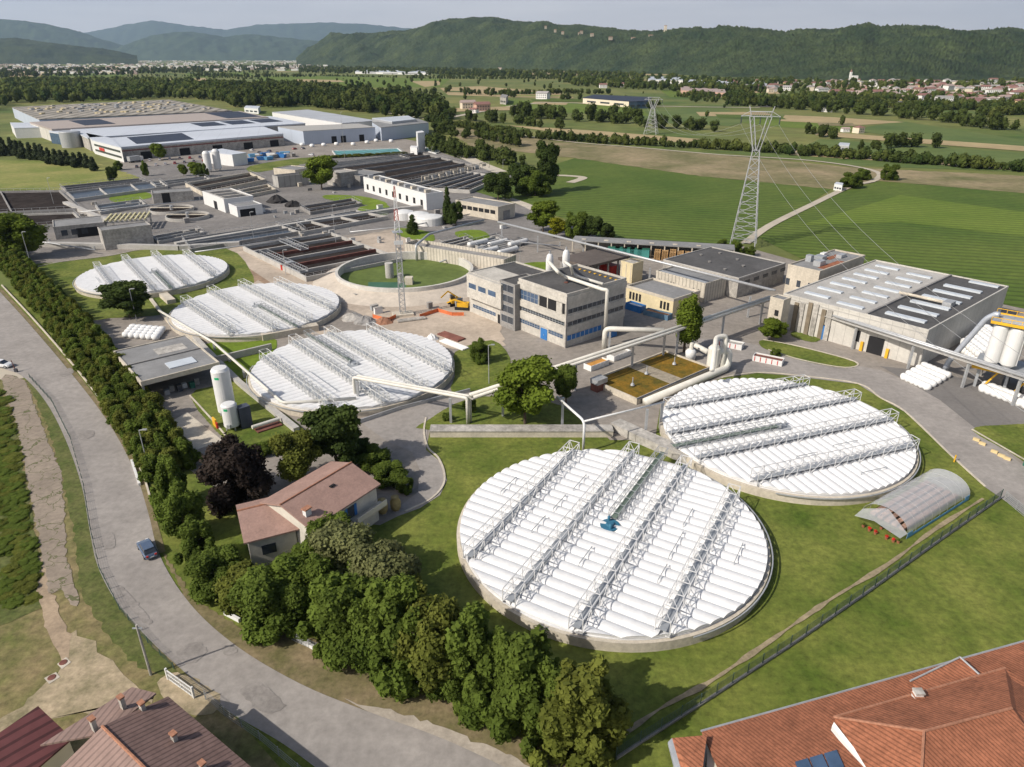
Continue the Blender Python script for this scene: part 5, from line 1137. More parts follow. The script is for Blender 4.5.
# ---------------- greenhouse ----------------
foil = M('greenhouse_film', (.62, .63, .65), .25, .08, 1.2, alpha=.5, spec=.6)
a_ = G(906, 539, 0); b_ = G(968, 500, 0); az = math.atan2(b_.y-a_.y, b_.x-a_.x); L = (b_-a_).length; c_ = G(862, 522, 0); Wd = 6.6; print('GHL', L)
t = T('greenhouse', 'arched plastic film greenhouse with blue side skirts beside the mesh fence', 'greenhouse', (a_.x, a_.y, 0), az)
def arch(x, rr_, zoff=0, y0=0, y1=None): 
    y1 = Wd if y1 is None else y1; return [(x, (y0+y1)/2-(y1-y0)/2*math.cos(PI*k/12)*rr_, .9+math.sin(PI*k/12)*2.3*rr_+zoff) for k in range(13)]
n = 12; m = MB(); A1 = arch(0, 1); A2 = arch(L, 1); m.add(A1+A2, [(k, k+1, 14+k, 13+k) for k in range(12)]); m.mk('film_cover', foil, t, smooth=True)
MB().add(arch(L, .99)+[(L, Wd, .0), (L, 0, .0)], [tuple(range(15))]).mk('end_film', foil, t)
for k in range(9):
    x = L*k/8; m = MB(); m.tube([(x, 0, 0)]+arch(x, 1.005)+[(x, Wd, 0)], .02, 5, cap=False); m.mk('hoop', galv, t)
MB().box(0, -.06, .05, L, -.02, .5).mk('side_skirt', bluel, t); MB().box(0, -.05, .05, 1.3, -.015, .95).mk('side_panel', bluel, t); MB().box(L-1.3, -.05, .05, L, -.015, .95).mk('side_panel', bluel, t)
MB().add([(-3.0, Wd*.5, 2.2), (0, Wd*.5, 3.15), (0, Wd, 1.2), (-2.2, Wd*.98, .9)], [(0,1,2,3)]).mk('front_awning', foil, t)
MB().add([(-3.0, Wd*.5, 2.2), (0, Wd*.5, 3.15), (0, 0, .9), (-1.6, .1, .7)], [(0,3,2,1)]).mk('front_awning', foil, t)
for k in range(5):
    o = MB().box(1, 1+k*1.05, .3, L-1, 1.7+k*1.05, .7); o.mk('plant_bench', M('bench_soil', (.40, .25, .19), .9, .4, 1.2, det2=(3, .4)), t)
redf = M('red_flowers', (.55, .02, .015), .8, .2)
for k, (px, py) in enumerate(((863, 527), (869, 531), (875, 534), (886, 539), (893, 542), (898, 543), (881, 529), (890, 532))):
    g = G(px, py); t = T('flower_pot', 'potted plant with %s by the greenhouse entrance, number %s from the left' % ('red flowers' if k in (1, 2, 3, 4) else 'green leaves', ('one', 'two', 'three', 'four', 'five', 'six', 'seven', 'eight')[k]), 'plant', (g.x, g.y, 0), 0, 'potted plants by the greenhouse')
    t['label'] = ('clay pot of %s by the greenhouse mouth, %s' % ('red flowers' if k in (1, 2, 3, 4) else 'green leaves', ('at the far left corner', 'next to the left corner pot', 'brightest of the left group', 'first of the right group', 'beside the last red pot', 'at the right awning corner', 'inside under the left awning', 'inside under the right awning')[k]))
    MB().lathe([(.18, 0), (.25, .4)], n=8).mk('pot', tile, t)
    rr = np.random.default_rng(k); me = leafmesh('plant', crown_co(rr, [(0, 0, .5, .22, .22, .2)], 120, .045), redf if k in (1, 2, 3, 4) else leaf); o = bpy.data.objects.new('foliage', me); C.objects.link(o); o.parent = t
for k, (px, py) in enumerate(((383, 513), (396, 510))):
    g = G(px, py); t = T('garden_urn', ('left', 'right')[k]+' straw coloured ornamental planter beside the villa terrace', 'planter', (g.x, g.y, 0)); MB().lathe([(.5, 0), (.75, .6), (.8, 1.5), (.45, 2.1), (.6, 2.3)], n=12).mk('body', M('straw', (.36, .28, .13), .9, .2, 2), t, smooth=True); MB().lathe([(.6, 0), (.6, .1)], n=10).mk('base', concw, t)
# ---------------- cars ----------------
def car_proto(name, label, paint, loc, rot, group=None, wagon=False, cat='car', size=(4.3, 1.75, 1.48)):
    L, W, Hh = size; t = T(name, label, cat, loc, rot, group); b_ = bmesh.new()
    secs = [(-L/2, .55, .30, .62), (-L/2+.15, .80, .25, .80), (-L*.30, .92, .22, .86), (0, .95, .22, .86), (L*.28, .90, .22, .86), (L/2-.2, .74, .25, .82), (L/2, .55, .32, .62)]
    vs = []; m = MB(); n = 8
    for x, zt, zb, wf in secs:
        w_ = W/2*wf/.86; vs += [(x, -w_*.9, zb), (x, -w_, (zb+zt)*.5), (x, -w_*.97, zt-.06), (x, -w_*.85, zt), (x, w_*.85, zt), (x, w_*.97, zt-.06), (x, w_, (zb+zt)*.5), (x, w_*.9, zb)]
    fs = [(i*n+j, i*n+(j+1)%n, (i+1)*n+(j+1)%n, (i+1)*n+j) for i in range(len(secs)-1) for j in range(n)] + [tuple(range(n))[::-1], tuple(range(len(vs)-n, len(vs)))]
    m.add(vs, [f[::-1] for f in fs]); bd = m.mk('body', paint, t, smooth=False)
    x0, x1 = (-L*.42, L*.24); xr0, xr1 = (-L*.33, L*.04); w_ = W/2
    m = MB(); m.add([(x0, -w_*.84, .90), (x1, -w_*.84, .90), (x1, w_*.84, .90), (x0, w_*.84, .90), (xr0, -w_*.70, Hh-.06), (xr1, -w_*.70, Hh-.06), (xr1, w_*.70, Hh-.06), (xr0, w_*.70, Hh-.06)], [(0,3,2,1), (4,5,6,7), (0,1,5,4), (1,2,6,5), (2,3,7,6), (3,0,4,7)]); m.mk('cabin_glass', glass, t)
    MB().box(xr0-.08, -w_*.72, Hh-.08, xr1+.08, w_*.72, Hh).mk('roof_panel', paint, t)
    for x in (-L*.30, L*.31):
        for s_ in (-1, 1):
            q = MB().tube([(x, s_*(w_-.2), .32), (x, s_*(w_+.01), .32)], .32, 14).mk('wheel', black, t); MB().tube([(x, s_*(w_-.02), .32), (x, s_*(w_+.03), .32)], .19, 10).mk('rim', galv, q)
    for s_ in (-1, 1):
        MB().box(-L/2-.01, s_*w_*.6-.14, .55, -L/2+.12, s_*w_*.6+.14, .78).mk('tail_light', redp, t); MB().box(L/2-.16, s_*w_*.6-.16, .52, L/2+.0, s_*w_*.6+.16, .7).mk('headlight', paintw, t)
    MB().box(-L/2-.03, -.27, .42, -L/2+.02, .27, .54).mk('number_plate', paintw, t)
    return t
silver = M('silver_blue_paint', (.15, .20, .29), .25, .04, 1, metal=.5, spec=.6); whitep = M('car_white', (.68, .69, .70), .25, .03, spec=.6); dkp = M('car_dark', (.05, .055, .07), .25, .1, spec=.6)
p, q = G(152, 560), G(143, 545); CAR = car_proto('parked_car', 'silver blue hatchback driving up the public road near the hedge', silver, (((p+q)/2).x+.1, ((p+q)/2).y, Z(8)), math.atan2(q.y-p.y, q.x-p.x)); CAR.name = 'hatchback_car'
g = G(3, 367); car_proto('white_car', 'white car waiting at the side road on the left edge', whitep, (g.x, g.y, Z(8)), rad(-8))
g = G(14, 371); t = T('warning_post', 'red and white leaning barrier post by the side road', 'post', (g.x+.9, g.y-.6, 0)); MB().tube([(0, 0, 0), (-.5, .2, 2.6)], .09, 8).mk('pole', rust, t); MB().box(-.3, -.2, 0, .3, .2, .8).mk('base_block', dkp, t)
cols = [silver, whitep, dkp, M('car_red', (.35, .03, .03), .3, .1), M('car_grey', (.2, .2, .21), .3, .1, metal=.4)]; cn = ['silver', 'white', 'dark', 'red', 'grey']
protos = []
rr = random.Random(3); spots = []
for k in range(9): spots.append((137+k*9.5, 167.5-k*.9, 0))
for k in range(7): spots.append((150+k*10, 161-k*.6, 0))
for k in range(8): spots.append((252+k*8.5, 151+rr.uniform(-2, 6), 1))
seen = {}
for i, (x, y, kk) in enumerate(spots):
    c_ = rr.randrange(5); g = G(x, y)
    lab = cn[c_] + ' car parked on the factory forecourt'
    rot = rad(115 if kk == 0 else rr.uniform(0, 180))
    if c_ not in seen: seen[c_] = car_proto('parked_car', lab, cols[c_], (g.x, g.y, .06), rot, 'cars parked on the factory forecourt')
    else: dup(seen[c_], (g.x, g.y, .06), rot, label=lab, group='cars parked on the factory forecourt')
# ---------------- right side: silos, bags ----------------
def UV(p0, az): u = Vector((math.cos(az), math.sin(az), 0)); return u, Vector((-u.y, u.x, 0))
sil = M('silo_white', (.66, .66, .65), .4, .04, .6)
fr0 = Vector((91.8, 128.3, 0)); ZS = 4.8; TOP = 13.4
t = T('support_frame', 'dark steel legged platform with yellow edge carrying the white silos', 'frame', (fr0.x, fr0.y, 0), rad(-40))
Lf_, Wf = 26, 8
for i in range(6):
    for j in range(2): q = MB().box(-.25, -.25, 0, .25, .25, 4.2).mk('leg', concd if j else steel, t); q.location = (.8+i*(Lf_-1.6)/5, .6+j*(Wf-1.2), 0)
MB().box(-.4, -.4, 4.2, Lf_+.4, Wf+.4, 4.55).mk('platform', steel, t); MB().box(-.5, -.6, 4.15, Lf_+.5, -.42, 4.75).mk('yellow_edge', yelp, t)
for k in range(3): MB().bar((2+k*5, 0, .3), (4+k*5, 0, 4.1), .3).mk('brace', yelp, t)
for k in range(3): MB().box(3+k*5.5, 2, 0, 5+k*5.5, 4, 3.2).mk('hopper', concd, t)
u, v = UV(None, rad(-40))
for k in range(12):
    i, j = k//2, k % 2; c_ = fr0+u*(2.2+i*2.75+(i//2)*1.6)+v*(2.0+j*3.6)
    s_ = T('silo', 'tall white cylindrical silo, %s of the %s row on the yellow edged platform' % (('leftmost', 'second from left', 'third from left', 'fourth from left', 'fifth from left', 'rightmost')[i], ('front', 'back')[j]), 'silo', (c_.x, c_.y, 4.55), 0, 'white silos beside the warehouse')
    MB().lathe([(.4, 0), (1.33, 1.0), (1.33, TOP-5.2), (1.1, TOP-4.9)], n=24).mk('shell', sil, s_); m = MB(); m.bar((.9, -1.1, 1.0), (.9, -1.1, TOP-5), .1); m.mk('ladder', paintw, s_)
t = T('top_walkway', 'yellow railed walkway along the tops of the white silos', 'walkway', (fr0.x, fr0.y, TOP), rad(-40))
MB().box(.4, .4, 0, Lf_-1, Wf-1, .25).mk('deck', steel, t)
for y_ in (.4, Wf-1):
    m = MB(); m.box(.4, y_-.05, .0, Lf_-1, y_+.05, .55); m.bar((.4, y_, 1.3), (Lf_-1, y_, 1.3), .1)
    for k in range(16): x = .4+(Lf_-1.4)*k/15; m.bar((x, y_, .2), (x, y_, 1.3), .08)
    m.mk('railing', yelp, t)
MB().box(2, 2, .25, Lf_-3, 4, 1.1).mk('conveyor_housing', galv, t)
z_ = TOP+.9; p0 = fr0+u*(1.2)+v*(4)
pe = pg(944, 372, 0)
pipe_run('conveyor_pipe', 'grey bent conveyor pipe climbing from the yard to the silo tops', [pe[:2]+(.5,), (pe[0]+(p0.x-pe[0])*.05, pe[1]+(p0.y-pe[1])*.05, 2.6), (pe[0]+(p0.x-pe[0])*.70, pe[1]+(p0.y-pe[1])*.70, z_-1.2), (pe[0]+(p0.x-pe[0])*.9, pe[1]+(p0.y-pe[1])*.9, z_), (p0.x, p0.y, z_)], .55, M('conveyor_grey', (.42, .45, .50), .4, .05, metal=.3), rr=5, n=12)
bag_me = None
def bag(x, y, z, s, lab, grp, az=0, mat=bagm, lying=False):
    global bag_me
    if bag_me is None:
        rr = random.Random(2); m = MB(); m.lathe([(.34, 0), (.52, .12), (.56, .45), (.52, .8), (.36, .98), (.15, 1.02)], n=9); m.v = [(x*(1+rr.uniform(-.08, .08)), y*(1+rr.uniform(-.08, .08)), z) for x, y, z in m.v]
        o = m.mk('bulk_bag', mat, smooth=True); bag_me = o.data; bpy.data.objects.remove(o)
    o = bpy.data.objects.new('bulk_bag', bag_me); C.objects.link(o); o.location = (x, y, z); o.scale = (s[0], s[1], s[2]); o.rotation_euler = (0, 0, az+random.uniform(-.1, .1)); tag(o, lab, 'bag', grp)
def bagfield(a_, b_, c_, nu, nv, s, lab, grp, lay=1):
    A, B, Cc = G(*a_), G(*b_), G(*c_); az = math.atan2((B-A).y, (B-A).x)
    for i in range(nu):
        for j in range(nv):
            p = A+(B-A)*((i+.5)/nu)+(Cc-A)*((j+.5)/nv)
            for l in range(lay): bag(p.x, p.y, l*s[2]*.95, s, lab, grp, az)
bagfield((899, 380), (926, 392), (924, 366), 6, 5, (1.5, 1.5, 1.3), 'white bulk bag in the block at the near corner of the big warehouse', 'bags by the warehouse corner')
bagfield((958, 352), (975, 366), (985, 335), 6, 6, (1.6, 1.5, 1.6), 'white bulk bag stacked between warehouse and silos', 'bags between warehouse and silos', 2)
bagfield((978, 392), (1060, 424), (984, 386), 13, 2, (1.6, 1.6, 1.5), 'white bulk bag in the row in front of the silo frame', 'bags in front of the silos', 1)
g = G(1072, 484); t = T('green_shed', 'dark green metal cabin cut by the right edge, with yellow barrier', 'cabin', (g.x+.3, g.y, 0), rad(40)); MB().box(0, 0, 0, 5, 7, 4.6).mk('wall', greenp, t); MB().box(-.1, -.1, 4.6, 5.1, 7.1, 4.8).mk('roof', teal, t); MB().box(-1.2, -.6, 0, -.3, .2, 1.4).mk('barrier_block', yelp, t)
for k, (x, y) in enumerate(((976, 441), (982, 445), (994, 453), (1001, 457), (1007, 460))):
    g = G(x, y); t = tag(MB().box(-.5, -.2, 0, .5, .2, .45).mk('kerb_block', M('pale_yellow_block', (.6, .47, .25), .8, .2), loc=(g.x, g.y, Z(6)), rot=rad(-52)), 'yellowed concrete kerb block on the road edge, %s from the top' % ('first', 'second', 'third', 'fourth', 'fifth')[k], 'block', 'kerb blocks at the right road edge')
g = G(954, 462); t = tag(MB().tube([(0, 0, 0), (0, 0, 1.3)], .12, 6).mk('marker_post', yelp, loc=(g.x, g.y, 0)), 'small yellow marker post on the lawn between tank and road', 'post')
# ---------------- orange filter beds ----------------
zb = 1.3; N_, az, b, a = frame_of((637, 399), (591, 379), (710, 366), zb, AZ)
t = T('filter_bed', 'open biofilter bed with orange brown moss surface beside the pipe bridge', 'basin', (N_.x, N_.y, 0), az)
m = MB(); tk = .35; m.box(0, 0, 0, b, tk, zb); m.box(0, a-tk, 0, b, a, zb); m.box(0, tk, 0, tk, a-tk, zb); m.box(b-tk, tk, 0, b, a-tk, zb); m.mk('basin_wall', concb, t)
MB().box(-.06, -.3, zb-.02, b+.1, .02, zb+.16).mk('dark_curb', dkp, t)
MB().box(tk, tk, .3, b*.46, a-tk, zb-.32).mk('moss_surface', bio, t); MB().box(b*.62, tk, .3, b-tk, a-tk, zb-.30).mk('moss_surface', bio, t); MB().box(b*.46, tk, .3, b*.62, a-tk, zb-.31).mk('foam_surface', biog, t)
for x, y in ((b*.18, a*.4), (b*.45, a*.55), (b*.8, a*.5)): o = MB().lathe([(.45, zb-.1), (.3, zb+.3), (.12, zb+.4), (.1, zb+1.6)], n=10).mk('spray_nozzle', galv, t); o.location = (x, y, 0)
g = G(690, 360); t = T('fan_unit', 'white round fan unit on the orange filter beds', 'fan', (g.x, g.y, 0)); MB().lathe([(1.0, 0), (1.2, 2.0), (.8, 2.5), (.3, 2.6)], n=14).mk('casing', paintw, t, smooth=True); MB().lathe([(.5, 2.4), (.4, 4.0)], n=10).mk('stack', pipem, t)
g = G(712, 370); t = T('scrubber_column', 'stout cream scrubber column at the end of the filter pipe', 'tank', (g.x, g.y, 0)); MB().lathe([(1.3, 0), (1.3, 5.0), (.8, 5.6), (.3, 5.7)], n=16).mk('column', pipem, t, smooth=False)
pipe_run('duct', 'curled cream duct looping over the scrubber column', [pg(712, 370, 5.4), pg(712, 370, 0)[:2]+(7.4,), pg(722, 368, 0)[:2]+(7.4,), pg(722, 368, .8)], .5, pipem, rr=1, n=10)
g = G(597, 393); t = T('transformer_unit', 'rusty small machine with grey hood at the left end of the filter beds', 'machine', (g.x, g.y, 0), AZ); MB().box(0, 0, 0, 2.6, 1.8, 1.6).mk('frame_box', rust, t); MB().box(-.1, -.1, 1.6, 2.8, 1.9, 2.6).mk('hood', galv, t)
# containers and skips
def skip(name, label, x, y, L, W, h_, body, inner, az, rim=None, cat='container'):
    g = G(x, y); t = T(name, label, cat, (g.x, g.y, 0), az); m = MB(); tk = .1
    m.box(0, 0, .15, L, tk, h_); m.box(0, W-tk, .15, L, W, h_); m.box(0, tk, .15, tk, W-tk, h_); m.box(L-tk, tk, .15, L, W-tk, h_); m.box(0, 0, .05, L, W, .15); m.mk('body', body, t)
    MB().box(tk, tk, .16, L-tk, W-tk, h_*.75).mk('contents', inner, t)
    for k in range(int(L/1.2)): MB().box(.4+k*1.2, -.08, .2, .55+k*1.2, -.01, h_-.05).mk('rib', rim or body, t)
    return t
skip('open_container', 'long white open container with red stripe on the road by the grass island', 752, 361, 6.2, 2.3, 1.3, paintw, rust, rad(-32), redp)
skip('open_container', 'white open container behind the filter fans', 717, 346, 5.5, 2.3, 1.3, paintw, concw, rad(-32), redp)
skip('open_container', 'white container with orange load below the pipe bridge', 591, 372, 5.5, 2.2, 1.3, paintw, M('orange_load', (.5, .25, .06), .9, .3), AZ)
skip('open_container', 'pale container beside the one with orange load', 614, 362, 5.5, 2.2, 1.3, paintw, concw, AZ)
skip('open_container', 'blue open container by the yellow building wall', 625, 309, 5.0, 2.3, 1.8, bluep, paintw, rad(-48), bluep)
skip('open_container', 'second blue container with brown load in front of the yellow building', 643, 315, 7.0, 2.4, 1.4, M('faded_blue', (.10, .18, .26), .7, .2), M('brown_load', (.30, .16, .09), .9, .3), rad(-40))
g = G(611, 338); t = T('machine_cabinet', 'dark blue cabinet at the foot of the office corner', 'cabinet', (g.x, g.y, 0), AZ); MB().box(0, 0, 0, 2, 1.4, 2.2).mk('casing', bluep, t); MB().box(-.05, -.05, 2.2, 2.05, 1.45, 2.35).mk('lid', concw, t)
# silos behind the office
for x, y, tp, lb in ((549, 292, 252, 'left'), (565, 290, 248, 'right')):
    g = G(x, y); h = HT(x, y, tp); t = T('vertical_tank', 'white domed vessel behind the office roof, %s of the pair' % lb, 'tank', (g.x, g.y, 0), 0, 'domed vessels behind the office'); MB().lathe([(1.05, 0), (1.05, h*.82), (.8, h*.92), (.4, h*.96)], n=18).mk('shell', sil, t, smooth=True); MB().lathe([(.25, h*.95), (.25, h+.3)], n=8).mk('neck', galv, t)
# ---------------- left side ----------------
for x, y, tp, wd, lb, nm in ((228, 414, 367, 8.6, 'tall white oxygen tank on the grass beside the canopy', 'storage_tank'), (233, 429, 403, 7.6, 'short white tank in front of the tall white tank', 'storage_tank')):
    g = G(x, y); h = HT(x, y, tp); r_ = wd/MP(x, y); t = T(nm, lb, 'tank', (g.x, g.y, 0)); MB().lathe([(r_, .9), (r_, h*.94), (r_*.8, h*.99), (.1, h)], n=28).mk('shell', sil, t)
    for k in range(4): a = PI/4+k*PI/2; MB().box(r_*.8*math.cos(a)-.1, r_*.8*math.sin(a)-.1, 0, r_*.8*math.cos(a)+.1, r_*.8*math.sin(a)+.1, 1.0).mk('leg', galv, t)
    m = MB(); 
    for k in range(4): a = -PI*.62+k*.13; a2 = a+.13; zz_ = h*.80; m.quad((1.01*r_*math.cos(a), 1.01*r_*math.sin(a), zz_), (1.01*r_*math.cos(a2), 1.01*r_*math.sin(a2), zz_), (1.01*r_*math.cos(a2), 1.01*r_*math.sin(a2), zz_+.45), (1.01*r_*math.cos(a), 1.01*r_*math.sin(a), zz_+.45))
    m.mk('green_mark', M('green_mark', (.03, .42, .18), .6, .1), t)
    MB().box(-r_*.2, -r_-.35, .9, r_*.2, -r_-.02, 1.6).mk('valve_box', galv, t)
g = G(238, 436); t = T('evaporator', 'dark finned evaporator with pipes beside the white tanks', 'machine', (g.x, g.y, 0), AZ); MB().box(1.5, 1.6, 0, 3.4, 3.2, 4.2).mk('fin_pack', M('dark_fins', (.07, .08, .11), .6, .2), t); MB().tube([(2.5, -.4, 1.0), (7.5, -.4, 1.0)], .35, 10).mk('pipe', pipem, t); MB().box(3, -1.6, 0, 7.5, .8, .35).mk('plinth', rust, t)
g = G(213, 425); t = T('tool_rack', 'yellow and red valve rack by the kerb in front of the white tanks', 'rack', (g.x, g.y, 0), rad(-50)); MB().box(0, 0, 0, 1.6, .3, 1.6).mk('board', yelp, t); MB().box(1.7, 0, 0, 2.2, .3, 1.2).mk('extinguisher', redp, t)
# canopy
N_, az, b, a = frame_of((141, 382), (111, 352), (216, 360), 4.6, AZ)
t = T('canopy', 'open flat roofed canopy building with skylight beside the hedge', 'building', (N_.x, N_.y, 0), az)
MB().box(0, 0, 3.8, b, a, 4.5).mk('roof_slab', roofgr, t); m = MB(); m.box(-.1, -.12, 3.75, b+.1, .2, 4.7); m.box(-.12, a-.2, 3.75, b+.1, a+.1, 4.7); m.box(-.12, .2, 3.75, .2, a-.2, 4.7); m.box(b-.2, .2, 3.75, b+.12, a-.2, 4.7); m.mk('roof_edge', concb, t)
MB().box(.3, a*.5, 4.5, b-.3, a*.5+.3, 4.75).mk('roof_joint', concd, t); MB().box(b*.42, a*.15, 4.5, b*.78, a*.32, 4.7).mk('skylight', skyl, t); MB().box(b*.45, a*.6, 4.5, b*.85, a*.8, 4.56).mk('roof_patch', concw, t)
for i in range(5):
    for j in (0, 1):
        MB().box(j*(b-.4), .2+i*(a-.6)/4, 0, j*(b-.4)+.4, .6+i*(a-.6)/4, 3.8).mk('column', conc, t)
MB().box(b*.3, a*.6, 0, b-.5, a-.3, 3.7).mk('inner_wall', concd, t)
for k in range(6):
    g = N_+Vector((math.cos(az)*(b*.30+k*1.2)-math.sin(az)*(1.8+k % 2), math.sin(az)*(b*.30+k*1.2)+math.cos(az)*(1.8+k % 2), 0)); tag(MB().box(-.45, -.45, 0, .45, .45, 1.0+.2*(k % 3)).mk('storage_box', (steel, concw, dkp, paintw, greenp, concd)[k], loc=(g.x, g.y, 0), rot=az), ('grey steel', 'pale concrete', 'black', 'white', 'dark green', 'brown')[k]+' storage box under the canopy roof', 'box')
bagfield((123, 338), (158, 341), (132, 328), 6, 4, (1.75, 1.7, 1.3), 'white bulk bag heaped behind the canopy', 'bags behind the canopy')
# ---------------- mast, cranes, materials in the sandy yard ----------------
def lattice(m, h0, h1, w0, w1, n, t_):
    c4 = ((-1, -1), (1, -1), (1, 1), (-1, 1))
    for i in range(n):
        za, zb_ = h0+(h1-h0)*i/n, h0+(h1-h0)*(i+1)/n; wa, wb = w0+(w1-w0)*i/n, w0+(w1-w0)*(i+1)/n
        for k in range(4):
            a_ = (c4[k][0]*wa, c4[k][1]*wa, za); b_ = (c4[k][0]*wb, c4[k][1]*wb, zb_); k2 = (k+1) % 4; c_ = (c4[k2][0]*wb, c4[k2][1]*wb, zb_); d_ = (c4[k2][0]*wa, c4[k2][1]*wa, za)
            m.bar(a_, b_, t_); m.bar(a_, c_, t_*.7); m.bar(b_, c_, t_*.6)
g = G(403, 315); h = HT(403, 315, 186); t = T('lattice_mast', 'tall lattice mast with red and white top beside the open green tank', 'mast', (g.x, g.y, 0), .3)
m = MB(); lattice(m, 0, h*.66, .7, .55, 18, .11); m.mk('lower_lattice', galv, t); 
for k in range(4): m = MB(); z0 = h*(.66+.085*k); lattice(m, z0, z0+h*.085, .6-.12*k, .6-.12*(k+1), 3, .10); m.mk('red_section' if k in (1, 3) else 'white_section', M('faded_red', (.42, .12, .10), .6, .15) if k in (1, 3) else paintw, t)
MB().box(-1.2, -1.2, h*.66, 1.2, 1.2, h*.66+.18).mk('platform', steel, t); MB().box(-1.1, -.9, h*.57, 1.1, -.7, h*.60).mk('cross_panel', paintw, t)
MB().box(-2.6, -1.6, 0, 2.6, 1.6, .6).mk('base_slab', concb, t)
for k, (x, y, az_) in enumerate(((456, 305, 200), (463, 309, 170))):
    g = G(x, y); t = T('telehandler', 'yellow crawler lift parked beside the small office block, %s' % ('rear one with raised arm' if k == 0 else 'front one with folded boom'), 'machine', (g.x, g.y, 0), rad(az_))
    for s_ in (-1, 1): MB().box(-1.9, s_*1.1-.3, .05, 1.9, s_*1.1+.3, .8).mk('track', black, t)
    MB().box(-1.6, -1.0, .8, 1.4, 1.0, 1.8).mk('body', yelp, t); MB().box(.2, -.9, 1.8, 1.4, 0, 2.8).mk('cab', glass, t); a_ = MB().bar((-1, .5, 1.8), (2.2, .5, 4.2-k*1.6), .35).mk('boom', yelp, t); MB().bar((2.2, .5, 4.2-k*1.6), (4.2, .5, 2.6-k), .28).mk('jib', yelp, a_)
def pile(name, label, x, y, r_, h_, mat, cat='pile', seed=1):
    g = G(x, y); rr = random.Random(seed); m = MB(); n = 14; m.lathe([(r_, 0), (r_*.8, h_*.35), (r_*.45, h_*.8), (r_*.12, h_)], n=n); m.v = [(a_*(1+rr.uniform(-.2, .2)), b_*(1+rr.uniform(-.2, .2)), max(0, c_*(1+rr.uniform(-.15, .15)))) for a_, b_, c_ in m.v]; return tag(m.mk(name, mat, loc=(g.x, g.y, 0)), label, cat)
def bundle(name, label, x, y, L, n, r_, mat, az, cat='pipes'):
    g = G(x, y); t = T(name, label, cat, (g.x, g.y, 0), az)
    for k in range(n): MB().tube([(0, k*r_*2.1, r_), (L, k*r_*2.1, r_)], r_, 8).mk('pipe', mat, t)
    return t
bundle('pipe_bundle', 'bundle of rusty red beams on the yard above the hoop truss tank', 438, 335, 7, 5, .25, rust, rad(-42)); bundle('pipe_bundle', 'white plastic pipes lying beside the rusty red beams', 440, 342, 8, 4, .25, paintw, rad(-44)); bundle('pipe_bundle', 'long pale precast beams at the foot of the lattice mast', 398, 323, 7, 2, .35, concw, rad(22))
pile('gravel_pile', 'dark grey gravel pile at the foot of the mast yard', 365, 322, 3, 1.6, concd, seed=2); pile('rubble_pile', 'pale rubble pile beside the dark gravel pile', 352, 318, 3, 1.2, concw, seed=3); pile('rubble_pile', 'white sack rubble next to the pipe bundles', 432, 339, 1.6, 1.3, paintw, seed=4); pile('debris_pile', 'rust brown debris pile left of the mast', 384, 322, 2.4, 1.2, M('debris', (.26, .13, .08), .9, .4, 1.5), seed=5)
pile('sludge_heap', 'black sludge heap between the middle plant buildings, larger one', 277, 202, 5, 3, M('black_sludge', (.03, .028, .028), .9, .2), seed=6); pile('sludge_heap', 'smaller black sludge heap right of the larger one', 293, 206, 4, 2.4, MATS['black_sludge'], seed=7)
for k, (q, lb) in enumerate((([(420, 318), (438, 312), (452, 316), (464, 316)], 'orange net fence across the sandy yard'), ([(373, 318), (388, 322), (396, 318)], 'orange net fence left of the mast'))):
    pts = [G(*p) for p in q]; t = T('barrier_net', lb, 'fence', tuple(pts[0])); 
    for i in range(len(pts)-1):
        a_, b_ = pts[i]-pts[0], pts[i+1]-pts[0]; d = (b_-a_).normalized(); nn = Vector((-d.y, d.x, 0))*.03; MB().prism([tuple((a_+nn)[:2]), tuple((b_+nn)[:2]), tuple((b_-nn)[:2]), tuple((a_-nn)[:2])], .1, 1.0).mk('net_panel', orange, t); o = MB().box(-.05, -.05, 0, .05, .05, 1.2).mk('post', orange, t); o.location = a_
g = G(288, 270); t = T('site_hut', 'small grey site box with red barrel at the basin corner', 'hut', (g.x, g.y, 0), AZ); MB().box(0, 0, 0, 2.6, 2.2, 2.2).mk('wall', galv, t); MB().lathe([(.6, 0), (.6, 1.6)], -1.2, 1.0, 12).mk('barrel', redp, t)
# ---------------- basins ----------------
def basin(label, N_px, L_px, R_px, lanes, mat=sludge, wallh=1.2, az=AZ, rails=True, wallm=conc, dirn='x', a=None, b=None, name='settling_basin', rusty=False):
    N_, az, b_, a_ = frame_of(N_px, L_px, R_px, wallh, az); a, b = a or a_, b or b_
    t = T(name, label, 'basin', (N_.x, N_.y, 0), az); tk = .5; m = MB(); m.box(0, 0, 0, b, tk, wallh); m.box(0, a-tk, 0, b, a, wallh); m.box(0, tk, 0, tk, a-tk, wallh); m.box(b-tk, tk, 0, b, a-tk, wallh); m.mk('outer_wall', wallm, t)
    MB().box(tk, tk, .02, b-tk, a-tk, wallh*.35).mk('water', mat, t)
    for k in range(1, lanes):
        if dirn == 'x': y = a*k/lanes; MB().box(tk, y-.35, .05, b-tk, y+.35, wallh-.02).mk('lane_wall', rust if rusty and k % 2 == 0 else wallm, t)
        else: x = b*k/lanes; MB().box(x-.35, tk, .05, x+.35, a-tk, wallh-.02).mk('lane_wall', wallm, t)
    if rails:
        m = MB()
        for y_ in (.1, a-.1): 
            m.bar((0, y_, wallh+1.0), (b, y_, wallh+1.0), .07); m.bar((0, y_, wallh+.5), (b, y_, wallh+.5), .05)
            for k in range(int(b/2.5)+1): m.bar((k*2.5, y_, wallh), (k*2.5, y_, wallh+1), .07)
        m.mk('railing', galv, t)
    return t, a, b
t, a, b = basin('large rectangular basin with long dark lanes and rust red walkways behind the open green tank', (306, 277), (245, 246), (397, 256), 6, rusty=True, wallh=1.6, dirn='x')
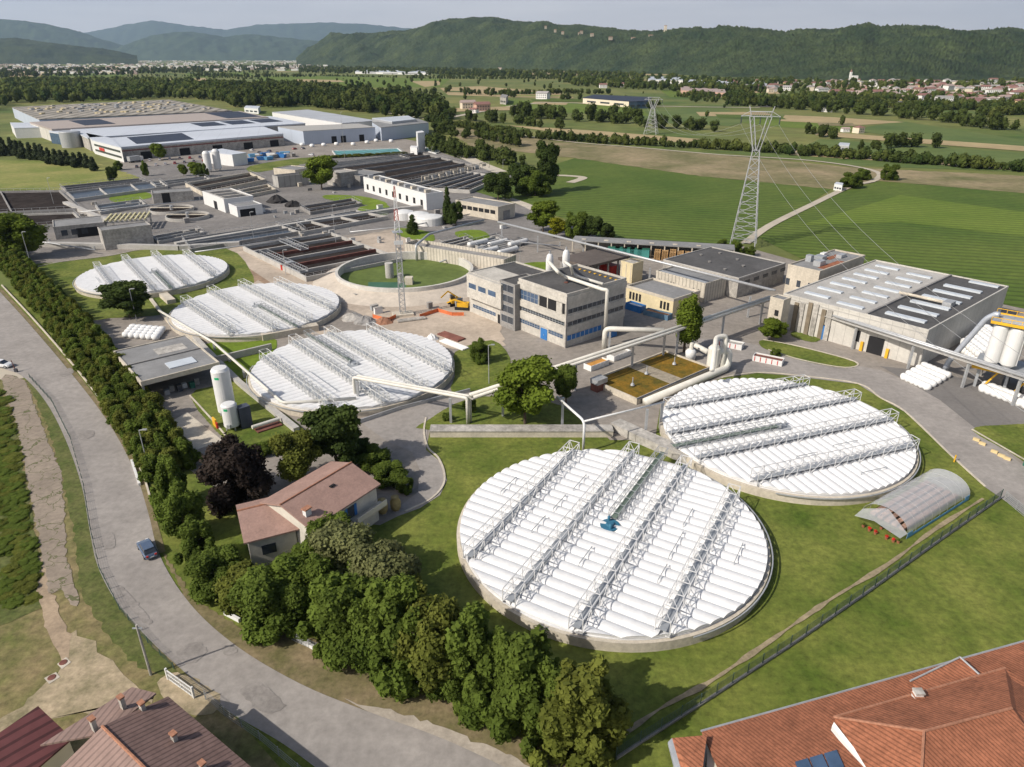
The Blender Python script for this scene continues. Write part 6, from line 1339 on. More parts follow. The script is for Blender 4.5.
for y_, L_ in ((a*.08, 10), (a*.55, 9)):
    pass
m = MB(); 
for (x0, y0, x1, y1) in ((.5, a*.1, 3.0, a*.72), (b*.38, a*.62, b*.46, a*.98)):
    q = T; mm = MB(); 
    for x in (x0, x1): mm.bar((x, y0, 1.75), (x, y1, 1.75), .25); mm.bar((x, y0, 2.8), (x, y1, 2.8), .12)
    n = int((y1-y0)/1.6)
    for k in range(n+1): y = y0+(y1-y0)*k/n; mm.bar((x0, y, 1.75), (x1, y, 1.75), .15); [mm.bar((x, y, 1.75), (x, y, 2.8), .12) for x in (x0, x1)]
    mm.mk('scraper_bridge', galv, t)
def basq(label, corners, h_, mat, lanes=3, wallm=conc, name='settling_basin', wt=.6, lane_w=.5, extra=None, along0=True):
    P_ = [G(x, y, h_) for x, y in corners]; c_ = sum(P_, Vector())/4; t = T(name, label, 'basin', (c_.x, c_.y, 0)); p = [Vector((q.x-c_.x, q.y-c_.y)) for q in P_]
    for i in range(4):
        a_, b_ = p[i], p[(i+1) % 4]; d = (b_-a_).normalized(); nn = Vector((-d.y, d.x)); s_ = 1 if nn.dot(-(a_+b_)/2) > 0 else -1
        MB().prism([tuple(a_), tuple(b_), tuple(b_+nn*s_*wt-d*.0), tuple(a_+nn*s_*wt)], 0, h_+.002*i).mk('outer_wall', wallm, t)
    MB().prism([tuple(q*.97) for q in p], .02, h_*.4).mk('water', mat, t)
    for k in range(1, lanes):
        f_ = k/lanes; a_, b_ = (p[0].lerp(p[3], f_), p[1].lerp(p[2], f_)) if along0 else (p[0].lerp(p[1], f_), p[3].lerp(p[2], f_)); d = (b_-a_).normalized(); nn = Vector((-d.y, d.x))*lane_w/2; MB().prism([tuple(a_+nn), tuple(b_+nn), tuple(b_-nn), tuple(a_-nn)], .03, h_+.01).mk('lane_wall', wallm, t)
    m = MB(); 
    for i in range(4):
        a_, b_ = p[i], p[(i+1) % 4]; m.bar((a_.x, a_.y, h_+1), (b_.x, b_.y, h_+1), .09); n = max(1, int((b_-a_).length/3))
        for k in range(n): q = a_.lerp(b_, k/n); m.bar((q.x, q.y, h_), (q.x, q.y, h_+1), .08)
    m.mk('railing', galv, t); return t
basq('long basin with blue grey water left of the black heaps', [(182, 238), (296, 222), (306, 230), (190, 249)], 1.5, bluew, 2, concd)
basq('long dark basin continuing behind the lamp posts', [(276, 224), (356, 210), (388, 216), (300, 232)], 1.5, sludge, 3, conc, along0=False)
basq('wide far left basin with dark lanes beside the pale walkway', [(-60, 215), (-60, 192), (60, 190), (80, 208)], 1.5, sludge, 2, concd)
basq('second far left basin in front of the wide one', [(-60, 232), (-60, 217), (74, 212), (84, 222)], 1.2, sludge, 2, conc)
basq('blue watered basin behind the pergola beams', [(66, 192), (160, 180), (168, 186), (74, 199)], 1.5, bluew, 3, conc, along0=False)
basq('tan rimmed basin with dark water behind the white low house', [(185, 183), (250, 172), (266, 179), (202, 192)], 2.0, sludge, 2, concb)
basq('large dark basin between factory and white long building', [(300, 166), (420, 152), (478, 166), (380, 186)], 1.6, sludge, 5, concd, along0=True)
basq('right rear basin with pale dosing frames beside the dark tree clump', [(402, 186), (466, 171), (502, 176), (500, 190), (440, 196)][:3]+[(470, 190)], 1.8, sludge, 5, conc)
basq('dark channel basin in front of the white low house', [(150, 236), (196, 228), (204, 232), (158, 241)], 1.2, sludge, 2, conc)
basq('twin dark basin between the square block and the white long building', [(300, 206), (352, 198), (362, 203), (310, 212)], 1.3, sludge, 2, concd)
basq('narrow dark basin behind the blue watered basin', [(60, 186), (140, 178), (146, 181), (66, 190)], 1.3, sludge, 2, concd)
basq('narrow rear basin in front of the cubic building', [(150, 182), (205, 176), (210, 179), (156, 186)], 1.3, sludge, 2, conc)
basq('tan rimmed second basin right of the white low house', [(238, 190), (268, 184), (276, 189), (246, 195)], 1.6, sludge, 2, concb)
basq('dark basin strip beneath the teal pool', [(322, 164), (400, 155), (410, 158), (330, 168)], 1.4, sludge, 3, conc)
basq('small square basin left of the stair yard', [(95, 205), (140, 199), (146, 204), (100, 212)], 1.2, bluew, 2, conc)
# thickeners
for k, (x, y, r_, lb) in enumerate(((172, 211, 8.5, 'left round thickener basin with black sludge'), (188, 218, 8, 'right round thickener basin with black sludge'))):
    g = G(x, y); t = T('round_basin', lb, 'basin', (g.x, g.y, 0)); n = 40; m = MB(); prof = [(r_+.4, 0), (r_+.4, 1.3), (r_, 1.3), (r_, .2)]; vs = [(q*math.cos(2*PI*j/n), q*math.sin(2*PI*j/n), z_) for q, z_ in prof for j in range(n)]
    m.add(vs, [(i*n+j, i*n+(j+1) % n, (i+1)*n+(j+1) % n, (i+1)*n+j) for i in range(3) for j in range(n)]); m.mk('basin_wall', conc, t); m = MB(); m.add([(r_*1.01*math.cos(2*PI*j/n), r_*1.01*math.sin(2*PI*j/n), .5) for j in range(n)], [tuple(range(n))]); m.mk('sludge', sludge, t); MB().box(-r_-.5, -.6, 1.4, r_+.5, .6, 1.6).mk('bridge', concb, t); MB().lathe([(.7, .4), (.7, 2.4)], n=10).mk('drive', galv, t)
# rows of dosing frames on rear basins
for k in range(9):
    g = G(422+k*7.2, 184-k*1.75+2); t = T('dosing_frame', 'pale pipe frame over the right rear basin, %s from left' % ('first', 'second', 'third', 'fourth', 'fifth', 'sixth', 'seventh', 'eighth', 'ninth')[k], 'frame', (g.x, g.y, 1.8), AZ, 'pipe frames over the rear basin')
    m = MB(); m.box(0, 0, 0, .3, .3, 3); m.box(7, 0, 0, 7.3, .3, 3); m.box(0, 0, 3, 7.3, .3, 3.3); m.mk('frame', concb, t); MB().box(2, -.5, 1.2, 4.5, .8, 2.6).mk('gate_drive', galv if k % 2 else concb, t)
# ---------------- buildings of the left plant ----------------
block('concrete_block', 'windowless grey concrete block behind the farthest covered tank', 'building', (101, 230.5), (95, 228), (150.5, 224.5), HT(103, 250.6, 230.5), concw, roofgr, az=None, a=7, parapet=.3)
t, a, b = block('low_workshop', 'low open fronted workshop with flat grey roof left of the grey concrete block', 'building', (53, 227), (49, 222), (104, 222), HT(56, 240, 227), concw, roofgr, az=None, a=14, parapet=.3)
win(t, 'R', b*.42, b*.95, 0, 3.4, dark, None, name='opening'); 
for k in range(3): win(t, 'R', 2+k*3.2, 4+k*3.2, 1.2, 3.2, glass, None)
g = G(104, 222, 4); t = T('pergola', 'roofless concrete frame with rows of yellowish beams', 'frame', (g.x, g.y, 0), rad(18))
for k in range(9): MB().box(k*1.7, 0, 4.0, k*1.7+.6, 14, 4.5).mk('beam', M('yellow_beam', (.50, .46, .28), .9, .2), t)
for k in range(3): MB().box(-.5, k*6.2+.2, 3.4, 14.6, k*6.2+.9, 4.0).mk('girder', conc, t)
for x in (0, 13.6):
    for y in (.3, 12.8): MB().box(x, y, 0, x+.6, y+.6, 3.4).mk('column', conc, t)
t, a, b = block('plant_building', 'grey ribbed plant building with dark doorway behind the round thickeners', 'building', (152, 193.5), (145, 191), (192.5, 190.5), HT(152, 204, 193.5), concw, roofgr, az=None, a=10); win(t, 'R', b*.22, b*.42, 0, 4.5, dark, None, name='doorway')
t, a, b = block('plant_building', 'white low building with dark roof panels next to the black heaps', 'building', (223.5, 199), (206, 190.5), (253, 195.5), HT(223, 213, 199), paintw, concw, az=None)
for k in range(3): MB().box(b*.15, a*(.12+.28*k), HT(223, 213, 199)-.4, b*.85, a*(.3+.28*k), HT(223, 213, 199)-.2).mk('roof_panel', roofd, t)
win(t, 'L', a*.35, a*.5, 0, 3.5, dark, None, name='doorway')
t, a, b = block('plant_building', 'small white annex with dark grated front beside the black heaps', 'building', (236.6, 206.8), (223, 204), (262, 203.7), HT(236.6, 217.4, 206.8), paintw, roofgr, az=None); win(t, 'R', b*.1, b*.7, 0, 3, dark, None, name='grating')
t, a, b = block('plant_building', 'square grey ribbed block left of the lone green tree', 'building', (277.6, 176.5), (271, 175), (308, 173.4), HT(277.6, 188, 176.5), M('grey_ribbed', (.36, .35, .33), .9, .15, .2, ribs=(3, XY, .75, .15)), roofd, az=None)
block('plant_building', 'pale low block above the square grey ribbed one', 'building', (295, 170), (285, 166), (312, 167), 5, concb, roofgr, az=None)
t, a, b = block('plant_building', 'rough whitish block right of the lone green tree', 'building', (340, 173), (332, 170), (358, 170.5), HT(341, 187, 173), concw, concw, az=None); block('plant_building', 'long grey block behind the rough whitish one', 'building', (360, 176), (350, 171), (385, 172), 5, concd, roofgr, az=None)
zz = HT(426, 210.5, 193.6); t, a, b = block('plant_building', 'long white building with small square windows and roof vents', 'building', (426, 193.6), (359.5, 177), (443, 191.5), zz, paintw, roofgr, az=None)
for k in range(9): win(t, 'L', 3+k*(a-8)/8, 5+k*(a-8)/8, 1.5, 4, dark, None)
for k in range(10): MB().box(b*.2, 3+k*(a-6)/9, zz-.4, b*.5, 4.5+k*(a-6)/9, zz+.9).mk('roof_vent', (concb, galv)[k % 2], t)
t, a, b = block('plant_building', 'grey roofed building with ribbon window beside the vineyard corner', 'building', (498, 206.8), (464.5, 198), (515, 203), HT(497, 221, 206.8), concb, roofgr, az=None); 
for k in range(7): win(t, 'L', 1.5+k*a/7.4, 1.5+k*a/7.4+a/9, 2.5, 4.0, dark, None)
win(t, 'R', b*.3, b*.7, 0, 3.5, concd, None, name='door')
t, a, b = block('filter_building', 'long cream building with closely ribbed wall behind the open green tank', 'building', (504, 259.5), (430, 235), (516, 254.5), HT(504, 270, 259.5)+1.4, ribbed, concd, az=None, parapet=1.0)
# elevated gutter road beams across the left plant
for q, lb in (([(176, 247), (300, 226), (400, 211), (480, 204)], 'long raised concrete walkway crossing the middle of the plant'), ([(0, 245), (60, 247), (180, 250), (240, 246)], 'low concrete kerb wall behind the farthest covered tank'), ([(66, 205), (100, 220), (110, 222)], 'stepped walkway beside the far left basins')):
    wallrun('raised_walkway', lb, q, 2.2, 1.6, conc, 'walkway')
rr = random.Random(77); kinds = [('grey steel', steel), ('pale concrete', concb), ('white', paintw), ('dark', concd), ('galvanised', galv)]
spots_ = [('by the long rear basin', 190, 330, 232, 246), ('by the round thickeners', 150, 215, 222, 238), ('around the lone green tree', 290, 350, 186, 204), ('beside the long white building', 350, 440, 206, 228), ('in the yard behind the office', 440, 520, 228, 262), ('between the left basins', 75, 150, 202, 222), ('near the black heaps', 255, 300, 205, 220), ('on the rubble yard by the ribbed wall', 345, 425, 240, 258), ('along the sandy edge of the green tank', 345, 460, 296, 316)]
for wh, xa, xb, ya, yb in spots_:
    for k in range(6):
        x, y = rr.uniform(xa, xb), rr.uniform(ya, yb); g = G(x, y); kd = kinds[rr.randrange(5)]; s1, s2, h_ = rr.uniform(.8, 2.6), rr.uniform(.6, 1.6), rr.uniform(.5, 2.0)
        t = T('utility_box', kd[0]+' utility cabinet '+wh, 'cabinet', (g.x, g.y, 0), AZ+rr.uniform(-.1, .1), 'utility cabinets '+wh); MB().box(0, 0, 0, s1, s2, h_).mk('body', kd[1], t); MB().box(-.06, -.06, h_, s1+.06, s2+.06, h_+.1).mk('lid', concw, t)
for k, (q, lb) in enumerate((([(195, 252), (240, 246), (300, 238)], 'thin pipe rail in front of the long rear basin'), ([(300, 222), (345, 214), (395, 207)], 'pipe run behind the lamp posts'), ([(350, 232), (410, 226), (470, 214)], 'pipe run before the round white roofed tanks'), ([(80, 212), (140, 206), (200, 200)], 'pipe run above the pergola beams'), ([(0, 240), (50, 243), (95, 250)], 'pipe run at the far left'), ([(440, 262), (500, 240), (560, 246)], 'pipe run between the white horizontal vessels'))):
    pipe_run('service_pipe', lb, [pg(*p, 1.6) for p in q], .22, galv, [pg(*p, 0)[:2]+(1.4,) for p in q])
for k, (x, y, nn_) in enumerate(((470, 252, 3), (500, 246, 3), (486, 240, 2), (455, 240, 2))):
    basq('low walled basin in the yard behind the office, %s' % ('nearest to the ribbed wall', 'beside the vineyard edge', 'in the middle of the white vessels', 'by the bent grey pipe')[k], [(x-16, y+2), (x+10, y-4), (x+18, y), (x-8, y+7)], .9, sludge if k % 2 else bluew, nn_, conc)
# white round membrane tanks
for k, (x, y, r_) in enumerate(((430, 224, 5.2), (419, 221, 4.2), (404, 219, 4))):
    g = G(x, y); t = T('round_tank', ('white roofed round tank right of the small conifer', 'smaller white roofed round tank behind it', 'smallest white roofed round tank at the left of the three')[k], 'tank', (g.x, g.y, 0)); MB().lathe([(r_, 0), (r_, 2.8), (r_*.96, 3.1), (r_*.5, 3.6), (.2, 3.8)], n=24).mk('shell', sil, t)
for k in range(5):
    x, y = 478+k*10, 246+(k % 2)*8; g = G(x, y); t = T('horizontal_tank', 'white horizontal vessel among the pipes behind the office, %s from left' % ('first', 'second', 'third', 'fourth', 'fifth')[k], 'tank', (g.x, g.y, 0), AZ+.1, 'white horizontal vessels behind the office')
    MB().tube([(-4.4, 0, 1.2), (-4, 0, 1.2), (4, 0, 1.2), (4.4, 0, 1.2)], .9, 12).mk('shell', sil, t, smooth=True)
    for x_ in (-3, 3): MB().box(x_-.3, -.8, 0, x_+.3, .8, .6).mk('saddle', conc, t)
# ---------------- factory ----------------
sawm = M('saw_roof', (.30, .275, .235), .9, .18, .03, det2=(.12, .3), ribs=(11, (1, .2, 0), .55, .4))
t, pl = quadb('factory_hall', 'huge hall with speckled sawtooth roof at the back of the factory', 'building', [(39, 119), (232, 110.5), (168, 99.5), (12, 107)], 11, bluegrey, sawm, par=.6)
for k in range(92):
    q = MB().box(-1.2, -3, 0, 1.2, 3, 1.2).mk('roof_vent', (galv, concb, yel)[k % 3], t); u_, v_ = random.random()*.9+.05, random.random()*.8+.1; A_ = Vector(pl[0]).lerp(Vector(pl[1]), u_); B_ = Vector(pl[3]).lerp(Vector(pl[2]), u_); p = A_.lerp(B_, v_); q.location = (p.x, p.y, 11)
def roofpatch(t, pl, f, z_, mat, name='solar_array'):
    P_ = [Vector(p) for p in pl]
    def at(u_, v_): return P_[0].lerp(P_[1], u_).lerp(P_[3].lerp(P_[2], u_), v_)
    MB().prism([tuple(at(*q)) for q in ((f[0], f[2]), (f[1], f[2]), (f[1], f[3]), (f[0], f[3]))], z_, z_+.15).mk(name, mat, t)
t, pl = quadb('factory_hall', 'rear stepped white roofed hall with solar panels', 'building', [(52, 129), (268, 117), (240, 111), (30, 122)], 10, panel, metroofw, par=1.0)
roofpatch(t, pl, (.15, .28, .2, .9), 10, solar); roofpatch(t, pl, (.8, .98, .1, .95), 10, solar); t.children[0].data.materials[0] = M('brownish_wall', (.36, .31, .28), .8, .1)
t, pl = quadb('factory_hall', 'middle stepped white roofed hall with three solar arrays', 'building', [(88, 137.5), (305, 123), (270, 116), (68, 128)], 9, concw, metroofw, par=1.0)
for k in range(3): roofpatch(t, pl, (.52+.15*k, .64+.15*k, .3, .7), 9, solar)
t, pl = quadb('factory_hall', 'front stepped hall with big solar array and loading doors', 'building', [(120, 147), (283, 133.5), (262, 126), (108, 138)], 8.5, concw, metroofw, par=1.2)
roofpatch(t, pl, (.1, .43, .15, .9), 8.5, solar)
P0, P1 = Vector(pl[0]), Vector(pl[1]); d = (P1-P0).normalized(); nn = Vector((d.y, -d.x)); nn = nn if nn.y < 0 else -nn
for f_ in (.1, .32, .52, .72, .9):
    a_ = P0.lerp(P1, f_); b_ = a_+d*(P1-P0).length*.06; MB().prism([tuple(a_+nn*.15), tuple(b_+nn*.15), tuple(b_-nn*.1), tuple(a_-nn*.1)], 0, 4.5).mk('loading_door', dark, t)
a_, b_ = P0, P1; MB().prism([tuple(a_+nn*.12), tuple(b_+nn*.12), tuple(b_-nn*.1), tuple(a_-nn*.1)], 5.6, 6.4).mk('red_band', M('dull_red', (.22, .09, .08), .7, .2), t)
t, pl = quadb('factory_office', 'white factory office wing with two window strips and a red emblem', 'building', [(92, 140), (121, 147.5), (112, 138), (86, 133)], 9, paintw, metroofw, par=.4)
P0, P1 = Vector(pl[0]), Vector(pl[1]); d = (P1-P0).normalized(); nn = Vector((d.y, -d.x)); nn = nn if nn.y < 0 else -nn
for z_ in (2.2, 5.6): MB().prism([tuple(P0.lerp(P1, .05)+nn*.15), tuple(P0.lerp(P1, .95)+nn*.15), tuple(P0.lerp(P1, .95)), tuple(P0.lerp(P1, .05))], z_, z_+1.3).mk('window', glass, t)
MB().prism([tuple(P0.lerp(P1, .22)+nn*.3), tuple(P0.lerp(P1, .40)+nn*.3), tuple(P0.lerp(P1, .40)+nn*.1), tuple(P0.lerp(P1, .22)+nn*.1)], 3.6, 5.4).mk('emblem', redp, t)
t, pl = quadb('factory_office', 'white corner building at the left end of the stepped halls', 'building', [(14, 128), (49, 127), (72, 123), (10, 122.5)], 8, paintw, metroofw, par=.4); t, pl = quadb('glass_entrance', 'blue glazed entrance block beside the metal cylinder tower', 'building', [(49, 131.5), (70, 134.5), (80, 129), (52, 126)], 8.5, blueglass, metroofw, par=.8)
g = G(73, 147); t = T('cylinder_tower', 'shiny metal cylinder tower at the factory entrance', 'tower', (g.x, g.y, 0)); MB().lathe([(7, 0), (7, 10.5), (6.6, 10.9)], n=28).mk('shell', galv, t)
t, pl = quadb('factory_hall', 'blue grey clad hall with three dark doors in the middle of the factory', 'building', [(303, 131), (375, 127), (358, 123.5), (277.7, 126.5)], 10, bluegrey, M('beige_grey_roof', (.36, .35, .33), .9, .1), par=.3)
P0, P1 = Vector(pl[0]), Vector(pl[1]); d = (P1-P0).normalized(); nn = Vector((d.y, -d.x)); nn = nn if nn.y < 0 else -nn
for f_ in (.37, .5, .76): a_ = P0.lerp(P1, f_); b_ = a_+d*(P1-P0).length*.07; MB().prism([tuple(a_+nn*.15), tuple(b_+nn*.15), tuple(b_-nn*.1), tuple(a_-nn*.1)], 0, 5).mk('loading_door', dark, t)
t, pl = quadb('factory_hall', 'white hall with broad sloping pale roof at the right rear of the factory', 'building', [(342, 123), (377, 120.5), (308, 109.5), (272, 112)], 9, paintw, M('striped_pale_roof', (.42, .44, .47), .6, .1, .05, ribs=(8, (.6, 1, 0), .75, .3)), par=.4)
t, pl = quadb('factory_hall', 'grey clad hall at the right end of the factory', 'building', [(381, 127.5), (428.5, 122.5), (418, 118.5), (372, 122)], 10, bluegrey, roofgr, par=.3)
t, pl = quadb('factory_hall', 'raised rooftop block over the right end halls', 'building', [(392, 121.5), (416, 119), (408, 115.5), (372, 118)], 12, galv, metroof, par=.5)
t, pl = quadb('white_tower', 'slim white tower block beside the teal pools', 'tower', [(417.5, 133), (424.5, 132), (422, 130.5), (416, 131.5)], 13, paintw, paintw, par=.3); quadb('low_white_hut', 'low white hut left of the slim white tower', 'building', [(410, 147), (417, 148), (418, 146), (411, 145.5)], 5, paintw, paintw)
t, pl = quadb('plant_building', 'white cubic building with grey side by the two white silos', 'building', [(205, 151.5), (232, 154.5), (246.5, 152.5), (222, 148.5)], HT(232, 166.5, 154.5), paintw, metroofw)
for k, (x, y, tp) in enumerate(((209, 172, 151), (218.5, 171, 149))):
    g = G(x, y); h = HT(x, y, tp); t = T('storage_silo', ('left', 'right')[k]+' one of two thin white silos by the cubic building', 'silo', (g.x, g.y, 0)); MB().lathe([(2.1, 1.5), (2.1, h-1.2), (1.2, h)], n=18).mk('shell', sil, t)
    for q in range(4): a = PI/4+q*PI/2; MB().box(1.4*math.cos(a)-.15, 1.4*math.sin(a)-.15, 0, 1.4*math.cos(a)+.15, 1.4*math.sin(a)+.15, 1.6).mk('leg', galv, t)
for k in range(2): basq(('left', 'right')[k]+' teal covered pool with hedge by the slim white tower', [((336, 156), (404, 152.5), (398, 148), (332, 150.5)), ((426, 147), (442, 151), (436, 153), (424, 150))][k], .8, M('teal_pool', (.07, .22, .22), .4, .2, .2, ribs=(9, XY, 1.6, .3)), 1, paintw, name='covered_pool')
for x in range(14): tree('hedge2', 'clipped hedge shrub along the teal covered pool', (0, 0), 0, 3.5, name='shrub', cat='shrub', group='hedge shrubs by the teal pool', h=2.0, world=tuple(G(334+x*5.4, 158-x*.28))[:2])
# blue skips, goods and trucks on the forecourt
rr = random.Random(8)
for k in range(14):
    x, y = 250+k*3.2+rr.uniform(-1, 1), 160-k*.25+rr.uniform(-3, 2); c_ = (bluep, bluel, paintw, concd, bluep)[k % 5]; g = G(x, y); t = T('skip', ('%s skip in the goods yard behind the cubic building' % ('blue', 'light blue', 'white', 'dark', 'blue')[k % 5]), 'skip', (g.x, g.y, 0), rr.uniform(0, 3), 'skips in the factory goods yard'); MB().add([(-2.6, -1.1, .2), (2.6, -1.1, .2), (2.6, 1.1, .2), (-2.6, 1.1, .2), (-3.2, -1.3, 2.2), (3.2, -1.3, 2.2), (3.2, 1.3, 2.2), (-3.2, 1.3, 2.2)], [(0,3,2,1), (0,1,5,4), (1,2,6,5), (2,3,7,6), (3,0,4,7), (4,5,6,7)]).mk('body', c_, t)
for k in range(8):
    g = G(300+k*13+rr.uniform(-3, 3), 146-k*.6+rr.uniform(-1, 2)); bag(g.x, g.y, 0, (3, 3, 2.2), 'white goods bale on the paved yard by the blue grey hall', 'white bales by the blue grey hall')
for x, y, lb, mt in ((136, 162, 'grey', galv), (150, 154, 'blue', bluep), (206, 146, 'white', paintw)):
    g = G(x, y); t = T('truck', lb+' box truck standing on the factory forecourt', 'truck', (g.x, g.y, 0), rad(66)); MB().box(-5, -1.25, 1, 2.6, 1.25, 3.8).mk('cargo_box', mt, t); cb = MB().box(2.9, -1.2, .6, 5, 1.2, 3.1).mk('cab', paintw, t); MB().box(5.0, -1.0, 1.9, 5.04, 1.0, 2.8).mk('windscreen', glass, cb); MB().box(-5, -1.1, .7, 4.6, 1.1, 1).mk('chassis', black, t)
    for x_ in (-3.8, -2.6, 3.9):
        for s_ in (-1, 1): MB().tube([(x_, s_*.95, .5), (x_, s_*1.25, .5)], .5, 12).mk('wheel', black, t)
# ---------------- pylons and wires ----------------
def pylon(label, base, h, az, sc=1.0, seg=11):
    g = G(*base); t = T('power_pylon', label, 'pylon', (g.x, g.y, 0), az); m = MB(); wz, wt = h*.70, 1.1*sc; lattice(m, 0, wz, 4.2*sc, wt, seg, .22*sc); m.mk('lower_body', galv, t)
    m = MB()
    for s_ in (-1, 1):
        top = (s_*3.0*sc, h*.93); n = 5
        for y_ in (-.7*sc, .7*sc):
            m.bar((s_*wt, y_, wz), (top[0]+.5*sc*s_, y_, top[1]), .2*sc); m.bar((s_*.1, y_, wz), (top[0]-.9*sc*s_, y_, top[1]), .2*sc)
        for k in range(n):
            f0, f1 = k/n, (k+1)/n; m.bar((s_*(wt+(top[0]*s_+.5*sc-wt)*f0), .7*sc, wz+(top[1]-wz)*f0), (s_*(.1+(top[0]*s_-.9*sc-.1)*f1), -.7*sc, wz+(top[1]-wz)*f1), .13*sc)
        m.bar((top[0], 0, h*.93), (s_*3.9*sc, 0, h), .25*sc)
    m.mk('fork', galv, t)
    m = MB(); zb_ = h*.93
    for y_ in (-.6*sc, .6*sc): m.bar((-6.2*sc, 0, zb_), (-3.4*sc, y_, zb_+.2), .16*sc); m.bar((6.2*sc, 0, zb_), (3.4*sc, y_, zb_+.2), .16*sc); m.bar((-3.4*sc, y_, zb_), (3.4*sc, y_, zb_), .2*sc); m.bar((-3.4*sc, y_, zb_+1.5*sc), (3.4*sc, y_, zb_+1.5*sc), .2*sc)
    for k in range(10): x = -3.4*sc+k*.68*sc; m.bar((x, .6*sc, zb_), (x+.68*sc, -.6*sc, zb_+1.5*sc), .13*sc)
    for s_ in (-1, 1): m.bar((s_*6.2*sc, 0, zb_), (s_*3.4*sc, 0, zb_+1.6*sc), .14*sc)
    m.mk('crossbeam', galv, t)
    for x in (-6, 0, 6): MB().lathe([(.12*sc, zb_-2.4*sc), (.2*sc, zb_-1.6*sc), (.12*sc, zb_)], n=6).mk('insulator', glass, t).location = (x*sc, 0, 0)
    return t, g, h, az, sc
PY = pylon('large lattice power pylon with forked head standing at the vineyard edge', (743, 245), HT(743, 245, 106), rad(-22))
P2 = pylon('second power pylon, smaller by distance, in the crop fields', (651, 134), HT(651, 134, 97), rad(-22), 1.25, 7)
def wire(a_, b_, sag, label, r_=.035):
    pts = [Vector(a_).lerp(Vector(b_), k/28)-Vector((0, 0, 4*sag*(k/28)*(1-k/28))) for k in range(29)]; o = tag(MB().tube([p-Vector(a_) for p in pts], r_, 4).mk('power_line', M('wire_alu', (.42, .42, .42), .5, .05, metal=.3), loc=a_), label, 'cable', 'overhead power lines')
u1 = Vector((math.cos(PY[3]), math.sin(PY[3]), 0))
nxt = Vector((50, -60, 45))
for k, (x, nm) in enumerate(((-6, 'left'), (0, 'middle'), (6, 'right'))):
    a_ = PY[1]+u1*x+Vector((0, 0, PY[2]*.93-2.4)); wire(a_, nxt+u1*x*.8, 20, nm+' overhead power line running from the large pylon over the warehouse', .03)
    b_ = P2[1]+u1*x*1.25+Vector((0, 0, P2[2]*.93-3)); wire(a_, b_, 12, nm+' overhead power line between the two pylons', .045)
# ---------------- country houses, commercial buildings, town ----------------
wallc = [M('town_white', (.74, .72, .70), .9, .06), M('town_cream', (.66, .58, .46), .9, .06), M('town_pink', (.52, .33, .26), .9, .08), M('town_yellow', (.62, .48, .24), .9, .08)]
roofc = [M('town_roof', (.24, .13, .11), .9, .2, .3), M('town_roof_pale', (.36, .28, .25), .9, .15, .3), M('town_roof_grey', (.34, .32, .31), .9, .1, .3)]
HM = {}
def house_mesh(w_, r_, shape):
    k = (w_, r_, shape)
    if k in HM: return HM[k]
    L, W, h, p = ((12, 9, 5.5, 2.4), (16, 10, 7, 2.6), (11, 10, 7, 2.4), (22, 11, 7, 1.6))[shape]; m = MB(); m.cm = 0; m.box(-L/2, -W/2, 0, L/2, W/2, h)
    m.cm = 1; o = .6; m.add([(-L/2-o, -W/2-o, h), (L/2+o, -W/2-o, h), (L/2+o, W/2+o, h), (-L/2-o, W/2+o, h), (-L/2+ (W/2 if shape == 2 else -o), 0, h+p), (L/2-(W/2 if shape == 2 else -o), 0, h+p)], [(0,3,2,1), (0,1,5,4), (2,3,4,5), (1,2,5), (3,0,4)])
    m.cm = 2
    for z_ in ((1.5, 4.2) if h > 5 else (1.5,)):
        for x in range(int(L/3)): x0 = -L/2+1.2+x*3; m.box(x0, -W/2-.05, z_, x0+1.2, W/2+.05, z_+1.4)
    o = m.mk('house', [wallc[w_], roofc[r_], glass]); HM[k] = o.data; bpy.data.objects.remove(o); return HM[k]
def house(x, y, w_, r_, sh, az, lab, grp, s=1, name='house', z=0):
    o = bpy.data.objects.new(name, house_mesh(w_, r_, sh)); C.objects.link(o); o.location = (x, y, z); o.rotation_euler = (0, 0, az); o.scale = (s, s, s); return tag(o, lab, 'house', grp)
wn = ['white', 'cream', 'pink', 'yellow']; rn = ['terracotta', 'pale tiled', 'grey']
rr = random.Random(21)
for k in range(285):
    f_ = rr.random()**.62; x = 690+f_*370; yl = 89+ (x-768)/256*1.5; yy = (82.5+ (15+8*(x-830)/194)*rr.random()**1.2) if x > 830 else rr.uniform(83, 93)
    yy = min(yy, 104)
    g = G(x, yy); w_ = rr.choices([0, 1, 2, 3], [9, 4, 1, 1])[0]; r_ = rr.choices([0, 1, 2], [4, 3, 3])[0]; sh = rr.choices([0, 1, 2, 3], [5, 4, 3, 1])[0]
    house(g.x, g.y, w_, r_, sh, rr.uniform(-.5, .5)+(0 if rr.random() < .7 else PI/2), '%s walled house with %s roof in the distant town below the wooded ridge' % (wn[w_], rn[r_]), 'houses of the distant town', rr.uniform(.75, 1.25))
tp = []
for k in range(520): x = rr.uniform(690, 1090); tp.append(tuple(G(x, rr.uniform(82, 103)))[:2])
merged('town_trees', tp, 7.5, lab='trees between the houses of the distant town')
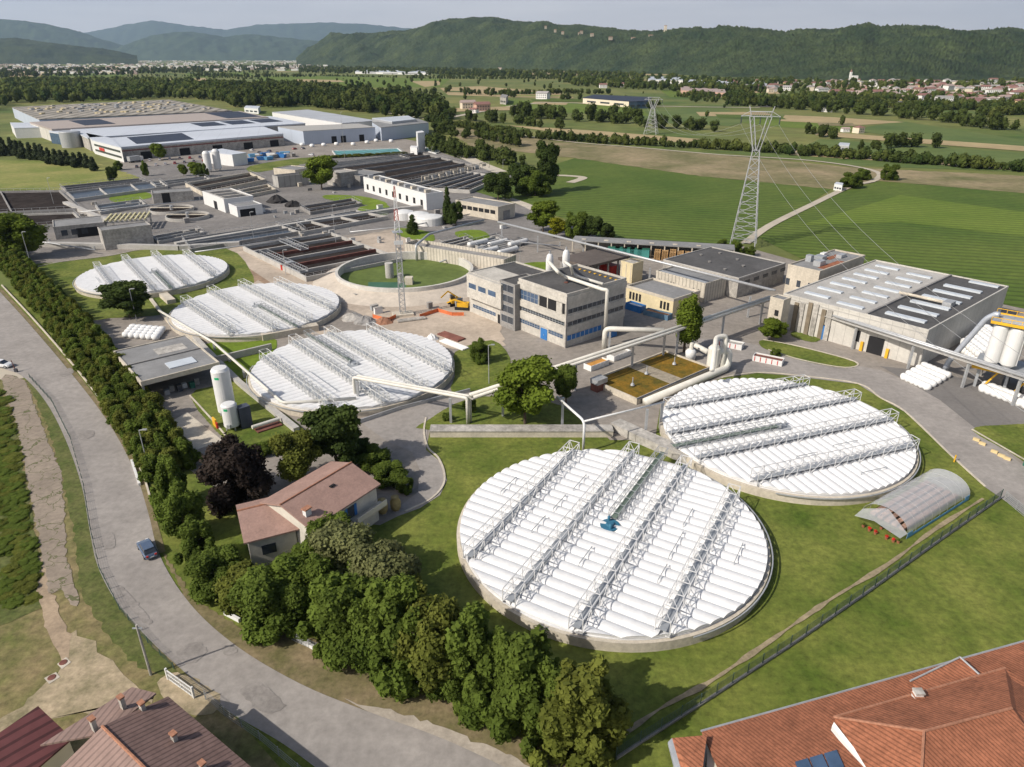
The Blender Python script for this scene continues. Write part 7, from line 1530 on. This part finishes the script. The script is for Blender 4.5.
# left distant town: one mass
m = MB()
for k in range(900):
    x = rr.uniform(-30, 330); yy = 57+ (4.5+13*rr.random()**1.6 if x < 140 else 4+10*rr.random()**1.7); g = G(x, yy); s_ = rr.uniform(6, 14); h_ = rr.uniform(5, 9); m.cm = rr.choices([0, 1, 2], [6, 3, 3])[0]; m.box(g.x-s_, g.y-s_*.6, 0, g.x+s_*rr.uniform(.6, 2.5), g.y+s_*.6, h_)
    m.cm = 2 if rr.random() < .6 else 0; m.box(g.x-s_*1.02, g.y-s_*.62, h_, g.x+s_*.9, g.y+s_*.62, h_+1.5)
o = m.mk('distant_town', [wallc[0], wallc[1], roofc[1]], kind='stuff'); tag(o, 'far valley town of pale blocks at the foot of the blue mountains', 'town')
for nm, lb, q, z_, wl_, rf_, par in (
    ('commercial_building', 'cream commercial building with blue solar roof in the fields', [(583, 97.5), (629, 101), (650, 97), (594, 94.5)], 8, wallc[1], solar, .8),
    ('commercial_building', 'dark blue glazed wing of the commercial building', [(629, 101.5), (648, 101), (652, 97), (640, 96.5)], 9, blueglass, solar, .6),
    ('industrial_shed', 'long white shed at the foot of the ridge left of the far sheds', [(648, 79.5), (683, 80), (680, 77), (650, 76.5)], 9, wallc[0], metroof, .6),
    ('industrial_shed', 'white and grey far shed below the ridge, right of the long white one', [(687, 83), (705, 84), (712, 80.5), (690, 79.5)], 9, wallc[0], metroofw, .6), ('industrial_shed', 'grey far shed below the ridge, beside the white and grey one', [(715, 84), (736, 84.5), (733, 80.5), (716, 80)], 9, concd, metroofw, .6),
    ('industrial_shed', 'pinkish brick far shed in front of the ridge sheds', [(682, 90), (726, 92.5), (724, 88), (680, 86)], 7, wallc[2], roofc[1], .6), ('industrial_shed', 'bright white shed left of the distant town', [(751, 84.5), (766, 86), (768, 82), (756, 81)], 9, paintw, metroofw, .6),
    ('industrial_shed', 'long low white shed in the middle valley', [(355, 71.5), (428, 72.5), (427, 70.5), (358, 70)], 8, paintw, metroofw, .6), ('industrial_shed', 'red and blue striped shed before the distant town', [(965, 100.5), (985, 101), (986, 97.5), (966, 97)], 8, paintw, roofc[0], .6),
    ('farm_shed', 'small blue grey shed in the crop fields right of the pylon', [(838, 144.8), (849, 145.8), (850, 143), (840, 142.3)], 4, galv, metroof, .3), ('garden_hut', 'white hut beside the gravel track', [(834.5, 183.5), (842.5, 185), (843.5, 183), (836.5, 181.8)], 3.2, paintw, metroofw, .3),
    ('farm_ruin', 'grey ruined farmhouse among the trees by the stubble field', [(500, 97), (506, 98), (508, 95), (502, 94)], 9, concw, concd, .3), ('barn', 'low brown roofed barn behind the wood', [(318, 100), (332, 101), (333, 98.5), (320, 98)], 5, concd, roofc[1], .3), ('site_office', 'white cabin in the trees behind the rear hall roof', [(244, 107.5), (258, 108.5), (260, 106), (246, 105.5)], 6, paintw, metroofw, .3)):
    t, pl = quadb(nm, lb, 'building', q, z_, wl_, rf_, par=par)
    P0, P1 = Vector(pl[0]), Vector(pl[1]); d = (P1-P0).normalized(); nn = Vector((d.y, -d.x)); nn = nn if nn.y < 0 else -nn
    for k in range(3): a_ = P0.lerp(P1, .1+.3*k); b_ = P0.lerp(P1, .3+.3*k); MB().prism([tuple(a_+nn*.15), tuple(b_+nn*.15), tuple(b_-nn*.1), tuple(a_-nn*.1)], z_*.3, z_*.55).mk('window', glass, t)
for x, y, w_, r_, sh, s_, lb in ((468, 109, 1, 1, 1, 1.5, 'cream farmhouse beside the pink one'), (482, 111, 2, 0, 1, 1.5, 'pink farmhouse with terracotta roof in the farmland'), (474, 113, 0, 0, 0, 1.0, 'small white annex in front of the pink farmhouse'), (543, 99, 0, 2, 1, 1.6, 'white villa with grey roof left of the commercial building'), (858, 133, 1, 0, 2, .9, 'small pale farmhouse between the crop fields'), (845, 132, 0, 1, 0, .7, 'tiny outbuilding left of the small pale farmhouse'),
                       (500, 70, 1, 1, 1, 1.6, 'cream farm at the ridge foot, left one'), (502, 68.5, 2, 1, 1, 1.6, 'pinkish farm at the ridge foot behind the cream one'), (620, 87, 0, 0, 1, 1.3, 'red roofed house near the far sheds'), (603, 88, 0, 0, 1, 1.3, 'white house near the far sheds'), (612, 71.5, 1, 0, 1, 1.6, 'terracotta roofed house at the ridge foot'), (900, 113, 3, 1, 1, 1, 'yellow house in the trees before the distant town'), (827, 112, 0, 2, 1, 1.0, 'bluish grey house in the trees below the distant town')):
    g = G(x, y); house(g.x, g.y, w_, r_, sh, rr.uniform(-.6, .6), lb, None, s_*.75)
g = G(853, 84); t = T('church', 'white church with bell tower above the distant town', 'church', (g.x, g.y, 10)); MB().box(-7, -6, -10, 7, 6, 9).mk('nave', wallc[0], t); MB().box(-12, -3, -10, -7.5, 2, 17).mk('bell_tower', wallc[0], t); MB().lathe([(3.4, 17), (.3, 23)], -9.7, -.5, 4).mk('spire', roofc[0], t)
HC_ = lambda x, y, dist: FAR(x, dist, y)
def hb(x, yb, dist, w_, d_, h_, lab, wm, rm, cat='house', name='house'):
    p = FAR(x, dist, yb); t = T(name, lab, cat, (p.x, p.y, p.z-12)); MB().box(-w_/2, -d_/2, 0, w_/2, d_/2, 12+h_).mk('wall', wm, t); MB().add([(-w_/2-1, -d_/2-1, 12+h_), (w_/2+1, -d_/2-1, 12+h_), (w_/2+1, d_/2+1, 12+h_), (-w_/2-1, d_/2+1, 12+h_), (-w_/2, 0, 15+h_), (w_/2, 0, 15+h_)], [(0,3,2,1), (0,1,5,4), (2,3,4,5), (1,2,5), (3,0,4)]).mk('roof', rm, t)
hb(665, 33.5, 3850, 12, 12, 34, 'pale church tower standing on the ridge crest', wallc[1], roofc[1], 'tower', 'church_tower')
for k, (x, y, d_) in enumerate(((548, 26.5, 4400), (556, 28.5, 4300), (562, 31.5, 4250), (577, 31, 4250), (583, 30.5, 4250), (592, 34, 4000), (601, 35.5, 4000), (613, 37, 3900), (634, 36, 3800), (650, 34.5, 3850), (945, 36.5, 3000), (1016, 36, 3000), (828, 46, 2900), (775, 49, 2950), (790, 50, 2900), (1017, 56, 2700))):
    hb(x+((k*37) % 7-3)*.8, y+((k*53) % 5)*.5, d_, 12+(k*29) % 14, 11, 1, 'hill house %s on the wooded ridge' % ('at the left end of the crest village', 'below the left crest village', 'low in the left crest village', 'in the middle of the crest village', 'beside the middle crest house', 'right of the crest village', 'between village and church', 'left of the church slope', 'just left of the church tower', 'touching the church hill', 'at the right crest clearing', 'at the far right crest', 'on the middle slope', 'on the left slope edge', 'beside the left slope house', 'on the right lower slope')[k], M('hill_wall', (.42, .36, .28), .9), M('hill_roof', (.26, .17, .12), .9))
# ---------------- haze ----------------
hm = bpy.data.materials.new('haze_air'); hm.use_nodes = True; t = hm.node_tree; t.nodes.remove(t.nodes['Principled BSDF'])
pv = t.nodes.new('ShaderNodeVolumePrincipled'); pv.inputs['Density'].default_value = 3.0e-5; pv.inputs['Color'].default_value = (.55, .75, 1.0, 1); pv.inputs['Anisotropy'].default_value = .2
t.links.new(pv.outputs[0], t.nodes['Material Output'].inputs['Volume'])
MB().box(-31000, -500, -60, 31000, 34000, 2300).mk('haze', hm, kind='stuff')
